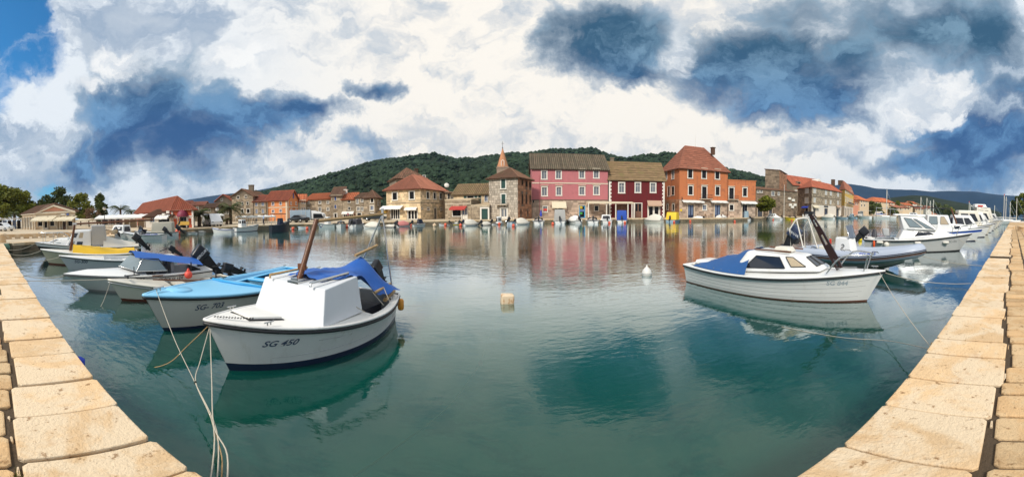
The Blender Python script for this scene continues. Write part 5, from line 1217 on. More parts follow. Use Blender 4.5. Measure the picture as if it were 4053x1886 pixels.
for i in range(14):
    a = i/13; p = Vector((1.86-.42*a, .02+.30*a, A.sheer(.97)+.055-.03*a)); M = Matrix.Translation(p) @ Matrix.Rotation(.6, 4, 'Z') @ Matrix.Rotation((i % 2)*pi/2, 4, 'X')
    mb.tube([M @ Vector((.022*math.cos(t), .012*math.sin(t), 0)) for t in [2*pi*j/8 for j in range(9)]], .005, 4, cap=False)
mb.build('anchor_chain', IRON, A.root)
for sg in (1, -1): A.cleat((1.30, sg*.50, A.sheer(.86)+.03), STEEL, .9); A.cleat((-1.55, sg*.62, A.sheer(.1)+.02), STEEL, .9)
for sg in (1, -1): A.bar([A.side(sg, 1.2-2.9*i/12, .24, .003) for i in range(13)], .004, GREYD, 'plank_seam', 4)
A.text('SG 450', 1.14, .50, .145, TXT, 1, .35); A.bar([A.side(1, .62, .47, .004), A.side(1, .3, .44, .004), A.side(1, -.3, .45, .004), A.side(1, -1.2, .47, .004), A.side(1, -1.75, .49, .004)], .006, GREYD, 'strake', 4)
A.bar([(.45, .60, 1.18), (-.2, .66, .85), (-.42, .80, .66)], .007, ROPE, 'lashing', 4); A.bar([(-.9, .6, .9), (-.98, .8, .64)], .007, ROPE, 'lashing', 4); A.bar([(-1.3, .6, .88), (-1.22, .78, .64)], .007, ROPE, 'lashing', 4)
mb = MB(); mb.box((-1.5, -.4, .18), (-.6, .4, .5)); q = mb.build('engine_box', TARPD, A.root)

# ---- B: light blue decked boat SG 703
Bt = Boat('blue_open_boat', 'white hulled boat SG 703 with light blue deck and round hatch', (-5.55, 2.78), (-5.98, 8.55), 2.05, (.56, .58, .84), draft=.25, tr=.78, rake=.5, p=2.6, wr=.82, N=24, group='boats moored bow to the near quay')
Bt.hull(mat('dull_white_hull', (.60, .58, .53), .4, .08, 2), NAVY); Bt.rub(BLK, .03, -.05); Bt.rub(SKYB, .034, 0, name='gunwale_strip')
Bt.deck(.56, 1, SKYB, .07, name='foredeck'); Bt.cockpit(.02, .58, .16, .14, SKYB, MIDB)
mb = MB(); mb.lathe([(.02, .035), (.25, .03), (.28, .0), (.285, -.05)], 20, M=Matrix.Translation((2.05, 0, Bt.sheer(.86)+.075)) @ Matrix.Rotation(-.06, 4, 'Y')); mb.build('round_hatch', SKYB, Bt.root)
tq = [(.575, -.06), (.60, -.35), (.625, -.65)]
cm = [Bt.edge(t, o, .035+.03*k) for k, (t, o) in enumerate(tq)]; cm = cm+[Vector((cm[-1].x+.03, 0, cm[-1].z+.01))]+[Vector((q.x, -q.y, q.z)) for q in cm[::-1]]
Bt.bar(cm, .035, MIDB, 'coaming', 6, True)
for (xa, xb) in ((-.75, .35), (-1.95, -1.05)):
    mb = MB(); mb.box((xa, -.56, .16), (xb, .56, .165))
    mb.build('well_floor', DEEPB, Bt.root); mb = MB(); mb.grid([[(x, y, .165) for x, y in ((xa, -.56), (xb, -.56), (xb, .56), (xa, .56), (xa, -.56))], [(x, y, .515) for x, y in ((xa, -.56), (xb, -.56), (xb, .56), (xa, .56), (xa, -.56))]], sm=False); mb.build('well_lining', DEEPB, Bt.root)
    mb = MB(); mb.tube([(xa, -.56, .535), (xb, -.56, .535), (xb, .56, .535), (xa, .56, .535), (xa, -.56, .535)], .022, 5); mb.build('well_coaming', MIDB, Bt.root)
for (xa, xb) in ((-1.05, -.75), (-2.75, -1.95), (.35, .62)): mb = MB(); mb.box((xa, -.74, .18), (xb, .74, .525)); mb.build('thwart', SKYB, Bt.root)
for sg in (1, -1): mb = MB(); mb.box((-2.75, sg*.67-.11, .18), (.6, sg*.67+.11, .52)); mb.build('side_bench', SKYB, Bt.root)
Bt.cleat((2.55, .0, Bt.sheer(.95)+.07), k=1.4); Bt.cleat((-.2, -.92, .60), SHUTG); Bt.cleat((-.3, .93, .60)); Bt.cleat((-2.75, -.66, .60)); Bt.cleat((-2.75, .6, .60), k=1.3)
Bt.text('SG- 703', 1.72, .50, .17, TXT, 1, .25)

# ---- C: small white dinghy with brown bottom
Cb = Boat('white_dinghy', 'small white dinghy with brown bottom, oars and tilted black outboard', (-8.45, 3.15), (-7.75, 6.95), 1.6, (.34, .33, .64), draft=.22, tr=.78, rake=.42, p=2.4, wr=.82, group='boats moored bow to the near quay')
Cb.hull(CREAM, BROWNR); Cb.rub(GREYD, .018, -.07); Cb.rub(CREAM, .03, 0, name='gunwale_strip'); Cb.deck(.62, 1, CREAM, .06, name='foredeck'); Cb.cockpit(.02, .64, .18, .14, CREAM, mat('dull_beige_interior', (.40, .36, .29), .6, .1))
for xa in (-.35, -1.45): mb = MB(); mb.box((xa, -.55, .32), (xa+.35, .55, .37)); mb.build('thwart', CREAM, Cb.root)
Cb.outboard(-1.95, 0, .48, .72, 1.15); Cb.bar([(-1.8, 0, .75), (-1.25, .1, .78)], .018, BLK, 'tiller')
Cb.bar([(.75, .35, .62), (-.55, .62, .50)], .02, WOOD, 'oar', r1=.03); Cb.bar([(-.55, .62, .5), (-1.0, .70, .48)], .045, WOOD, 'oar_blade'); Cb.bar([(.55, -.3, .6), (-.9, -.58, .5)], .02, WOOD, 'oar')
mb = MB(); mb.tube([(1.45, .12, .74), (1.05, .12, .74)], .02, 6); mb.tube([(1.45, .0, .72), (1.45, .34, .72)], .032, 6); mb.tube([(1.22, .12, .74), (1.22, .12, .98)], .014, 5); mb.build('anchor', IRON, Cb.root)
Cb.bar([(-1.1, .58, .48), (-1.1, .58, .74)], .018, IRON, 'rowlock'); mb = MB(); mb.box((-1.25, .5, .48), (-.95, .66, .53)); mb.build('rowlock_pad', BLK, Cb.root)

# ---- D: bowrider SG 731
Db = Boat('motorboat', 'white bowrider motorboat SG 731 with windscreen, blue canopy strip and large black outboard', (-10.25, 2.28), (-8.95, 6.8), 1.95, (.60, .58, .60), draft=.25, tr=.86, rake=.95, p=2.1, wr=.80, N=24, group='boats moored bow to the near quay')
Db.hull(WHITE, GREYD); Db.rub(BLK, .016, -.05); Db.deck(.55, 1, WHITE, .13, name='foredeck'); Db.cockpit(.08, .57, .14, .2, WHITE, mat('charcoal_upholstery', (.06, .06, .065), .7, .1)); Db.deck(0, .09, WHITE, .03, name='aft_deck')
zs = .68
for sg, nm in ((1, 'p'), (-1, 's')):
    a, b_, c, d = Vector((.55, sg*.0, .80)), Vector((.10, sg*.80, zs+.04)), Vector((-.12, sg*.70, 1.10)), Vector((.16, 0, 1.16))
    mb = MB(); mb.face([a, b_, c, d]); mb.face([b_, (-.85, sg*.86, zs+.02), (-.6, sg*.74, 1.06), c]); q = mb.build('windscreen', GLASS, Db.root)
    Db.bar([a, b_, (-.85, sg*.86, zs+.02)], .016, STEEL, 'windscreen_frame'); Db.bar([b_, c], .02, STEEL, 'windscreen_frame'); Db.bar([d, c, (-.6, sg*.74, 1.06), (-.85, sg*.86, zs+.02)], .018, BLK, 'windscreen_frame')
mb = MB(); rws = []
for i in range(13):
    f = i/12; x = .12-2.15*f; wd = .74+.10*f; z = 1.19-.36*f; rws.append([(x, wd*q, z+.09*(1-q*q)-.05*abs(q)**3+.012*mnoise.noise(Vector((f*6, q*3, 5)))) for q in [-1+2*j/8 for j in range(9)]])
mb.grid(rws); mb.build('canopy', TARPB, Db.root)
for x in (-.45, -.95):
    for sg in (1, -1): mb = MB(); mb.box((x-.12, sg*.38-.2, .2), (x+.3, sg*.38+.2, .5)); mb.box((x-.2, sg*.38-.2, .45), (x-.08, sg*.38+.2, .92)); q = mb.build('seat', mat('grey_upholstery', (.3, .3, .31), .6, .1), Db.root); weld(q, .05, 2)
Db.outboard(-2.28, 0, .74, 1.08, .72, text='MERCURY')
Db.text('SG 731', .18, .45, .22, TXTK, 1, .05); Db.text('470', -.38, .43, .12, mat('grey_lettering', (.35, .36, .38)), 1, .3, 'model_number'); Db.text('QUICKSILVER', -.92, .44, .13, TXTK, 1, .35, 'hull_lettering')
mb = MB(); mb.ball((-1.45, 1.06, .55), .13, 10); mb.lathe([(.05, .1), (.03, .17)], 6, M=Matrix.Translation((-1.45, 1.06, .58))); mb.build('fender_ball', mat('coral_plastic', (.75, .09, .06), .5), Db.root)
Db.bar([(-1.6, .9, .62), (-1.6, .9, .92)], .02, BLK, 'canopy_pole')

# ---- E, F: further boats on the left
Eb = Boat('open_boat', 'plain white open boat SG-300 with small black outboard', (-14.95, 3.15), (-13.25, 8.35), 1.75, (.48, .45, .68), draft=.22, tr=.7, rake=.5, p=2.5, group='boats moored bow to the near quay')
Eb.hull(mat('cool_white_hull', (.60, .62, .64), .35, .06)); Eb.rub(BLK, .014, -.05); Eb.rub(WHITE, .025, 0, name='gunwale_strip'); Eb.deck(.66, 1, WHITE, .05, name='foredeck'); Eb.cockpit(.02, .68, .14, .14, WHITE, mat('pale_interior', (.55, .56, .56), .6))
for xa in (-.6, -1.8, .3): mb = MB(); mb.box((xa, -.6, .34), (xa+.32, .6, .38)); mb.build('thwart', WHITE, Eb.root)
Eb.outboard(-2.65, 0, .66, .6, .9); Eb.bar([(-2.6, 0, .9), (-2.0, .05, .72)], .02, BLK, 'tiller'); Eb.text('SG-300', 1.7, .42, .2, TXT, 1, .2)
Fb = Boat('yellow_covered_boat', 'cream boat under a bright yellow tarp with brown mast and long boom', (-17.3, 2.65), (-15.55, 7.5), 1.95, (.58, .56, .82), draft=.25, tr=.7, rake=.5, p=2.5, group='boats moored bow to the near quay')
Fb.hull(mat('greenish_cream_hull', (.52, .50, .36), .4, .08), BROWNR); Fb.rub(WHITE, .03, -.01); Fb.deck(.60, 1, CREAM, .05, name='foredeck'); Fb.cockpit(.02, .62, .12, .2, CREAM, GREYD)
Fb.tarp(.04, .70, .20, .42, TARPY, .05, .26, peak=.8, wr=.05, seed=4); Fb.bar([(1.0, 0, .6), (.70, 0, 2.12)], .075, WOOD, 'mast', 8, r1=.06); Fb.bar([(.71, 0, 2.12), (-3.4, .5, 2.22)], .05, WOOD, 'boom', 7)
mb = MB(); mb.box((.60, -.1, 2.08), (.82, .1, 2.18)); mb.build('mast_cap', STEEL, Fb.root); mb = MB(); mb.lathe([(.06, 0), (.1, .04), (.06, .08)], 10, M=Matrix.Translation((-2.5, .3, .66)) @ Matrix.Rotation(pi/2, 4, 'X')); mb.build('coiled_rope', ROPET, Fb.root)
Gb = Boat('cabin_cruiser', 'white cabin cruiser with black lower hull, bow rail and cream cockpit cover', (-20.1, 2.7), (-17.7, 8.7), 2.35, (.72, .74, 1.02), draft=.3, tr=.82, rake=.8, p=2.4, N=24, group='boats moored bow to the near quay')
Gb.hull(mat('black_hull_paint', (.016, .016, .018), .3), GREYD, stripe=(WHITE, 1)); Gb.rub(BLK, .02, -.02); Gb.deck(.30, 1, WHITE, .06, name='foredeck'); Gb.cockpit(.02, .32, .2, .3, WHITE, GREYD)
o, F = Gb.cabin(1.0, 2.6, .80, .42, .80, 1.25, WHITE, ta=0, tf=.9, ti=.12, z0f=.95, bev=.08, name='cuddy')
Gb.panel(F['port'], ((.15, .75), (.15, .25), (.34, .25), (.34, .75)), DGLASS); Gb.panel(F['port'], ((.45, .75), (.45, .25), (.66, .25), (.58, .75)), GLASS); Gb.panel(F['stb'], ((.45, .25), (.75, .25), (.7, .75), (.45, .75)), DGLASS)
o, F = Gb.cabin(-.35, 1.2, .95, .85, .78, 1.72, WHITE, ta=0, tf=.55, ti=.14, bev=.1)
Gb.panel(F['port'], ((.08, .82), (.12, .55), (.30, .55), (.32, .82)), DGLASS); Gb.panel(F['port'], ((.42, .85), (.42, .52), (.62, .52), (.60, .85)), CURT); Gb.panel(F['port'], ((.42, .30), (.42, .06), (.66, .06), (.66, .30)), DGLASS); Gb.panel(F['port'], ((.12, .30), (.12, .06), (.32, .06), (.32, .30)), DGLASS); Gb.panel(F['front'], ((.1, .3), (.46, .3), (.46, .88), (.14, .88)), GLASS); Gb.panel(F['front'], ((.54, .3), (.9, .3), (.86, .88), (.54, .88)), GLASS)
o, F = Gb.cabin(-1.25, -.35, .80, .85, .80, 1.98, TARPG, ta=.1, tf=.0, ti=.15, bev=.08, name='canvas_enclosure')
Gb.tarp(.02, .38, .14, .62, TARPW, .02, .1, peak=1.2, wr=.03, seed=2); Gb.outboard(-3.05, .25, .9, 1.0, .75, text='MARINER'[:0] or None)
rl = [(1.2, .88, 1.55), (1.9, .68, 1.58), (2.6, .35, 1.60), (2.95, 0, 1.60), (2.6, -.35, 1.60), (1.9, -.68, 1.58), (1.2, -.88, 1.55)]; Gb.bar([(.6, .98, .95)]+rl+[(.6, -.98, .95)], .022, STEEL, 'bow_rail', 6, True)
for x, y in ((1.9, .68), (2.6, .35), (2.6, -.35), (1.9, -.68)): Gb.bar([(x, y, .95), (x, y, 1.6)], .016, STEEL, 'rail_stanchion')

# ---- boats at the head of the basin, X 400-690
def medium(kind, label, X, Yw, head, L, B, hullm=WHITE, boot=None, cov=None, group='boats moored at the head of the basin', z=1.0, name=None, motor=True, **kw):
    """a boat whose near end floats at photo column X, waterline Yw; head: direction of the bow (radians, world)"""
    c = G(X, Yw)
    if 'px' in kw:                  # turn the boat until it looks as wide as in the photo
        Wd = kw['px']*c.length/S; sg_ = kw.get('s', 1)
        th = kw.get('th', 1.05); L0 = L; L = Wd/(math.sin(th)+.38*math.cos(th)); B = .42*L; z = kw.get('zk', L/4.6)
        F_k = L/L0
        head = up(X, -sg_*th) if not kw.get('near') else up(X, pi+sg_*th)
    d = Vector((math.cos(head), math.sin(head), 0))
    bow, st = c+d*L*kw.get('fb', .5), c-d*L*(1-kw.get('fb', .5))
    F = kw.get('F', (.5*z, .48*z, .72*z))
    if 'px' in kw and 'F' in kw and c.length > 80: F = tuple(f*max(.5, F_k) for f in F)
    if 'px' in kw: kw.setdefault('ms', .75)
    bt = Boat(name or {'open': 'open_boat', 'tarp': 'covered_boat', 'cabin': 'small_cabin_boat', 'box': 'canvas_cabin_boat', 'console': 'motorboat', 'cuddy': 'cuddy_motorboat', 'wheel': 'fishing_boat', 'sail': 'sailing_boat'}[kind], label, bow[:2], st[:2], B, F, draft=.22, tr=kw.get('tr', .74), rake=.09*L, p=2.4, N=12, group=group)
    bt.hull(hullm, boot); bt.rub(kw.get('rubm', BLK), .03, -.03, n=12)
    h = L/2; sh = F[1]
    if kind == 'open':
        bt.deck(.68, 1, hullm, .05, n=5, k=4, name='foredeck'); bt.cockpit(.03, .7, .14, .12, hullm, kw.get('inm', GREYD), n=6)
        for xa in (-.3*L, .0): mb = MB(); mb.box((xa, -B*.38, .32), (xa+.3, B*.38, .37)); mb.build('thwart', kw.get('inm2', WOODL), bt.root)
    elif kind == 'tarp':
        bt.deck(.72, 1, hullm, .05, n=5, k=4, name='foredeck'); bt.tarp(.02, max(.86, kw.get('t1', .8)), kw.get('h0', .2)*.45, kw.get('h1', .55)*.95, cov or TARPW, .05, .12, n=14, k=8, peak=1.2, hump=True, wr=.06, seed=int(X) % 17)
    elif kind == 'box':
        bt.deck(.4, 1, hullm, .05, n=5, k=4, name='foredeck'); bt.cockpit(.03, .42, .15, .15, hullm, GREYD, n=5)
        hb = kw.get('hb', 1.9); o, F_ = bt.cabin(-.42*L, .06*L, B*.42, B*.42, sh, sh+hb, cov or TARPG, ta=kw.get('ta', .05), tf=kw.get('tf', .15), ti=.12, bev=.06, name='canvas_enclosure')
        if kw.get('front', True):
            o, F_ = bt.cabin(.06*L, .26*L, B*.40, B*.34, sh, sh+hb*.85, hullm, ta=0, tf=.2, ti=.12, bev=.06); bt.panel(F_['port'], ((.2, .5), (.8, .5), (.7, .9), (.2, .9)), DGLASS); bt.panel(F_['stb'], ((.2, .5), (.8, .5), (.7, .9), (.2, .9)), DGLASS); bt.panel(F_['front'], ((.1, .5), (.9, .5), (.9, .9), (.1, .9)), DGLASS)
    elif kind in ('cabin', 'cuddy'):
        bt.deck(.3, 1, hullm, .06, n=6, k=4, name='foredeck'); bt.cockpit(.03, .32, .15, .15, hullm, GREYD, n=5)
        hb = kw.get('hb', .65 if kind == 'cuddy' else 1.2)
        o, F_ = bt.cabin(-.14*L, .3*L, B*.40, B*.26, sh, sh+hb, kw.get('cabm', hullm), ta=.1, tf=.14*L if kind == 'cuddy' else .09*L, ti=.14, z0f=sh+.08, bev=.1)
        for f in ('port', 'stb'):
            a = (lambda q: [(1-u, v) for u, v in q][::-1]) if f == 'port' else (lambda q: q)
            bt.panel(F_[f], a([(.12, .3), (.48, .3), (.48, .8), (.12, .8)]), DGLASS); bt.panel(F_[f], a([(.54, .3), (.88, .3), (.8, .8), (.54, .8)]), DGLASS)
        bt.panel(F_['front'], ((.1, .3), (.9, .3), (.85, .85), (.15, .85)), DGLASS); bt.panel(F_['aft'], ((.1, .2), (.9, .2), (.85, .8), (.15, .8)), TARPD if kw.get('darkaft', True) else CREAM)
        if cov: bt.tarp(.02, .36, .08, kw.get('hc', hb*.8), cov, .02, .08, n=8, k=8, peak=1.2, wr=.04, seed=3)
    elif kind == 'console':
        bt.deck(.56, 1, hullm, .08, n=5, k=4, name='foredeck'); bt.cockpit(.04, .58, .16, .15, hullm, kw.get('inm', GREYD), n=6)
        mb = MB()
        for sg in (1, -1): mb.face([(.12*L, 0, sh+.5), (.02*L, sg*B*.36, sh+.05), (-.05*L, sg*B*.33, sh+.48), (.03*L, 0, sh+.62)]) if sg > 0 else mb.face([(.03*L, 0, sh+.62), (-.05*L, -B*.33, sh+.48), (.02*L, -B*.36, sh+.05), (.12*L, 0, sh+.5)])
        mb.build('windscreen', DGLASS, bt.root)
        for xa in (-.12*L, -.3*L): mb = MB(); mb.box((xa, -B*.3, .15), (xa+.35, B*.3, .5)); q = mb.build('seat', cov or CREAM, bt.root); weld(q, .05, 1)
    elif kind == 'wheel':
        bt.deck(.1, 1, kw.get('deckm', CREAM), .05, n=7, k=4, name='foredeck')
        hb = kw.get('hb', 1.6); x0 = kw.get('x0', -.1); o, F_ = bt.cabin(x0*L, (x0+.22)*L, B*.32, B*.30, sh, sh+hb, kw.get('cabm', WHITE), ta=.05, tf=.12, ti=.06, bev=.06)
        for f in ('port', 'stb', 'front', 'aft'): bt.panel(F_[f], ((.12, .5), (.44, .5), (.44, .86), (.12, .86)), DGLASS); bt.panel(F_[f], ((.56, .5), (.88, .5), (.88, .86), (.56, .86)), DGLASS)
        if kw.get('can'):
            xa, xb, zc = kw['can']; mb = MB(); mb.box((xa*L, -B*.44, sh+zc), (xb*L, B*.44, sh+zc+.09)); mb.build('canopy', kw.get('canm', TARPD), bt.root)
            for x in (xa*L+.15, xb*L-.15):
                for y in (-B*.4, B*.4): bt.bar([(x, y, sh), (x, y, sh+zc)], .03, STEEL, 'canopy_pole', 5)
    if motor and kind not in ('wheel',): bt.outboard(-h-.12, 0, sh+.28, kw.get('ms', 1.0), kw.get('tilt', .8), col=kw.get('mc'))
    if kind == 'sail' : pass
    return bt
HG = 'boats moored at the head of the basin'
up = lambda X, off=0: math.atan2(*(D(X, 1).yx))+off          # heading straight away from the camera
medium('console', 'open white motorboat with dark engines beside the grey canvas enclosure', 425, 942, up(425, .5), 5.2, 2.0, fb=.6)
b_ = medium('cabin', 'white boat with rounded wheelhouse left of the blue seated motorboat', 500, 936, up(500, .9), 5.5, 2.1, fb=.6, hb=1.0)
medium('console', 'white motorboat with blue seat cover at the head of the basin', 566, 944, up(566, 1.1), 5.2, 2.1, cov=mat('royal_blue_cover', (.02, .07, .42), .6), fb=.5)
medium('box', 'boat with tall beige canvas enclosure near the red restaurant', 615, 934, up(615, 1.3), 5.6, 2.1, cov=mat('beige_canvas', (.55, .50, .40), .7, .08, 3, .2, 8), hb=1.25, fb=.5, front=False)
medium('open', 'low white tender tied to the quay corner by the red restaurant', 668, 922, up(668, 1.3), 4.2, 1.7, fb=.5)
FG = 'boats moored along the far quay'
side = lambda X, s_=1: up(X, -s_*pi/2)   # bow towards the right of the picture for s_=1
for args, kw in (
    (('open', 'white rowing boat with blue cover and ring below the red restaurant', 752, 924, side(752, -1), 5, 1.9), dict(px=63, s=-1, cov=NAVY, inm=NAVY, motor=False)),
    (('tarp', 'cream boat with pale cover left of the blue edged fishing boat', 802, 921, side(802, 1), 3.8, 1.7), dict(px=45, s=1, h0=.3, h1=.3, motor=False)),
    (('open', 'white boat edged in blue with yellow cloth aboard', 880, 921, side(880, -1), 5.2, 1.8), dict(px=100, s=-1, rubm=mat('blue_trim', (.03, .08, .40)), inm=mat('yellow_cloth', (.65, .38, .02), .7), motor=False, F=(.5, .48, .7))),
    (('wheel', 'white fishing boat with black bulwark and low wheelhouse', 978, 915, side(978, 1), 6, 2.0), dict(px=116, s=1, boot=NAVY, hullm=WHITE, rubm=BLK, F=(.62, .64, .95), hb=1.05, x0=-.30, can=(-.12, .36, 1.45), canm=AWNW)),
    (('wheel', 'black hulled workboat with dark canopy and mast in front of the apricot house', 1110, 917, side(1110, 1), 6, 2.0), dict(px=95, s=1, hullm=mat('black_workboat_paint', (.014, .018, .028), .35), F=(.9, .95, 1.45), hb=.85, cabm=NAVY, deckm=TARPD, can=(-.40, .20, 1.35), canm=TARPD)),
    (('open', 'small beige boat right of the black workboat', 1160, 906, side(1160, -1), 3.6, 1.6), dict(px=30, s=-1, hullm=CREAM, motor=False)),
    (('open', 'white dinghy with turquoise gunwale under the white lorry', 1200, 904, side(1200, -1), 5.2, 1.8), dict(px=52, s=-1, rubm=SKYB, inm=SKYB, motor=False)),
    (('wheel', 'grey green fishing boat with white wheelhouse and yellow life ring', 1292, 900, side(1292, 1), 5.5, 1.9), dict(px=90, s=-1, hullm=mat('grey_green_paint', (.36, .42, .42), .4), F=(.6, .58, .85), hb=1.15, x0=-.18)),
    (('console', 'small grey motorboat right of the fishing boat with yellow life ring', 1350, 903, up(1350, pi), 3.8, 1.7), dict(fb=.1, mc=GREYD)),
    (('box', 'boat with black folded hood between grey motorboats', 1397, 900, up(1397, -.4), 4.6, 1.9), dict(cov=TARPD, hb=.8, front=False, fb=.9)),
    (('tarp', 'boat under a long cream cover left of the tan house', 1468, 902, side(1468, -1), 6.4, 2.0), dict(px=80, s=-1, h0=.4, h1=.75, motor=False)),
    (('open', 'cream boat with fender balls in front of the ochre canopy', 1500, 901, side(1500, -1), 4.4, 1.7), dict(px=40, s=-1, hullm=CREAM, motor=False)),
    (('tarp', 'dark blue hulled boat with pale cover in front of the tan house', 1542, 899, side(1542, -1), 4.6, 1.9), dict(px=52, s=-1, hullm=NAVY, h0=.2, h1=.3)),
    (('tarp', 'white boat under a pink cover before the glazed shop front', 1600, 895, side(1600, 1), 4.6, 1.9), dict(px=64, s=1, cov=TARPR, h0=.5, h1=.7, ms=.8)),
    (('cuddy', 'white motorboat with tinted wraparound cabin window at the corner of the tan house', 1660, 893, side(1660, 1), 5.2, 2.0), dict(px=62, s=1, hb=.9, cabm=TARPD)),
    (('open', 'low white boat before the blank side wall of the tan house', 1756, 891, side(1756, -1), 4.6, 1.7), dict(px=50, s=-1, ms=.6)),
    (('console', 'little inflatable tender with yellow underside', 1805, 889, side(1805, -1), 3.6, 1.5), dict(px=30, s=-1, boot=YELP, hullm=PVC)),
    (('tarp', 'white boat under rounded white cover with blue outboard before the red awning', 1866, 892, side(1866, 1), 5.2, 2.0), dict(px=72, s=1, h0=.4, h1=.85, t1=.72, mc=NAVY)),
    (('tarp', 'navy hulled boat with cream cover before the dark green door', 1927, 891, side(1927, 1), 4.2, 1.9), dict(px=47, s=1, hullm=NAVY, h0=.35, h1=.5)),
    (('cabin', 'white boat with squared little wheelhouse before the stone tower house', 1972, 888, side(1972, 1), 4.6, 1.9), dict(px=55, s=1, hb=1.1)),
    (('tarp', 'boat under a billowing cream cover right of the stone tower house', 2070, 888, side(2070, 1), 6.0, 2.1), dict(px=70, s=1, h0=.4, h1=.95, t1=.85)),
    (('open', 'pale blue grey dinghy beside the billowing cream cover', 2022, 889, up(2022, -.7), 3.6, 1.6), dict(hullm=mat('pale_blue_grey_paint', (.45, .52, .58), .4), fb=.9)),
    (('console', 'white motorboat with dark seats at the left corner of the pink house', 2132, 887, up(2132), 4.6, 2.1), dict(fb=.95, cov=TARPD)),
    (('box', 'boat with tall grey canvas enclosure before the cream awning of the pink house', 2216, 885, up(2216), 5.4, 2.4), dict(cov=TARPG, hb=1.95, front=False, fb=.95)),
    (('tarp', 'small boat with tented white cover before the pink house poster door', 2287, 883, up(2287, .5), 4.0, 1.9), dict(cov=AWNW, h0=.5, h1=1.0, fb=.9)),
    (('console', 'white speedboat with open dark cockpit before the white veranda', 2347, 884, up(2347, .05), 5.0, 2.5), dict(cov=TARPD, fb=.95)),
    (('cuddy', 'white boat with black hood beside the blue canvas boat', 2403, 882, up(2403, .1), 4.8, 2.4), dict(fb=.95, hb=1.0)),
    (('box', 'boat with royal blue canvas enclosure before the maroon house', 2461, 881, up(2461), 5.2, 2.3), dict(cov=mat('royal_blue_canvas', (.012, .07, .40), .6, .1, 3, .2, 8), hb=1.8, front=False, fb=.95)),
    (('tarp', 'cream boat with peaked cream cover right of the maroon doors', 2583, 879, side(2583, -1), 5.6, 2.1), dict(px=92, s=-1, hullm=CREAM, h0=.5, h1=1.3, t1=.7, motor=False)),
    (('box', 'pale blue boat with bright yellow canvas hood', 2655, 879, up(2655, -.3), 5.4, 2.6), dict(hullm=TARPA, cov=mat('yellow_canvas', (.80, .52, .02), .6, .08, 3, .2, 8), hb=1.5, front=False, fb=.92, ta=.5, tf=.5)),
    (('open', 'olive green rowing boat right of the yellow hooded one', 2700, 874, side(2700, 1), 4.4, 1.8), dict(px=52, s=1, hullm=mat('olive_paint', (.22, .21, .10), .5), motor=False)),
    (('tarp', 'white clinker boat with white cover before the blue panelled door', 2757, 874, side(2757, -1), 5.2, 2.1), dict(px=64, s=-1, cov=AWNW, h0=.6, h1=.9, ms=.9)),
    (('tarp', 'white motorboat with long white cover before the second panelled door', 2845, 872, side(2845, -1), 5.6, 2.1), dict(px=73, s=-1, cov=AWNW, h0=.3, h1=1.1, motor=False)),
    (('open', 'small white dinghy tucked beside the grey blue canvas boat', 2905, 871, side(2905, -1), 3.8, 1.6), dict(px=43, s=-1, motor=False)),
    (('box', 'white wheelhouse boat with grey blue canvas before the orange annex', 2938, 871, side(2938, -1), 6.0, 2.3), dict(px=70, s=-1, cov=TARPA, hb=1.9)),
    (('cuddy', 'white cuddy boat with dark outboard left of the yellow inflatable', 3058, 869, side(3058, -1), 7.0, 2.4), dict(px=82, s=-1, cov=AWNW, hb=1.2)),
    (('console', 'yellow inflatable boat before the dark stone corner house', 3125, 869, side(3125, -1), 4.6, 2.2), dict(px=48, s=-1, hullm=YELP, F=(.8, .8, 1.0))),
    (('cabin', 'white boat with lilac tinted canopy behind the yellow inflatable', 3118, 862, side(3118, 1), 8.0, 2.5), dict(px=60, s=1, cabm=mat('lilac_canopy', (.50, .44, .52), .6), hb=1.9, F=(1.0, 1.0, 1.3))),
    (('cuddy', 'white cabin boat before the blue awning', 3200, 867, side(3200, -1), 8.5, 2.6), dict(px=64, s=-1, hb=1.3, F=(.9, .9, 1.3))),
    (('tarp', 'white boat with pale cover before the white plastered ground floor', 3275, 865, side(3275, -1), 8.5, 2.6), dict(px=64, s=-1, h0=.5, h1=1.4, F=(.9, .9, 1.2))),
    (('console', 'blue grey open boat right of the white plastered ground floor', 3330, 864, side(3330, -1), 8.0, 2.6), dict(px=56, s=-1, hullm=mat('blue_grey_paint', (.34, .42, .50), .4), F=(.9, .9, 1.2))),
    (('cuddy', 'pale motorboat before the white arcade of the yellow house', 3372, 863, side(3372, -1), 8, 2.6), dict(px=46, s=-1, hb=1.4, F=(.9, .9, 1.3), hullm=TARPA)),
    (('wheel', 'white fishing boat with wheelhouse and broad canopy right of the yellow house', 3415, 862, side(3415, -1), 11, 3.2), dict(px=75, s=-1, F=(1.2, 1.2, 1.8), hb=2.4, x0=.05, can=(-.42, .05, 2.6), canm=AWNW)),
    (('cabin', 'white motor yacht with rounded windows far out behind the near cabin boat', 3480, 858, side(3480, -1), 18, 4.2), dict(px=70, s=-1, F=(1.8, 1.8, 2.6), hb=2.6)),
    (('cabin', 'long white motor yacht farther along the right shore', 3610, 857, side(3610, 1), 20, 4.6), dict(F=(1.7, 1.7, 2.6), hb=2.4))):
    medium(*args, group=FG, **{**dict(fb=.5), **kw})

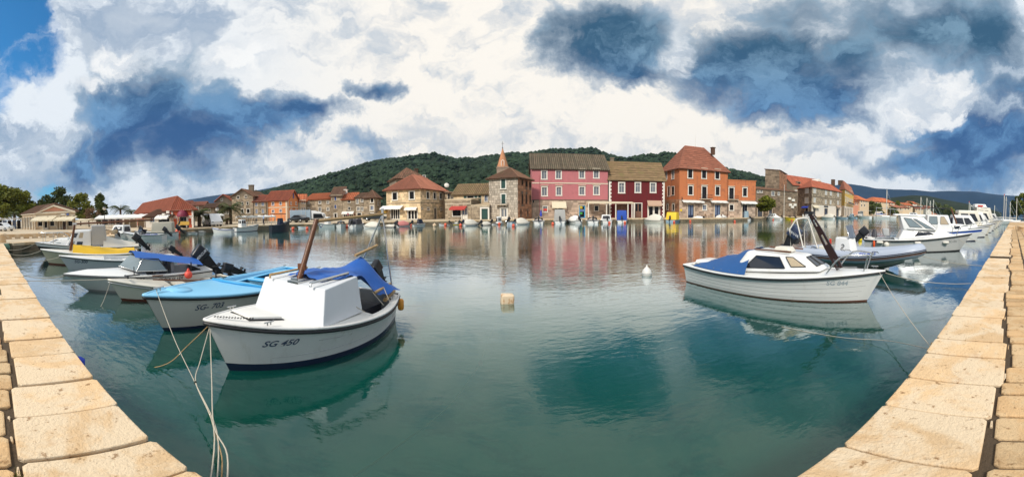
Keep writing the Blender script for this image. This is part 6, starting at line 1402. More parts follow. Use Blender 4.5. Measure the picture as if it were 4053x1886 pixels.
# ---- H: white cabin boat SG 844 on the right
NG = 'boats moored bow to the near quay on the right'
H = Boat('cuddy_boat', 'white clinker cuddy boat SG 844 with blue canvas and brown arched mast', (7.80, 3.20), (6.30, 9.05), 2.15, (.60, .58, .86), draft=.25, tr=.72, rake=.52, p=2.3, wr=.80, N=28, bz=.03, group=NG)
H.hull(WHITE, BROWNR); H.rub(BLK, .026, -.045); H.rub(WHITE, .022, .0, name='gunwale_strip')
for k, z in enumerate((.44, .33, .22, .12)):
    for sg in (1, -1):
        n = 20; H.bar([H.side(sg, -2.9+(5.55-.1*k)*i/n, z*(H.sheer(i/n)/.60), .002) for i in range(n+1)], .006, GREYD, 'strake', 4)
H.deck(.34, 1, WHITE, .06, name='foredeck'); H.cockpit(.03, .36, .16, .2, WHITE, GREYD); H.deck(0, .035, WHITE, .02, name='aft_deck', n=3)
o, F = H.cabin(-1.15, 1.45, .80, .52, .60, 1.24, WHITE, ta=.42, tf=.62, ti=.20, z0f=.80, zf=1.18, bev=.11)
H.panel(F['stb'], ((.13, .22), (.64, .22), (.60, .80), (.22, .80)), DGLASS, frame=BLK, rd=.12); H.panel(F['port'], ((.36, .22), (.87, .22), (.78, .80), (.40, .80)), DGLASS, frame=BLK, rd=.12)
H.panel(F['stb'], ((.72, .30), (.90, .32), (.82, .84), (.70, .84)), CURT, frame=BLK); H.panel(F['port'], ((.10, .32), (.28, .30), (.30, .84), (.18, .84)), CURT, frame=BLK); H.panel(F['front'], ((.12, .3), (.46, .3), (.46, .85), (.16, .85)), DGLASS, frame=BLK); H.panel(F['front'], ((.54, .3), (.88, .3), (.84, .85), (.54, .85)), DGLASS, frame=BLK)
for sg in (1, -1): mb = MB(); mb.box((-.55, sg*.42-.025, 1.25), (.55, sg*.42+.025, 1.29)); mb.build('roof_rail', DOORB, H.root)
q, _ = H.cabin(-.1, .45, .24, .22, 1.22, 1.36, CREAM, .05, .1, .04, bev=.05, name='roof_hatch')
# canvas from cabin roof down to the stern
rows = []; n, k = 20, 14
for i in range(n+1):
    f = i/n; x = -.68-1.95*f; t = H.t_of(x); wd = (H.half(t)-.10); top = 1.27-.60*f**.95; low = H.sheer(t)+.03; row = []
    for j in range(k+1):
        q = -1+2*j/k; z = low+(max(low+.04, top)-low)*(1-abs(q)**2.2); z += .05*mnoise.noise(Vector((f*6, q*2, 9)))*(1-q*q)+.03*math.sin(11*f+6*abs(q))*(1-abs(q))*(1-f*.6)+.025*abs(mnoise.noise(Vector((f*12, q*5, 3))))*(1-q*q)
        row.append((x+.12*abs(q)**2*(1-f), q*wd, z))
    rows.append(row)
mb = MB(); mb.grid(rows); mb.build('canvas', TARPT, H.root)
for i in range(6): mb = MB(); x = -.8-.3*i; t = H.t_of(x); mb.ball((x, -(H.half(t)-.13), H.sheer(t)+.09), .012, 6); mb.build('canvas_stud', STEEL, H.root)
# brown arched mast plank on the centre line, leaning aft, with slots
prof = [(1.80, .84), (1.64, 1.12), (1.42, 1.48), (1.20, 1.86), (1.02, 2.14), (.90, 2.32)]
ws = [.18, .22, .20, .16, .12, .08]; mb = MB()
pl = curve([Vector((x, 0, z)) for x, z in prof], 3); wl_ = [ws[min(len(ws)-1, i//3)]+((ws[min(len(ws)-1, i//3+1)]-ws[min(len(ws)-1, i//3)])*(i % 3)/3) for i in range(len(pl))]
Lp = []; Rp = []
for i, p in enumerate(pl):
    d = (pl[min(i+1, len(pl)-1)]-pl[max(i-1, 0)]).normalized(); nn = Vector((-d.z, 0, d.x)); Lp.append(p+nn*wl_[i]*.5); Rp.append(p-nn*wl_[i]*.5)
slots = {1, 2, 6, 7, 10, 11}
for i in range(len(pl)-1):
    w0 = .30 if i in slots else .5
    for yy in (-.03, .03):
        if i in slots:
            mb.face([Vector((0, yy, 0))+q for q in (Lp[i], Lp[i+1], Lp[i+1].lerp(Rp[i+1], .32), Lp[i].lerp(Rp[i], .32))]); mb.face([Vector((0, yy, 0))+q for q in (Lp[i].lerp(Rp[i], .68), Lp[i+1].lerp(Rp[i+1], .68), Rp[i+1], Rp[i])])
        else: mb.face([Vector((0, yy, 0))+q for q in (Lp[i], Lp[i+1], Rp[i+1], Rp[i])])
    y0, y1 = Vector((0, -.03, 0)), Vector((0, .03, 0))
    mb.face([Lp[i]+y0, Lp[i]+y1, Lp[i+1]+y1, Lp[i+1]+y0]); mb.face([Rp[i]+y0, Rp[i]+y1, Rp[i+1]+y1, Rp[i+1]+y0])
    if i in slots:
        for f in (.32, .68): mb.face([Lp[i].lerp(Rp[i], f)+y0, Lp[i].lerp(Rp[i], f)+y1, Lp[i+1].lerp(Rp[i+1], f)+y1, Lp[i+1].lerp(Rp[i+1], f)+y0])
for i in (0, len(pl)-1): mb.face([Lp[i]+y0, Lp[i]+y1, Rp[i]+y1, Rp[i]+y0])
mb.build('arched_mast', mat('dark_brown_varnish', (.026, .010, .008), .35, .25, 8), H.root)
mb = MB(); mb.box((.76, -.05, 2.29), (1.0, .05, 2.37)); mb.build('mast_fork', BLK, H.root)
zr = 1.28
H.bar([(1.62, -.58, .80), (2.02, -.56, zr-.03), (2.62, -.26, zr), (2.70, 0, zr), (2.62, .26, zr), (2.02, .56, zr-.03), (1.62, .58, .80)], .022, STEEL, 'pulpit_rail', 6, True)
for sg in (1, -1): H.bar([(2.50, sg*.20, .86), (2.62, sg*.27, zr)], .020, STEEL, 'rail_stanchion')
H.bar([(1.75, .1, .87), (2.25, .1, .90), (2.25, -.12, .90), (1.75, -.15, .87)], .008, GREYD, 'deck_hatch_edge', 4)
H.text('SG 844', 1.88, .55, .17, mat('faded_lettering', (.36, .42, .46)), -1, .25); mb = MB(); mb.ball((-2.72, -.6, .63), .06, 8, sq=(1, 1, .5)); mb.build('vent', CREAM, H.root); H.cleat((-2.55, -.62, .62)); H.cleat((2.75, 0, .92))
o, _ = H.cabin(-2.9, -2.3, .4, .4, .60, .74, WHITE, .05, .05, .05, bev=.04, name='motor_well'); 

# ---- I: grey RIB SG 826
Ib = empty('inflatable_boat', (0, 0, 0), 0, 'large grey inflatable boat SG 826 with console, roll bar and dark outboard', 'boat', NG)
ib, is_ = Vector((12.85, 3.75, 0)), Vector((12.35, 10.1, 0)); d = ib-is_; LI = d.length; Ib.location = (ib+is_)/2; Ib.rotation_euler = (0, 0, math.atan2(d.y, d.x))
path = []
for i in range(33):
    f = i/32; a = -1+2*f; s_ = abs(a)
    x = LI/2*(1-2*s_) if s_ > .35 else LI/2*.3+LI/2*.7*math.cos((s_/.35)*pi/2)**.9*1.0
    y = .92*math.copysign(min(1, (s_/.35)**.62), a) if s_ < .35 else .92*math.copysign(1, a)
    if s_ > .35: x = LI/2*.3-(s_-.35)/.65*LI*.62
    path.append(Vector((x, y, .50+.34*max(0, (x+.2)/(LI/2))**2)))
mb = MB(); rr_ = .27
rows = []
for i, p in enumerate(path):
    dd = (path[min(i+1, 32)]-path[max(i-1, 0)]).normalized(); sd_ = Vector((dd.y, -dd.x, 0)).normalized(); u3 = Vector((0, 0, 1)); rr_ = .27 if 2 < i < 30 else .27*(.45+.18*min(i, 32-i))
    rows.append([p+(sd_*math.cos(t_)+u3*math.sin(t_))*rr_ for t_ in [2*pi*j/16 for j in range(16)]])
mb.grid(rows, closed=True, sm=True); mb.face(rows[0]); mb.face(rows[-1][::-1]); mb.build('inflated_tube', PVC, Ib)
mb = MB(); mb2 = MB(); mb3 = MB(); po = []
for i, p in enumerate(path):
    dd = (path[min(i+1, 32)]-path[max(i-1, 0)]).normalized(); sd_ = Vector((dd.y, -dd.x, 0)).normalized(); po.append((p, sd_))
mb.tube([p+sd_*.265+Vector((0, 0, -.03)) for p, sd_ in po], .03, 6); mb.build('rub_strake', BLK, Ib)
mb2.tube([p+sd_*.262+Vector((0, 0, .035)) for p, sd_ in po], .022, 6); mb2.build('rub_strake', NAVY, Ib); mb3.tube([p+sd_*.255+Vector((0, 0, -.085)) for p, sd_ in po], .02, 6); mb3.build('rub_strake', DOORB, Ib)
hs_ = []
for i in range(13):
    f = i/12; x = -LI*.46+f*LI*.86; w_ = .80*(1-max(0, (f-.5)/.5)**2.2); kz = -.22+.55*max(0, (f-.55)/.45)**2; ez = .38+.3*max(0, (f-.4)/.6)**2
    hs_.append([(x, -w_, ez), (x, -w_*.75, (kz+ez)*.42), (x, 0, kz), (x, w_*.75, (kz+ez)*.42), (x, w_, ez)])
mb = MB(); mb.grid(hs_); mb.face(hs_[0]); mb.build('hull', WHITE, Ib)
mb = MB(); mb.grid([[(-LI*.45, -.75, .40), (-LI*.45, .75, .40)], [(LI*.28, -.72, .40), (LI*.28, .72, .40)], [(LI*.4, -.2, .55), (LI*.4, .2, .55)]], sm=False); mb.build('deck', GREYD, Ib)
bt = Boat.__new__(Boat); bt.root = Ib; bt.L = LI; bt.B = 2.3
o, F = bt.cabin(-.55, .35, .42, .36, .40, 1.28, WHITE, ta=.05, tf=.18, ti=.05, bev=.08, name='console')
mb = MB(); mb.grid([[(.18, -.36, 1.26), (.26, 0, 1.27), (.18, .36, 1.26)], [(.0, -.34, 1.78), (.08, 0, 1.80), (.0, .34, 1.78)]], sm=True); mb.build('windscreen', mat('smoked_glass', (.10, .12, .16), .08, .1, spec=.8), Ib)
bt.bar([(.17, -.36, 1.26), (-.01, -.35, 1.80), (.07, 0, 1.83), (-.01, .35, 1.80), (.17, .36, 1.26)], .02, STEEL, 'windscreen_frame', 6)
mb = MB(); t0 = [F['stb'][0]*.5+F['stb'][1]*.5]
a_, b2_, c_, d_ = F['stb']; n_ = (b2_-a_).cross(d_-a_).normalized(); ctr = (a_+b2_+c_+d_)/4+n_*.006; ux = (b2_-a_).normalized(); uy = (d_-a_).normalized()
for ph in (0, pi):
    mb.tube([ctr+ux*(.10*math.cos(t_+ph))*.75+uy*(.14*math.sin(t_+ph)) for t_ in [0.35+i*.26 for i in range(9)]], .016, 5); mb.tube([ctr+ux*.05*math.cos(ph)+uy*(.05*math.cos(ph)), ctr+ux*.0+uy*(-.06*math.cos(ph))], .014, 5)
mb.build('console_emblem', BLK, Ib)
o, _ = bt.cabin(-1.35, -.75, .38, .38, .40, .85, CREAM, .0, .05, .04, bev=.07, name='seat')
for y in (-.62, .62): bt.bar([(-2.65, y, .55), (-2.75, y*.98, 1.55), (-2.45, y*.85, 2.02)], .035, FRAMEW, 'roll_bar', 7)
bt.bar([(-2.45, .53, 2.02), (-2.42, 0, 2.06), (-2.45, -.53, 2.02)], .035, FRAMEW, 'roll_bar', 7); bt.bar([(-2.42, 0, 2.06), (-2.42, 0, 2.24)], .03, FRAMEW, 'stern_light')
for y in (-.62, .62): bt.bar([(-2.45, y*.85, 2.02), (-1.95, y, .60)], .03, FRAMEW, 'roll_bar', 7)
bt.outboard(-2.85, 0, 1.0, 1.3, .5, col=mat('slate_blue_cowling', (.035, .05, .10), .3, .1, coat=.4), text='YAMAHA')
mb = MB(); mb.box((-.75, -.47, .95), (-.65, -.40, 1.2)); q = mb.build('extinguisher', RED, Ib); weld(q, .03, 2)
def ibside(a, c, x0=1.3, z0=.62):
    x = x0+a; best = min(range(16, 33), key=lambda i: abs(path[i].x-x)) if False else None
    i = min((k for k in range(0, 16)), key=lambda k: abs(path[k].x-x)); p0 = path[i]
    zc = .50+.34*max(0, (x+.2)/(LI/2))**2; j = i+1 if path[i].x < x else max(0, i-1); p1 = path[j]; fy = 0 if abs(p1.x-p0.x) < 1e-6 else max(0, min(1, (x-p0.x)/(p1.x-p0.x))); yc = p0.y+(p1.y-p0.y)*fy
    th = .62+c/.27; return Vector((x, yc-.274*math.cos(th), zc+.274*math.sin(th)))
text_on('SG 826', .23, ibside, 'registration_number', TXTB, Ib, 0)
for x in (-1.2, .4, 1.6): bt.bar([(x-.15, -1.0, .78), (x-.1, -1.02, .84), (x+.1, -1.02, .84), (x+.15, -1.0, .78)], .012, BLK, 'grab_handle', 5)

# ---- J: cabin boat SG-701
J = Boat('cabin_cruiser', 'white cabin cruiser SC-701 with raked windscreen, black rub rail and hanging fenders', (21.7, 2.75), (18.6, 9.1), 2.45, (.78, .78, 1.18), draft=.3, tr=.84, rake=.9, p=2.3, wr=.82, N=26, group=NG)
J.hull(mat('pale_grey_white_hull', (.55, .55, .54), .35, .05), BLK); J.rub(BLK, .045, -.06); J.rub(WHITE, .03, .0, name='gunwale_strip'); J.deck(.30, 1, WHITE, .08, name='foredeck'); J.cockpit(.03, .32, .22, .3, WHITE, GREYD)
o, F = J.cabin(-1.5, 2.3, .98, .50, .78, 1.42, WHITE, ta=.35, tf=.85, ti=.16, z0f=1.05, zf=1.36, bev=.1, name='trunk_cabin')
J.panel(F['stb'], ((.28, .28), (.66, .34), (.58, .74), (.36, .76)), DGLASS, frame=BLK, rd=.1); J.panel(F['port'], ((.34, .34), (.72, .28), (.64, .76), (.42, .74)), DGLASS, frame=BLK, rd=.1)
o, F = J.cabin(-1.15, 1.05, .86, .74, 1.38, 2.28, WHITE, ta=-.25, tf=.95, ti=.16, zf=2.2, bev=.09, name='wheelhouse')
J.panel(F['stb'], ((.22, .20), (.60, .18), (.42, .80), (.14, .84)), GLASS, frame=BLK, rd=.1); J.panel(F['stb'], ((.70, .14), (.92, .10), (.62, .80), (.50, .80)), GLASS, frame=BLK, rd=.1); J.panel(F['port'], ((.40, .18), (.78, .20), (.86, .84), (.58, .80)), GLASS, frame=BLK, rd=.1); J.panel(F['front'], ((.08, .1), (.48, .1), (.47, .85), (.12, .85)), GLASS, frame=BLK, rd=.1); J.panel(F['front'], ((.52, .1), (.92, .1), (.88, .85), (.53, .85)), GLASS, frame=BLK, rd=.1)
o, _ = J.cabin(-1.75, .3, .78, .62, 2.27, 2.36, WHITE, ta=.1, tf=.1, ti=.08, bev=.03, name='roof')
J.bar([(2.3, -.62, 1.05), (2.5, -.6, 1.55), (3.1, -.25, 1.68), (3.25, 0, 1.68), (3.1, .25, 1.68), (2.5, .6, 1.55), (2.3, .62, 1.05)], .024, STEEL, 'pulpit_rail', 6, True)
for x in (-2.6, -.3, 1.55): J.fender(J.side(-1, x, .62, .09), .085, .42, FRAMEW, 'x')
J.fender(J.side(-1, -2.2, .48, .1), .17, .36, CREAM); J.fender(J.side(-1, -2.95, .5, .07), .07, .45, ORANGE)
J.outboard(-3.6, .1, .85, 1.2, .7); o, _ = J.cabin(-2.35, -1.95, .3, .3, .95, 1.42, GREYD, -.08, .05, .05, bev=.06, name='seat'); o, _ = J.cabin(-3.1, -2.7, .35, .35, .85, 1.35, TARPD, .1, .1, .15, bev=.08, name='seat_cover')
for x in (-2.85, -2.0): J.bar([(x, -.9, .78), (x, -.9, 2.75)], .018, STEEL, 'fishing_pole', 5)
J.bar([(-2.85, -.9, 2.7), (-1.2, -.6, 2.6)], .016, GREYD, 'canopy_frame', 5); J.text('SC-701', 2.1, .66, .21, mat('grey_lettering2', (.22, .22, .22)), -1, .1)
J.panel(F['stb'], ((.12, .02), (.34, .02), (.33, .10), (.11, .11)), GREYD, 'name_plate')
# ---- K: next boat with blue stripe and brown mast
Kb = Boat('mast_cabin_boat', 'white cabin boat with blue stripe, brown mast and long boom behind SC-701', (30.5, 2.8), (27.8, 9.6), 2.5, (.85, .85, 1.15), draft=.3, tr=.82, rake=.8, p=2.3, N=20, group=NG)
Kb.hull(WHITE, NAVY, stripe=(mat('blue_sheer_stripe', (.03, .10, .45), .4), 1)); Kb.rub(WHITE, .04, 0); Kb.deck(.3, 1, WHITE, .06, name='foredeck'); Kb.cockpit(.03, .32, .2, .3, WHITE, GREYD)
o, F = Kb.cabin(-.9, 2.2, .95, .55, .85, 1.62, WHITE, ta=.1, tf=.5, ti=.12, z0f=1.0, zf=1.55, bev=.08); Kb.panel(F['stb'], ((.30, .3), (.52, .3), (.52, .75), (.30, .75)), DGLASS); Kb.panel(F['stb'], ((.58, .3), (.80, .3), (.78, .75), (.58, .75)), DGLASS)
o, F = Kb.cabin(-1.8, .7, .95, .8, .85, 2.35, WHITE, ta=.1, tf=.5, ti=.15, bev=.08, name='wheelhouse'); Kb.panel(F['stb'], ((.55, .45), (.9, .45), (.78, .9), (.62, .9)), CURT, frame=BLK); Kb.panel(F['stb'], ((.1, .45), (.45, .45), (.45, .9), (.1, .9)), GLASS, frame=BLK); Kb.panel(F['front'], ((.1, .45), (.46, .45), (.45, .9), (.12, .9)), GLASS); Kb.panel(F['front'], ((.54, .45), (.9, .45), (.88, .9), (.55, .9)), GLASS)
Kb.bar([(1.25, 0, .9), (1.05, 0, 1.8), (.55, 0, 3.0)], .09, WOOD, 'mast', 8, r1=.07); Kb.bar([(.58, 0, 2.95), (-3.2, .2, 3.05)], .05, IRON, 'boom', 6)
Kb.bar([(2.2, -.6, 1.05), (2.4, -.6, 1.55), (3.0, -.2, 1.65), (3.0, .2, 1.65), (2.4, .6, 1.55)], .024, STEEL, 'pulpit_rail', 6, True)
# ---- the row receding to the right
spec = [(36.5, 'sharp bowed white boat', 'cuddy', 7, 2.5, (.9, .9, 1.25), 1.5, 'white cuddy boat with long sharp bow, second behind SC-701'), (41.5, '', 'cabin', 7.5, 2.6, (1.0, 1.0, 1.35), 2.0, 'white cabin boat with curved screen and dark oblong ports'), (47, '', 'cabin', 7, 2.5, (1.0, 1.0, 1.3), 1.9, 'white boat with beige canvas hatch and tall screen'),
        (54, '', 'cuddy', 7, 2.5, (.95, .95, 1.3), 1.6, 'low white cuddy boat with dark blue cockpit cloth'), (61, '', 'cabin', 8, 2.7, (1.1, 1.1, 1.5), 2.2, 'white cabin boat with tinted square windows near the quay end'), (69, '', 'cabin', 9, 2.9, (1.2, 1.2, 1.6), 2.9, 'tall white flybridge boat with red panel near the quay end'), (78, '', 'cuddy', 8, 2.7, (1.1, 1.1, 1.4), 1.5, 'white boat second from the end of the receding row'), (90, '', 'cabin', 9, 2.8, (1.1, 1.1, 1.5), 2.0, 'last white boat of the row beside the right hand quay')]
for (x, _, kd, L_, B_, F_, hb, lb) in spec:
    bow = Vector((x, 2.6, 0)); hd = math.atan2(-1, .42); d = Vector((math.cos(hd), math.sin(hd), 0)); st = bow-d*L_
    p = (bow+st)/2; X_, Y_ = 2026.5+S*(math.atan2(p.x, p.y)-YAW), 0
    hm__ = (WHITE, CREAM, mat('pale_grey_white_hull', (.55, .55, .54)), WHITE)[int(x) % 4]; bt_ = medium(kd, lb, 3000, 900, hd, L_, B_, hm__, NAVY, group=NG, F=F_, hb=hb, ms=1.0, cov=(None, TARPB, TARPG, None, NAVY)[int(x) % 5] if kd == 'cuddy' else None); bt_.root.location = p
    if 'flybridge' in lb:
        bt_.cabin(-1.6, 1.2, 1.0, .9, F_[1]+hb, F_[1]+hb+.7, WHITE, .1, .5, .15, bev=.1, name='flybridge'); mb = MB(); mb.box((-.9, -1.02, F_[1]+hb+.15), (.2, -.99, F_[1]+hb+.5)); mb.build('side_panel', RED, bt_.root)
    bt_.bar([(L_*.28, -B_*.3, F_[2]), (L_*.32, -B_*.28, F_[2]+.5), (L_*.46, 0, F_[2]+.6), (L_*.32, B_*.28, F_[2]+.5), (L_*.28, B_*.3, F_[2])], .024, STEEL, 'bow_rail', 5, True)
    rope([bt_.W((L_*.47, 0, F_[2])), (x+1.6, .94, .5)], .018, ROPE, 'rope from the '+lb, .25, group='ropes of the receding right row')
# ---- sailing boats with bare masts along the far right shore
for i, (X, Yt, r, col, lb) in enumerate(((3504, 750, 165, 0, 'tallest white mast standing alone before the broad orange roofed house'), (3640, 779, 230, 0, 'leftmost of the thin masts before the far right houses'), (3663, 783, 215, 0, 'thin mast with slanting stay before the far right houses'), (3677, 794, 250, 0, 'shortest thin mast before the white gabled shore house'), (3690, 790, 225, 0, 'rightmost of the thin masts before the far right houses'),
        (3831, 800, 150, 1, 'left one of a close pair of masts before the green headland'), (3836, 806, 152, 0, 'right one of a close pair of masts before the green headland'), (3932, 812, 170, 0, 'short single mast over the receding row of boats'), (3969, 773, 120, 1, 'tall mast with red top near the end of the quay'), (3976, 778, 123, 0, 'tall mast with forestay right of the red topped one'), (3993, 798, 130, 0, 'medium mast left of the dark pines'), (4018, 783, 100, 0, 'isolated white mast before the dark pines'))):
    c = D(X, r); hd = R.uniform(-.5, .3)-pi/2+.4; L_ = 9*r/170+3; d = Vector((math.cos(hd), math.sin(hd), 0))
    bs = Boat('sailing_boat', 'white sailing boat, '+lb, (c+d*L_/2)[:2], (c-d*L_/2)[:2], L_*.3, (.9, .9, 1.2), tr=.6, N=10, group='sailing boats at the right')
    bs.hull(WHITE, NAVY); bs.deck(0, 1, WHITE, .05, n=6, k=4); o, _ = bs.cabin(-.15*L_, .2*L_, L_*.09, L_*.06, .95, 1.4, WHITE, .1, .3, .1, bev=.05)
    zt = HZ(X, Yt, r); bs.bar([(.05*L_, 0, .9), (.05*L_, 0, zt)], .0011*r, FRAMEW, 'mast', 5); bs.bar([(.05*L_, 0, 2.0), (-.38*L_, 0, 2.1)], .0010*r, TARPB if i % 3 == 0 else FRAMEW, 'boom', 5); bs.bar([(.48*L_, 0, 1.2), (.05*L_, 0, zt*.97)], .0004*r, STEEL, 'stay', 4)
    if col: bs.bar([(.05*L_, 0, zt), (.05*L_, 0, zt*1.06)], .0012*r, RED, 'mast_top', 5)

# ------------------------------------------------------------------ buoys, ropes
b0 = G(2007, 1197); bu = empty('square_buoy', b0, .15, 'stained white block buoy floating in the middle of the basin', 'buoy')
mb = MB(); mb.box((-.16, -.13, -.12), (.16, .13, .23)); q = mb.build('float', BUOYW, bu); weld(q, .045, 3); q.rotation_euler = (0, .06, 0)
mb = MB(); 
for z in (.04, .08, .12): mb.box((.05, -.134, z), (.15, -.128, z+.015))
mb.build('moulded_ribs', BUOYW, bu)
b1 = G(2560, 1088); bu = empty('cone_buoy', b1, 0, 'pale rounded buoy with pointed top right of the block buoy', 'buoy')
mb = MB(); mb.lathe([(.02, -.1), (.15, -.06), (.18, .03), (.18, .10), (.14, .20), (.07, .28), (.03, .31), (.025, .37), (.005, .38)], 16); mb.build('float', mat('dull_white_plastic', (.70, .68, .64), .5, .08), bu); mb = MB(); mb.tube([(.182*math.cos(t), .182*math.sin(t), .07) for t in [2*pi*i/20 for i in range(21)]], .012, 4, cap=False); mb.build('float_band', GREYD, bu)
def ball(X, Y, r, m, lb, tail=None):
    p = G(X, Y); bu = empty('mooring_float', p, 0, lb, 'buoy', 'small mooring floats'); mb = MB(); mb.ball((0, 0, r*.55), r, 10); mb.build('float', m, bu); mb = MB(); mb.lathe([(r*.3, r*1.4), (r*.22, r*1.75), (.01, r*1.78)], 6); mb.build('eye', m, bu)
CO = mat('coral_float', (.75, .12, .06), .5)
ball(3120, 972, .20, CO, 'coral orange float behind the cabin of SG 844'); ball(3404, 953, .19, YELP, 'yellow float at the stern of SC-701')
bl = G(700, 930); ball(702, 928, .42, CO, 'pair of coral floats before the red restaurant reflection')
for X, Y, lb in ((1160, 908, 'left orange float under the white lorry'), (1216, 907, 'right orange float under the white lorry'), (1352, 899, 'orange float beside the small grey motorboat'), (1374, 898, 'orange float before the boat with black hood'), (1566, 890, 'orange float between navy and pink covered boats'), (1626, 893, 'orange float before the wraparound window motorboat'), (1763, 892, 'dark orange float under the low white boat'), (1823, 894, 'orange float left of the rounded white cover'), (1976, 889, 'orange float under the squared little wheelhouse'), (2032, 896, 'orange float alone between tower and billowing cover'), (2188, 888, 'orange float left of the tall grey canvas boat'), (2285, 883, 'orange float under the tented white cover'), (2412, 884, 'orange float under the black hood boat'), (2473, 883, 'orange float under the royal blue canvas boat'), (2595, 879, 'orange float under the peaked cream cover'), (2668, 881, 'orange float under the yellow hood'), (2732, 877, 'orange float left of the white clinker boat'), (2908, 878, 'orange float left of the grey blue canvas boat'), (2920, 869, 'small orange float at the wheelhouse bow'), (3060, 871, 'orange float under the white cuddy boat'), (3134, 872, 'orange float before the yellow inflatable'), (3212, 867, 'orange float before the blue awning')):
    ball(X, Y, .24, CO, lb)
p = G(2158, 880); ball(2158, 880, .35, YELP, 'yellow float hanging at the pink house corner motorboat')
ball(1720, 896, .3, BUOYW, 'white flat float on the water before the tan house')
ab = A.W((1.93, 0, .80))
rope([ab, G(838, 1500, .42), G(846, 1680, .30), G(900, 1800, .36), (-1.15, .93, .42)], .0065, ROPE, 'pale rope from the bow of SG 450 straight down, right strand', group='bow ropes of SG 450')
rope([ab, G(792, 1430, .45), G(775, 1512, .30), G(846, 1690, .28), (-1.28, .93, .40)], .0065, ROPE, 'pale rope from the bow of SG 450 through the dark knot, left strand', group='bow ropes of SG 450')
rope([ab+Vector((-.02, 0, 0)), G(738, 1372, .38), G(680, 1428, .14), G(618, 1452, .01), G(560, 1448, -.12)], .0075, ROPET, 'tan rope from the bow of SG 450 dipping left into the water', group='bow ropes of SG 450')
rope([G(846, 1690, .26), G(868, 1765, .05), G(880, 1840, .30), (-1.2, .93, .36)], .006, ROPET, 'loose tan rope end hanging by the bow ropes of SG 450', group='bow ropes of SG 450')
kb = tag(MB().build('rope_knot', ROPED) if 0 else (lambda m_: (m_.ball(G(773, 1513, .30), .018, 7, sq=(1, 1, 1.5)), m_.build('rope_knot', ROPED))[1])(MB()), 'dark knot where the bow ropes of SG 450 and SG-703 meet', 'rope')
bb = Bt.W((2.6, 0, .88)); rope([bb, G(690, 1340, .55), G(772, 1513, .30), G(858, 1705, .30), (-1.22, .93, .40)], .0055, ROPE, 'thin grey rope from the bow of SG-703 to the near quay')
cb = Cb.W((1.85, 0, .65)); rope([cb, (-9.6, 1.6, .52), (-9.9, .95, .5)], .010, ROPE, 'pale rope from the white dinghy bow to the left quay', .0); rope([cb, (-8.2, 2.9, .1), (-7.9, 2.6, -.1)], .008, ROPE, 'thin rope hanging from the white dinghy bow')
dbw = Db.W((2.2, 0, .55)); rope([dbw, (-11.6, .95, .45)], .010, ROPE, 'pale rope from SG 731 bow to the left quay', .12)
for bt_, xx, lb in ((Eb, -16.3, 'pale rope from SG-300 bow to the left quay'), (Fb, -18.9, 'pale rope from the yellow covered boat to the left quay'), (Gb, -21.5, 'pale rope from the black and white cruiser to the left quay')): rope([bt_.W((bt_.L/2-.1, 0, bt_.F[2]-.05)), (xx, .95, .5)], .013, ROPE, lb, .2)
hb_ = H.W((2.85, 0, .85)); rope([hb_, (4.1, .98, .5)], .007, ROPE, 'pale rope from SG 844 bow running down to the right quay', .06); rope([hb_, (8.8, .98, .5)], .008, ROPE, 'pale rope from SG 844 bow to the quay beside the step', .12)
rope([G(3094, 1292, .01), G(3230, 1318, .01), G(3346, 1336, .02), G(3520, 1348, .12), (4.1, .98, .50)], .0055, ROPE, 'long pale rope lying low on the water below SG 844')
ibw = Vector((12.75, 4.0, .75)); rope([ibw, (12.0, .98, .5)], .011, ROPE, 'pale rope from the grey inflatable to the right quay', .1)
rope([J.W((3.1, 0, 1.0)), (24.0, .98, .5)], .014, ROPE, 'pale rope from SC-701 bow to the right quay', .25); rope([J.W((2.4, -.4, .9)), (21.2, 2.2, .0)], .012, ROPE, 'pale rope hanging from the starboard bow of SC-701'); rope([Kb.W((3.3, 0, 1.0)), (32.6, .98, .5)], .015, ROPE, 'pale rope from the blue striped boat to the right quay', .3)
kn = empty('rope_knot', (4.1, .97, .54), 0, 'bunch of rope knotted round a ring on the right quay edge', 'rope'); mb = MB()
for i in range(5): mb.tube([(.05*math.cos(t+i)*(.7+.1*i), .03+.02*i, .06*math.sin(t*1.0+i)-.06*i) for t in [2*pi*j/10 for j in range(11)]], .012, 5, cap=False)
mb.build('rope_loops', ROPET, kn)
rope([G(2000, 1215, -.15), G(1935, 1335, -.5), G(1900, 1432, -.8), G(1790, 1590, -.7), G(1620, 1730, -.5), G(1480, 1830, -.35), G(1400, 1880, -.3)], .014, ROPET, 'tan anchor rope of the block buoy running under the clear water', name='submerged_rope')
mb = MB(); mb.ball(G(1902, 1436, -.75), .05, 8, sq=(1, 1, 1.5)); tag(mb.build('rope_float', RED), 'small red float on the submerged tan rope', 'float')
mb = MB(); p = G(322, 1418, .5); mb.lathe([(.06, -.06), (.085, -.02), (.085, .05), (.05, .08), (.01, .085)], 12, M=Matrix.Translation((p.x, 1.03, .44))); o = tag(mb.build('quay_fender', AWNK), 'small blue fender hung against the left quay edge', 'fender')
mb = MB(); mb.tube([(p.x, 1.03, .5), (p.x, .93, .70)], .01, 4); mb.build('fender_rope', ROPE, o)

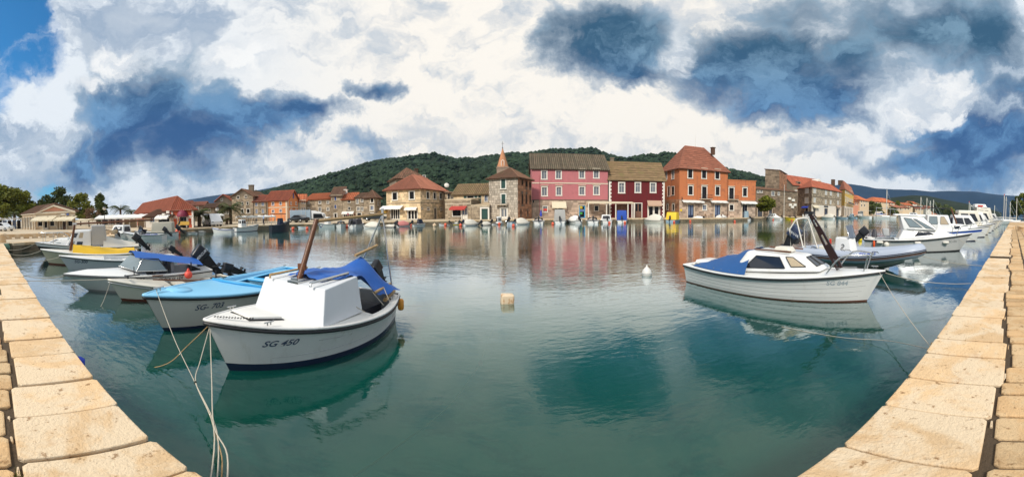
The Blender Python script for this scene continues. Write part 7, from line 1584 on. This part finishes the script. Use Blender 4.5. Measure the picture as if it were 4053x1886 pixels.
# ------------------------------------------------------------------ trees
def leaves(mb, c, rx, rz, n, size, t0=.5, hang=0):
    for i in range(n):
        while True:
            v = Vector((R.uniform(-1, 1), R.uniform(-1, 1), R.uniform(-1, 1)))
            if .25 < v.length < 1: break
        p = c+Vector((v.x*rx, v.y*rx, v.z*rz)); s_ = size*R.uniform(.6, 1.4)
        a = Vector((R.gauss(0, 1), R.gauss(0, 1), R.gauss(0, .5))).normalized(); b_ = a.cross(Vector((R.gauss(0, 1), R.gauss(0, 1), R.gauss(0, 1)))).normalized()
        t = max(0, min(1, t0+R.gauss(0, .14)))
        mb.face([p-a*s_-b_*s_*.5, p+a*s_*.2-b_*s_*.6, p+a*s_+b_*s_*.2, p-a*s_*.1+b_*s_*.6], 0, t)
def tree(name, label, X, r, Yt, Yb, wpx, m, n=26, leaf=.4, per=70, shape='round', cat='tree', group=None, trunk=.22, lean=0, bare=False):
    p = D(X, r); h = HZ(X, Yt, r)-QT; hb = max(.6, HZ(X, Yb, r)-QT); W_ = wpx/S*r/2
    o = empty(name, (p.x, p.y, QT), R.uniform(0, 6), label, cat, group); mb = MB()
    top = Vector((lean, 0, hb+(h-hb)*.55)); mb.tube(curve([(0, 0, -.2), (lean*.2+.1, .05, hb*.6), top], 4), trunk, 7, r1=trunk*.45)
    cs = []
    for i in range(n):
        f = R.random(); a = R.uniform(0, 2*pi)
        if shape == 'round': z = hb+(h-hb)*(.12+.80*f); q = W_*.82*math.sqrt(max(.05, 1-(2*f-.9)**2))*R.random()**.5
        elif shape == 'cone': z = hb+(h-hb)*(.05+.9*f); q = W_*.9*(1-f)**.8*R.random()**.5
        else: z = hb+(h-hb)*(.45+.5*f); q = W_*.9*R.random()**.6
        cs.append(Vector((lean+q*math.cos(a), q*math.sin(a), z)))
    for c in cs[::2]: mb.tube([top*R.uniform(.55, .95), top.lerp(c, .5)+Vector((0, 0, -.2)), c], trunk*.28, 4, r1=.02, cap=False)
    mb.build('trunk', BARK, o); mb = MB(); k = W_/max(2.2, n**.5)*2.0
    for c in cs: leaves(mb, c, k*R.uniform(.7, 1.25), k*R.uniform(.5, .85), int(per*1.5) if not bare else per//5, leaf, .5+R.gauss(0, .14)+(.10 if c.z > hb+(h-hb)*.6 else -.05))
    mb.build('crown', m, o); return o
LT = 'trees behind the left promenade'
tree('pine_tree', 'big spreading pine at the far left edge behind the pergola', 12, 84, 738, 872, 156, PINE, 30, .34, 90, group=LT)
tree('pine_tree', 'rounded yellow green pine second from the far left edge', 62, 88, 741, 862, 143, PINE, 32, .34, 90, group=LT)
tree('pine_tree', 'pine with ragged right side left of the blue gap of sky', 104, 92, 758, 872, 91, PINE, 20, .34, 80, group=LT)
tree('pine_tree', 'dark pine with open crown behind the kiosk roof on its left', 188, 96, 752, 872, 91, PINED, 22, .34, 80, group=LT)
tree('pine_tree', 'tallest dark pine behind the kiosk pediment', 238, 94, 742, 872, 101, PINED, 26, .34, 80, group=LT)
tree('broadleaf_tree', 'light green tree right of the kiosk pediment', 318, 86, 770, 872, 119, PINE, 26, .32, 80, group=LT)
tree('conifer_tree', 'spiky dark conifer behind the white globe lamp', 398, 84, 768, 892, 85, PINED, 30, .34, 70, 'cone', group=LT)
tree('broadleaf_tree', 'low bright green tree between pines and kiosk', 130, 80, 812, 902, 104, BROAD, 18, .32, 70, group=LT)
tree('bare_tree', 'bare brown twiggy tree right of the kiosk', 352, 70, 818, 880, 60, DRYT, 20, .16, 160, group=LT, bare=True); tree('bare_tree', 'leafless pale forked tree before the market canopy', 386, 62, 832, 868, 36, DRYT, 12, .12, 60, group=LT, bare=True)
tree('olive_tree', 'bushy olive green tree between orange annex and stone house', 3029, 90, 774, 838, 78, BROAD, 34, .22, 130, trunk=.16)
SG_ = 'trees on the right shore'
for X, r, Yt, Yb, wp, m, lb in ((3448, 255, 795, 850, 34, PINED, 'dark round tree right of the cream villa'), (3475, 262, 806, 850, 52, PINED, 'wide dark tree before the broad orange roofed house'), (3552, 340, 795, 850, 30, BROAD, 'light green tree beside the low cream house'), (3535, 300, 822, 850, 40, PINED, 'low dark shrubby tree right of the broad house'), (3600, 420, 800, 845, 40, PINED, 'dark tree behind the white gabled shore houses'), (3705, 440, 800, 845, 40, PINED, 'left one of the dark conifers beyond the last shore house'), (3735, 430, 806, 845, 46, PINED, 'right one of the dark conifers beyond the last shore house'), (3760, 440, 822, 846, 40, PINE, 'lowest greenish tree beyond the last shore house')):
    tree('shore_tree', lb, X, r, Yt, Yb, wp, m, 18, .9, 70, group=SG_, trunk=.5)
for X, Yt, wp, m, lb in ((4008, 792, 30, PINED, 'dark pine at the far right edge behind the isolated mast'), (4026, 776, 44, PINED, 'tall dark pine at the far right edge'), (4050, 764, 60, PINE, 'tallest pine cut by the right edge of the view')):
    tree('pine_tree', lb, X, 150, Yt, 856, wp, m, 22, .5, 80, group='pines at the far right edge', trunk=.3)
def palm(label, X, r, Yc, Yb, Ltop, n=30):
    p = D(X, r); h = HZ(X, Yc, r)-QT; o = empty('palm_tree', (p.x, p.y, QT), R.uniform(0, 6), label, 'palm tree', 'palm trees on the left promenade'); mb = MB(); rows = []
    for i in range(15): z = h*i/14; q = (.24+.05*(i % 2))*(1.15-.25*i/14); rows.append([(q*math.cos(2*pi*j/9), q*math.sin(2*pi*j/9), z) for j in range(9)])
    mb.grid(rows, closed=True, sm=False); mb.build('trunk', BARK, o)
    for i in range(n):
        a = 2*pi*i/n+R.uniform(-.1, .1); up_ = R.uniform(-.25, 1.25); L_ = Ltop*R.uniform(.8, 1.1); mb = MB(); d = Vector((math.cos(a), math.sin(a), 0)); s_ = Vector((-d.y, d.x, 0)); pts = []
        for k in range(9): f = k/8; pts.append(d*L_*f*math.cos(up_*.6)*(1-.12*f)+Vector((0, 0, h-.1+L_*(math.sin(up_)*f-.75*f*f))))
        mb.tube(pts, .03, 4, r1=.008, cap=False)
        for k in range(1, 17):
            f = k/17; q = f*8; i0 = int(q); c = pts[i0].lerp(pts[min(8, i0+1)], q-i0); w_ = L_*.34*math.sin(pi*(.12+.8*f)); tt = R.random()
            for sg in (1, -1): e = c+s_*sg*w_+d*w_*.5+Vector((0, 0, -w_*.35)); mb.face([c, c+d*.09, e], 0, tt)
        mb.build('frond', PALMF, o)
palm('palm behind the white market canopy', 477, 76, 825, 890, 3.6); palm('small palm left of the red restaurant roof', 520, 82, 836, 890, 2.6, 24)
palm('broad palm right of the red restaurant', 788, 50, 842, 893, 2.5, 40); palm('tall palm before the gabled stone house', 912, 60, 820, 885, 3.3, 46); palm('short young palm between the two big palms', 818, 53, 862, 893, 1.2, 18); palm('low palm bush left of the tall palm', 897, 57, 866, 888, 1.0, 14); palm('bright green young palm behind the pergola', 55, 74, 842, 890, 2.0, 20)

# ------------------------------------------------------------------ vehicles
def car(name, label, p, hd, prof, W_, body, wheels, rw=.31, cat='car', glass=((0, 0),)):
    """prof: side outline (x, z); upper narrower"""
    o = empty(name, p, hd, label, cat); mb = MB(); n = len(prof); zmax = max(z for _, z in prof)
    rowsL = [(x, W_/2*(1-.16*max(0, (z-.8)/(zmax-.8+.01))), z) for x, z in prof]; rowsR = [(x, -y, z) for x, y, z in rowsL]
    mb.face(rowsL[::-1]); mb.face(rowsR)
    for i in range(n): j = (i+1) % n; mb.face([rowsL[i], rowsL[j], rowsR[j], rowsR[i]])
    q = mb.build('body', body, o); weld(q, .05, 2)
    for pane in glass:
        for sg in (1, -1):
            mb = MB(); pts = [(x, sg*(W_/2*(1-.16*max(0, (z-.8)/(zmax-.8+.01)))+.012), z) for x, z in pane]; mb.face(pts if sg < 0 else pts[::-1]); mb.build('side_window', PANE, o)
    for x in wheels:
        for sg in (1, -1):
            M = Matrix.Translation((x, sg*(W_/2-.08), rw)) @ Matrix.Rotation(pi/2, 4, 'X'); mb = MB(); mb.lathe([(rw*.6, -.1), (rw*.95, -.1), (rw, -.05), (rw, .05), (rw*.95, .1), (rw*.6, .1)], 16, M=M); t = mb.build('wheel', TYRE, o)
            mb = MB(); mb.lathe([(.01, -.105), (rw*.55, -.10), (rw*.6, -.08)], 12, M=M); mb.lathe([(.01, .105), (rw*.55, .10), (rw*.6, .08)], 12, M=M); mb.build('rim', STEEL, t)
    x1 = max(x for x, _ in prof)
    for sg in (1, -1): mb = MB(); mb.box((x1-.12, sg*W_*.36-.14, .62), (x1+.015, sg*W_*.36+.14, .76)); mb.build('headlight', GLASS, o)
    return o
EST = [(-2.05, .28), (2.05, .28), (2.12, .55), (2.0, .80), (1.15, .95), (.35, 1.47), (-1.7, 1.50), (-2.0, 1.0), (-2.1, .6)]
car('parked_car', 'white estate car parked at the far left edge', (-57.2, 2.2, QT), math.atan2(3.0, 3.2), EST, 1.72, CARW, (-1.3, 1.3), glass=(((1.0, .98), (.32, 1.40), (-.25, 1.41), (-.25, .98)), ((-.35, .98), (-.35, 1.41), (-1.05, 1.42), (-1.05, .98)), ((-1.15, .98), (-1.15, 1.42), (-1.65, 1.42), (-1.85, 1.0))))
SED = [(-2.1, .28), (2.1, .28), (2.18, .55), (2.05, .78), (1.1, .92), (.3, 1.40), (-.9, 1.42), (-1.75, .98), (-2.15, .92), (-2.2, .55)]
pc = D(1180, 60); car('parked_car', 'dark saloon car parked in front of the white lorry', (pc.x, pc.y, QT), math.atan2(pc.y, pc.x)+.75, SED, 1.75, CARK, (-1.35, 1.35), glass=(((1.0, .95), (.3, 1.33), (-.25, 1.34), (-.25, .95)), ((-.33, .95), (-.33, 1.34), (-.85, 1.34), (-1.5, .98))))
pc = D(1484, 62); car('parked_car', 'dark car parked under the ochre canopy', (pc.x, pc.y, QT), 0.2, SED, 1.75, CARK, (-1.35, 1.35), glass=(((1.0, .95), (.3, 1.33), (-.25, 1.34), (-.25, .95)), ((-.33, .95), (-.33, 1.34), (-.85, 1.34), (-1.5, .98))))
VAN = [(-2.2, .3), (2.2, .3), (2.25, .8), (1.9, 1.05), (1.2, 1.95), (-2.1, 2.0), (-2.25, .8)]
pc = D(838, 51); car('parked_van', 'white van with broad windscreen between the palms', (pc.x, pc.y, QT), math.atan2(-pc.y, -pc.x)+.35, VAN, 1.9, CARW, (-1.4, 1.45), .33, cat='van', glass=(((1.7, 1.1), (1.1, 1.8), (.4, 1.82), (.4, 1.1)),))
# lorry
pc = D(1225, 63); tk = empty('box_lorry', (pc.x, pc.y, QT), math.atan2(D(1225, 63).x, -D(1225, 63).y)+pi-pi, 'white lorry with pale blue box body parked before the apricot house', 'lorry')
tk.rotation_euler[2] = math.atan2(-pc.x, pc.y); k_ = 63/S
x0, x1, x2 = (1148-1225)*k_, (1229-1225)*k_, (1304-1225)*k_; zt = HZ(1190, 831, 63)-QT; zb = HZ(1190, 871, 63)-QT
mb = MB(); mb.box((x0, -1.2, zb), (x1, 1.2, zt)); q = mb.build('box_body', TRUCKB, tk); weld(q, .04, 1)
mb = MB(); mb.box((x0+2.2, -1.235, zb+.1), (x0+2.95, -1.203, zt-.2)); mb.build('side_door', TRUCKB, tk)
for xx in (x0+2.15, x0+3.0): mb = MB(); mb.box((xx, -1.24, zb+.05), (xx+.06, -1.2, zt-.15)); mb.build('door_post', FRAMEW, tk)
mb = MB(); zc = HZ(1270, 840, 63)-QT; P = [(x1+.12, z) for z in (.6,)]; pf = [(x1+.12, .55), (x2-.9, .55), (x2-.75, 1.2), (x2-1.0, 1.6), (x2-1.5, zc), (x1+.12, zc+.35)]
L_ = [(x, 1.1, z) for x, z in pf]; R_ = [(x, -1.1, z) for x, z in pf]; mb.face(L_[::-1]); mb.face(R_)
for i in range(len(pf)): j = (i+1) % len(pf); mb.face([L_[i], L_[j], R_[j], R_[i]])
q = mb.build('cab', CARW, tk); weld(q, .08, 2)
for sg in (1, -1):
    mb = MB(); pts = [(x1+.5, sg*1.115, zc-1.1), (x2-1.15, sg*1.115, zc-1.1), (x2-1.6, sg*1.115, zc-.25), (x1+.5, sg*1.115, zc-.2)]; mb.face(pts if sg < 0 else pts[::-1]); mb.build('side_window', PANE, tk)
    mb = MB(); mb.box((x2-1.2, sg*1.35-.06, zc-1.0), (x2-1.05, sg*1.35+.06, zc-.3)); mb.build('wing_mirror', IRON, tk)
mb = MB(); mb.hexa([Vector(v) for v in ((x1+.1, -1.0, zc+.1), (x2-1.6, -.9, zc+.05), (x2-1.6, .9, zc+.05), (x1+.1, 1.0, zc+.1), (x1+.1, -1.0, zt-.1), (x1+.7, -.9, zt-.15), (x1+.7, .9, zt-.15), (x1+.1, 1.0, zt-.1))]); mb.build('wind_deflector', CARW, tk)
for xx in (x0+1.2, x1+1.2):
    for sg in (1, -1):
        M = Matrix.Translation((xx, sg*.95, .48)) @ Matrix.Rotation(pi/2, 4, 'X'); mb = MB(); mb.lathe([(.2, -.14), (.46, -.14), (.48, 0), (.46, .14), (.2, .14)], 16, M=M); mb.build('wheel', TYRE, tk)
mb = MB(); mb.box((x0, -.5, .5), (x2-1.2, .5, zb-.01)); mb.build('chassis', IRON, tk)

# ------------------------------------------------------------------ market, canopies, pergola, lamps, benches
def canopy(name, label, X0, X1, r0, r1, Yt, Ye, m, depth=3, n=4, cat='canopy'):
    a, c = D(X0, r0), D(X1, r1); o = empty(name, a, math.atan2(c.y-a.y, c.x-a.x), label, cat); L_ = (c-a).length; zt, ze = HZ(X0, Yt, r0), HZ(X0, Ye, r0); mb = MB()
    cols = [i/(2*n) for i in range(2*n+1)]
    mb.grid([[(L_*f, 0, ze-.22+.03*math.sin(40*f)) for f in cols], [(L_*f, 0, ze) for f in cols], [(L_*f, depth/2, zt-(.12 if i % 2 else 0)) for i, f in enumerate(cols)], [(L_*f, depth, ze) for f in cols]], sm=False)
    mb.grid([[(L_*f, 0, ze-.03) for f in cols], [(L_*f, depth/2, zt-.03-(.12 if i % 2 else 0)) for i, f in enumerate(cols)], [(L_*f, depth, ze-.03) for f in cols]], sm=False)
    for x in (0, L_): mb.face([(x, 0, ze-.2), (x, 0, ze), (x, depth/2, zt), (x, depth, ze), (x, depth, ze-.2)])
    mb.build('canopy_cloth', m, o)
    for i in range(n+1):
        for y in (.06, depth-.06): mb = MB(); x = .06+(L_-.12)*i/n; mb.tube([(x, y, QT), (x, y, ze)], .045, 5); mb.build('post', FRAMEW, o)
    return o, L_, ze
o, L_, ze = canopy('market_canopy', 'long white market canopy over clothes racks on the left promenade', 372, 572, 58, 54, 851, 864, AWNW, 4, 7)
for x0, x1, m in ((.45, .70, CREAMP), (.72, .99, CREAMP)): mb = MB(); mb.box((L_*x0, 3.6, QT), (L_*x1, 3.7, ze-.3)); mb.build('back_panel', m, o)
mk = empty('clothes_rack', o.location, o.rotation_euler[2], 'rack of dark and coloured garments under the market canopy', 'clothes rack')
mb = MB(); mb.tube([(.3, 2.4, 2.5), (L_*.5, 2.4, 2.5)], .03, 5); mb.tube([(.3, 2.4, QT), (.3, 2.4, 2.5)], .03, 5); mb.tube([(L_*.5, 2.4, QT), (L_*.5, 2.4, 2.5)], .03, 5); mb.build('rail', IRON, mk)
gm = [TARPD, NAVY, CLOTHD, mat('plum_cloth', (.14, .05, .10), .9), mat('grey_cloth', (.2, .2, .22), .9), mat('red_cloth', (.35, .05, .05), .9), mat('lilac_cloth', (.32, .26, .36), .9)]
for i in range(18): x = .4+(L_*.5-.8)*i/17; w_ = R.uniform(.2, .32); mb = MB(); mb.hexa([Vector(v) for v in ((x-w_*.6, 2.36, R.uniform(1.2, 1.5)), (x+w_*.6, 2.36, 1.3), (x+w_*.6, 2.46, 1.3), (x-w_*.6, 2.46, 1.3), (x-w_*.25, 2.36, 2.46), (x+w_*.25, 2.36, 2.46), (x+w_*.25, 2.46, 2.46), (x-w_*.25, 2.46, 2.46))]); mb.build('garment', R.choice(gm), mk)
canopy('cafe_canopy', 'white cafe canopy between the two big palms', 800, 888, 56, 57, 846, 852, AWNW, 4, 3); canopy('cafe_canopy', 'long low white canopy before the gabled stone house', 950, 1092, 60, 62, 853, 858, AWNW, 4, 5); canopy('small_canopy', 'small cream canopy stall right of the kiosk', 298, 348, 62, 60, 865, 871, AWNC, 3, 1)
pg = empty('white_pergola', D(-10, 66), 0, 'white framed open pergola at the far left behind the white car', 'pergola'); a, c = D(-22, 66), D(90, 72); zt = HZ(40, 866, 68)
mb = MB()
for i in range(7):
    p = (a.lerp(c, i/6))-pg.location; q = MB(); q.box((p.x-.07, p.y-.07, QT), (p.x+.07, p.y+.07, zt)); q.build('post', FRAMEW, pg); mb.hexa([p+Vector(v) for v in ((-.06, -.6, zt+.02), (.06, -.6, zt+.02), (.06, 2.4, zt+.02), (-.06, 2.4, zt+.02), (-.06, -.6, zt+.18), (.06, -.6, zt+.18), (.06, 2.4, zt+.18), (-.06, 2.4, zt+.18))])
mb.build('rafter', FRAMEW, pg); mb = MB()
for z in (zt-.12, QT+.9): mb.tube([a-pg.location+Vector((0, 0, z)), c-pg.location+Vector((0, 0, z))], .06, 4)
mb.build('rail', FRAMEW, pg)
for i in range(6):
    p, q_ = (a.lerp(c, i/6+.02))-pg.location+Vector((0, .5, 0)), (a.lerp(c, (i+1)/6-.02))-pg.location+Vector((0, .5, 0)); mb = MB(); mb.hexa([p+Vector((0, 0, QT+.02)), q_+Vector((0, 0, QT+.02)), q_+Vector((0, .06, QT+.02)), p+Vector((0, .06, QT+.02)), p+Vector((0, 0, zt-.3)), q_+Vector((0, 0, zt-.3)), q_+Vector((0, .06, zt-.3)), p+Vector((0, .06, zt-.3))]); mb.build('infill_panel', PANEB if i % 2 else PANE, pg)
def lamp(label, X, r, Yt):
    p = D(X, r); z = HZ(X, Yt, r); o = empty('street_lamp', (p.x, p.y, QT), 0, label, 'street lamp', 'globe street lamps on the left promenade'); mb = MB(); mb.lathe([(.16, 0), (.15, .3), (.07, .5), (.05, z-QT-.6), (.09, z-QT-.55)], 8); mb.build('pole', IRON, o)
    mb = MB(); mb.ball((0, 0, z-QT-.28), .30, 10); mb.build('globe', FRAMEW, o); mb = MB(); mb.lathe([(.30, z-QT-.22), (.18, z-QT), (.02, z-QT+.08)], 10); mb.build('lamp_cap', IRON, o)
lamp('white globe lamp on tall dark pole before the dark conifer', 413, 56, 818); lamp('white globe lamp between the two big palms', 860, 52, 821)
def bollard(label, p, r=.24, h=.55):
    o = empty('stone_bollard', p, 0, label, 'bollard', 'stone mooring bollards on the quay'); mb = MB(); mb.lathe([(r*.95, 0), (r, h*.1), (r*.92, h*.55), (r*1.12, h*.72), (r*1.1, h*.92), (r*.8, h), (.01, h+.02)], 14); mb.build('bollard_body', LIME, o)
bollard('round pale stone bollard on the quay at the far left', (-25.6, .9, QT), .32, .72); bollard('pale stone bollard near the far right end of the quay', (39.5, -1.05, QT), .5, .6)
tag(stone_box(42.5, 44.2, -.3, .7, QT, QT+.45, LIME, .08, .05, None, 'hollow_stone_block'), 'squared stone block beyond the bollard on the right quay', 'stone block')
bn = empty('cafe_bench', D(722, 46), .55, 'pale yellow bench before the red restaurant', 'bench'); bz = D(722, 46)
mb = MB(); mb.box((-.9, -.25, QT+.42), (.9, .25, QT+.50)); mb.build('seat', YELPL, bn); mb = MB(); mb.box((-.9, .22, QT+.5), (.9, .28, QT+.95)); mb.build('backrest', YELPL, bn)
for x in (-.8, .8): mb = MB(); mb.box((x-.05, -.22, QT), (x+.05, .22, QT+.42)); mb.build('leg', IRON, bn)
bk = empty('bicycle', D(2252, 66), 0.05, 'dark bicycle leaning at the stone ground floor of the pink house', 'bicycle')
for x in (-.52, .52):
    mb = MB(); mb.tube([(x+.33*math.cos(t), 0, QT+.34+.33*math.sin(t)) for t in [2*pi*i/18 for i in range(19)]], .02, 5, cap=False); mb.build('wheel', TYRE, bk)
mb = MB()
for a, c in (((-.52, .34), (-.15, .78)), ((-.15, .78), (-.05, .32)), ((-.52, .34), (-.05, .32)), ((-.05, .32), (.38, .80)), ((-.15, .78), (.38, .80)), ((.38, .95), (.52, .34)), ((-.15, .78), (-.2, .93))): mb.tube([(a[0], 0, QT+a[1]), (c[0], 0, QT+c[1])], .02, 5)
mb.build('frame', IRON, bk); mb = MB(); mb.box((-.33, -.06, QT+.92), (-.08, .06, QT+.97)); mb.build('saddle', BLK, bk); mb = MB(); mb.tube([(.35, -.25, QT+.98), (.38, 0, QT+.95), (.35, .25, QT+.98)], .015, 5); mb.build('handlebar', IRON, bk)
# blue flag furled on a pole at the pink house, white mast before the stone house
fl = empty('furled_flag', D(2140, 63), 0, 'furled blue flag on a slim pole at the left corner of the pink house', 'flag'); z0, z1 = HZ(2140, 858, 63), HZ(2140, 830, 63)
mb = MB(); mb.tube([(0, 0, QT), (.05, 0, z1+.2)], .03, 5); mb.build('pole', FRAMEW, fl); mb = MB(); mb.lathe([(.05, z0), (.26, z0+.4), (.18, (z0+z1)/2), (.05, z1)], 7, M=Matrix.Translation((.05, 0, 0))); mb.build('flag_cloth', AWNK, fl)
wm = empty('flag_mast', D(3103, 100), 0, 'slim white mast standing before the long dark stone house', 'mast'); mb = MB(); mb.tube([(0, 0, 0), (0, 0, HZ(3103, 730, 100))], .09, 6, r1=.05); mb.build('mast_pole', FRAMEW, wm); mb = MB(); mb.lathe([(.3, QT), (.25, QT+.3), (.1, QT+.4)], 8); mb.build('mast_base', FRAMES, wm)

# ------------------------------------------------------------------ people: one skinned body each, clothes by region
def person(label, p, hd, seated, top, legs, k=1.0):
    o = empty('person', p, hd, label, 'person', None)
    if seated:
        J = {'pel': (0, 0, .50), 'chest': (0, -.06, .90), 'neck': (0, -.05, 1.10), 'head': (0, .0, 1.24), 'sl': (-.19, -.05, 1.04), 'sr': (.19, -.05, 1.04), 'el': (-.25, .04, .80), 'er': (.25, .04, .80), 'hl': (-.16, .24, .66), 'hr': (.16, .24, .66), 'kl': (-.12, .42, .52), 'kr': (.12, .42, .52), 'fl': (-.12, .46, .06), 'fr': (.12, .46, .06), 'tl': (-.13, .60, .05), 'tr': (.13, .60, .05)}
    else:
        J = {'pel': (0, 0, .92), 'chest': (0, 0, 1.25), 'neck': (0, 0, 1.46), 'head': (0, .03, 1.60), 'sl': (-.19, 0, 1.38), 'sr': (.19, 0, 1.38), 'el': (-.25, -.02, 1.10), 'er': (.24, .04, 1.10), 'hl': (-.24, .08, .86), 'hr': (.22, .16, .90), 'kl': (-.11, .10, .50), 'kr': (.11, -.04, .50), 'fl': (-.11, .06, .06), 'fr': (.11, -.14, .08), 'tl': (-.12, .20, .04), 'tr': (.12, 0, .04)}
    names = list(J); ed = [('pel', 'chest'), ('chest', 'neck'), ('neck', 'head'), ('chest', 'sl'), ('chest', 'sr'), ('sl', 'el'), ('sr', 'er'), ('el', 'hl'), ('er', 'hr'), ('pel', 'kl'), ('pel', 'kr'), ('kl', 'fl'), ('kr', 'fr'), ('fl', 'tl'), ('fr', 'tr')]
    rd = dict(pel=.15, chest=.16, neck=.06, head=.105, sl=.075, sr=.075, el=.05, er=.05, hl=.045, hr=.045, kl=.075, kr=.075, fl=.05, fr=.05, tl=.04, tr=.04)
    me = bpy.data.meshes.new('body'); me.from_pydata([J[n] for n in names], [(names.index(a), names.index(c)) for a, c in ed], [])
    b_ = bpy.data.objects.new('body', me); C.objects.link(b_); b_.parent = o
    sk = b_.modifiers.new('skin', 'SKIN'); 
    if not me.skin_vertices: bm = bmesh.new(); bm.from_mesh(me); bm.verts.layers.skin.verify(); bm.to_mesh(me); bm.free()
    for i, n in enumerate(names): v = me.skin_vertices[0].data[i]; v.radius = (rd[n], rd[n]*(.72 if n in ('pel', 'chest') else 1)); v.use_root = n == 'pel'
    b_.modifiers.new('smooth', 'SUBSURF').levels = 1
    bpy.context.view_layer.update(); dg = bpy.context.evaluated_depsgraph_get(); ne = bpy.data.meshes.new_from_object(b_.evaluated_get(dg)); b_.modifiers.clear(); b_.data = ne
    for m in (top, legs, SKIN): ne.materials.append(m)
    hz_ = J['pel'][2]
    for f in ne.polygons:
        c = f.center; f.use_smooth = True
        f.material_index = 2 if c.z > J['neck'][2]+.02 or (Vector(c)-Vector(J['hl'])).length < .08 or (Vector(c)-Vector(J['hr'])).length < .08 else (1 if (c.z < hz_+.06 and not (seated and c.y < .3 and c.z > hz_+.1)) else 0)
    mb = MB(); hx, hy, hzz = J['head']; mb.ball((hx, hy-.025, hzz+.045), .115, 8, sq=(1, 1, .9)); mb.build('hair', BARK, o); return o
p = D(1043, 50.5); person('person standing in blue and white shirt beside the black workboat', (p.x, p.y, QT), 2.4, False, CLOTHB, CLOTHD)
p = D(1403, 72); person('person walking in a brown jacket before the narrow row house', (p.x, p.y, QT), 1.3, False, CLOTHR, CLOTHD)
p = D(1377, 76); person('person in plum red top at the white shop front', (p.x, p.y, QT), 3.0, False, mat('plum_top', (.30, .07, .10), .8), CLOTHD)
p = D(708, 45.5); person('person sitting in dark clothes before the red restaurant', (p.x, p.y, QT), 2.6, True, CLOTHD, CLOTHD); st_ = empty('stool', (p.x, p.y, QT), 2.6, 'low dark stool under the person before the red restaurant', 'stool'); mb = MB(); mb.lathe([(.2, .0), (.2, .36), (.01, .37)], 10); mb.build('stool_body', IRON, st_)

# ------------------------------------------------------------------ cafe tables on the waterfront
def cafe_table(lb, X, r, m):
    p = D(X, r); o = empty('cafe_table', (p.x, p.y, QT), R.uniform(0, 3), lb, 'table', 'cafe tables on the far waterfront'); mb = MB(); mb.lathe([(.02, .74), (.38, .74), (.38, .71), (.02, .71)], 12); mb.build('table_top', m, o); mb = MB(); mb.lathe([(.22, 0), (.2, .03), (.03, .05), (.03, .71)], 8); mb.build('pedestal', IRON, o)
    for k in range(2):
        a = R.uniform(-.4, .4)+pi*k; c = p+Vector((.75*math.cos(a), .75*math.sin(a), QT)); q = empty('cafe_chair', c, a+pi/2, lb.replace('table', 'chair')+(', far side' if k else ', near side'), 'chair', 'cafe chairs on the far waterfront')
        mb = MB(); mb.box((-.21, -.21, .43), (.21, .21, .47)); mb.build('seat', m, q); mb = MB(); mb.box((-.21, -.24, .47), (.21, -.20, .88)); mb.build('backrest', m, q)
        for sx in (-.18, .18):
            for sy in (-.18, .18): mb = MB(); mb.box((sx-.02, sy-.02, 0), (sx+.02, sy+.02, .43)); mb.build('leg', IRON, q)
for X, r, m, lb in ((2778, 74, DOORB, 'brown cafe table between the blue panelled doors'), (2806, 74.5, WOODL, 'pale cafe table left of the second panelled door'), (2868, 76, DOORB, 'brown cafe table at the right end of the tall orange house'), (968, 60.5, WOODL, 'pale cafe table at the left end of the long low canopy'), (1000, 60.8, IRON, 'dark cafe table under the long low canopy'), (1068, 61.4, WOODL, 'pale cafe table at the right end of the long low canopy'), (1498, 63, IRON, 'dark cafe table beside the ochre canopy post'), (840, 57, WOODL, 'pale cafe table under the palm side canopy')):
    cafe_table(lb, X, r, m)
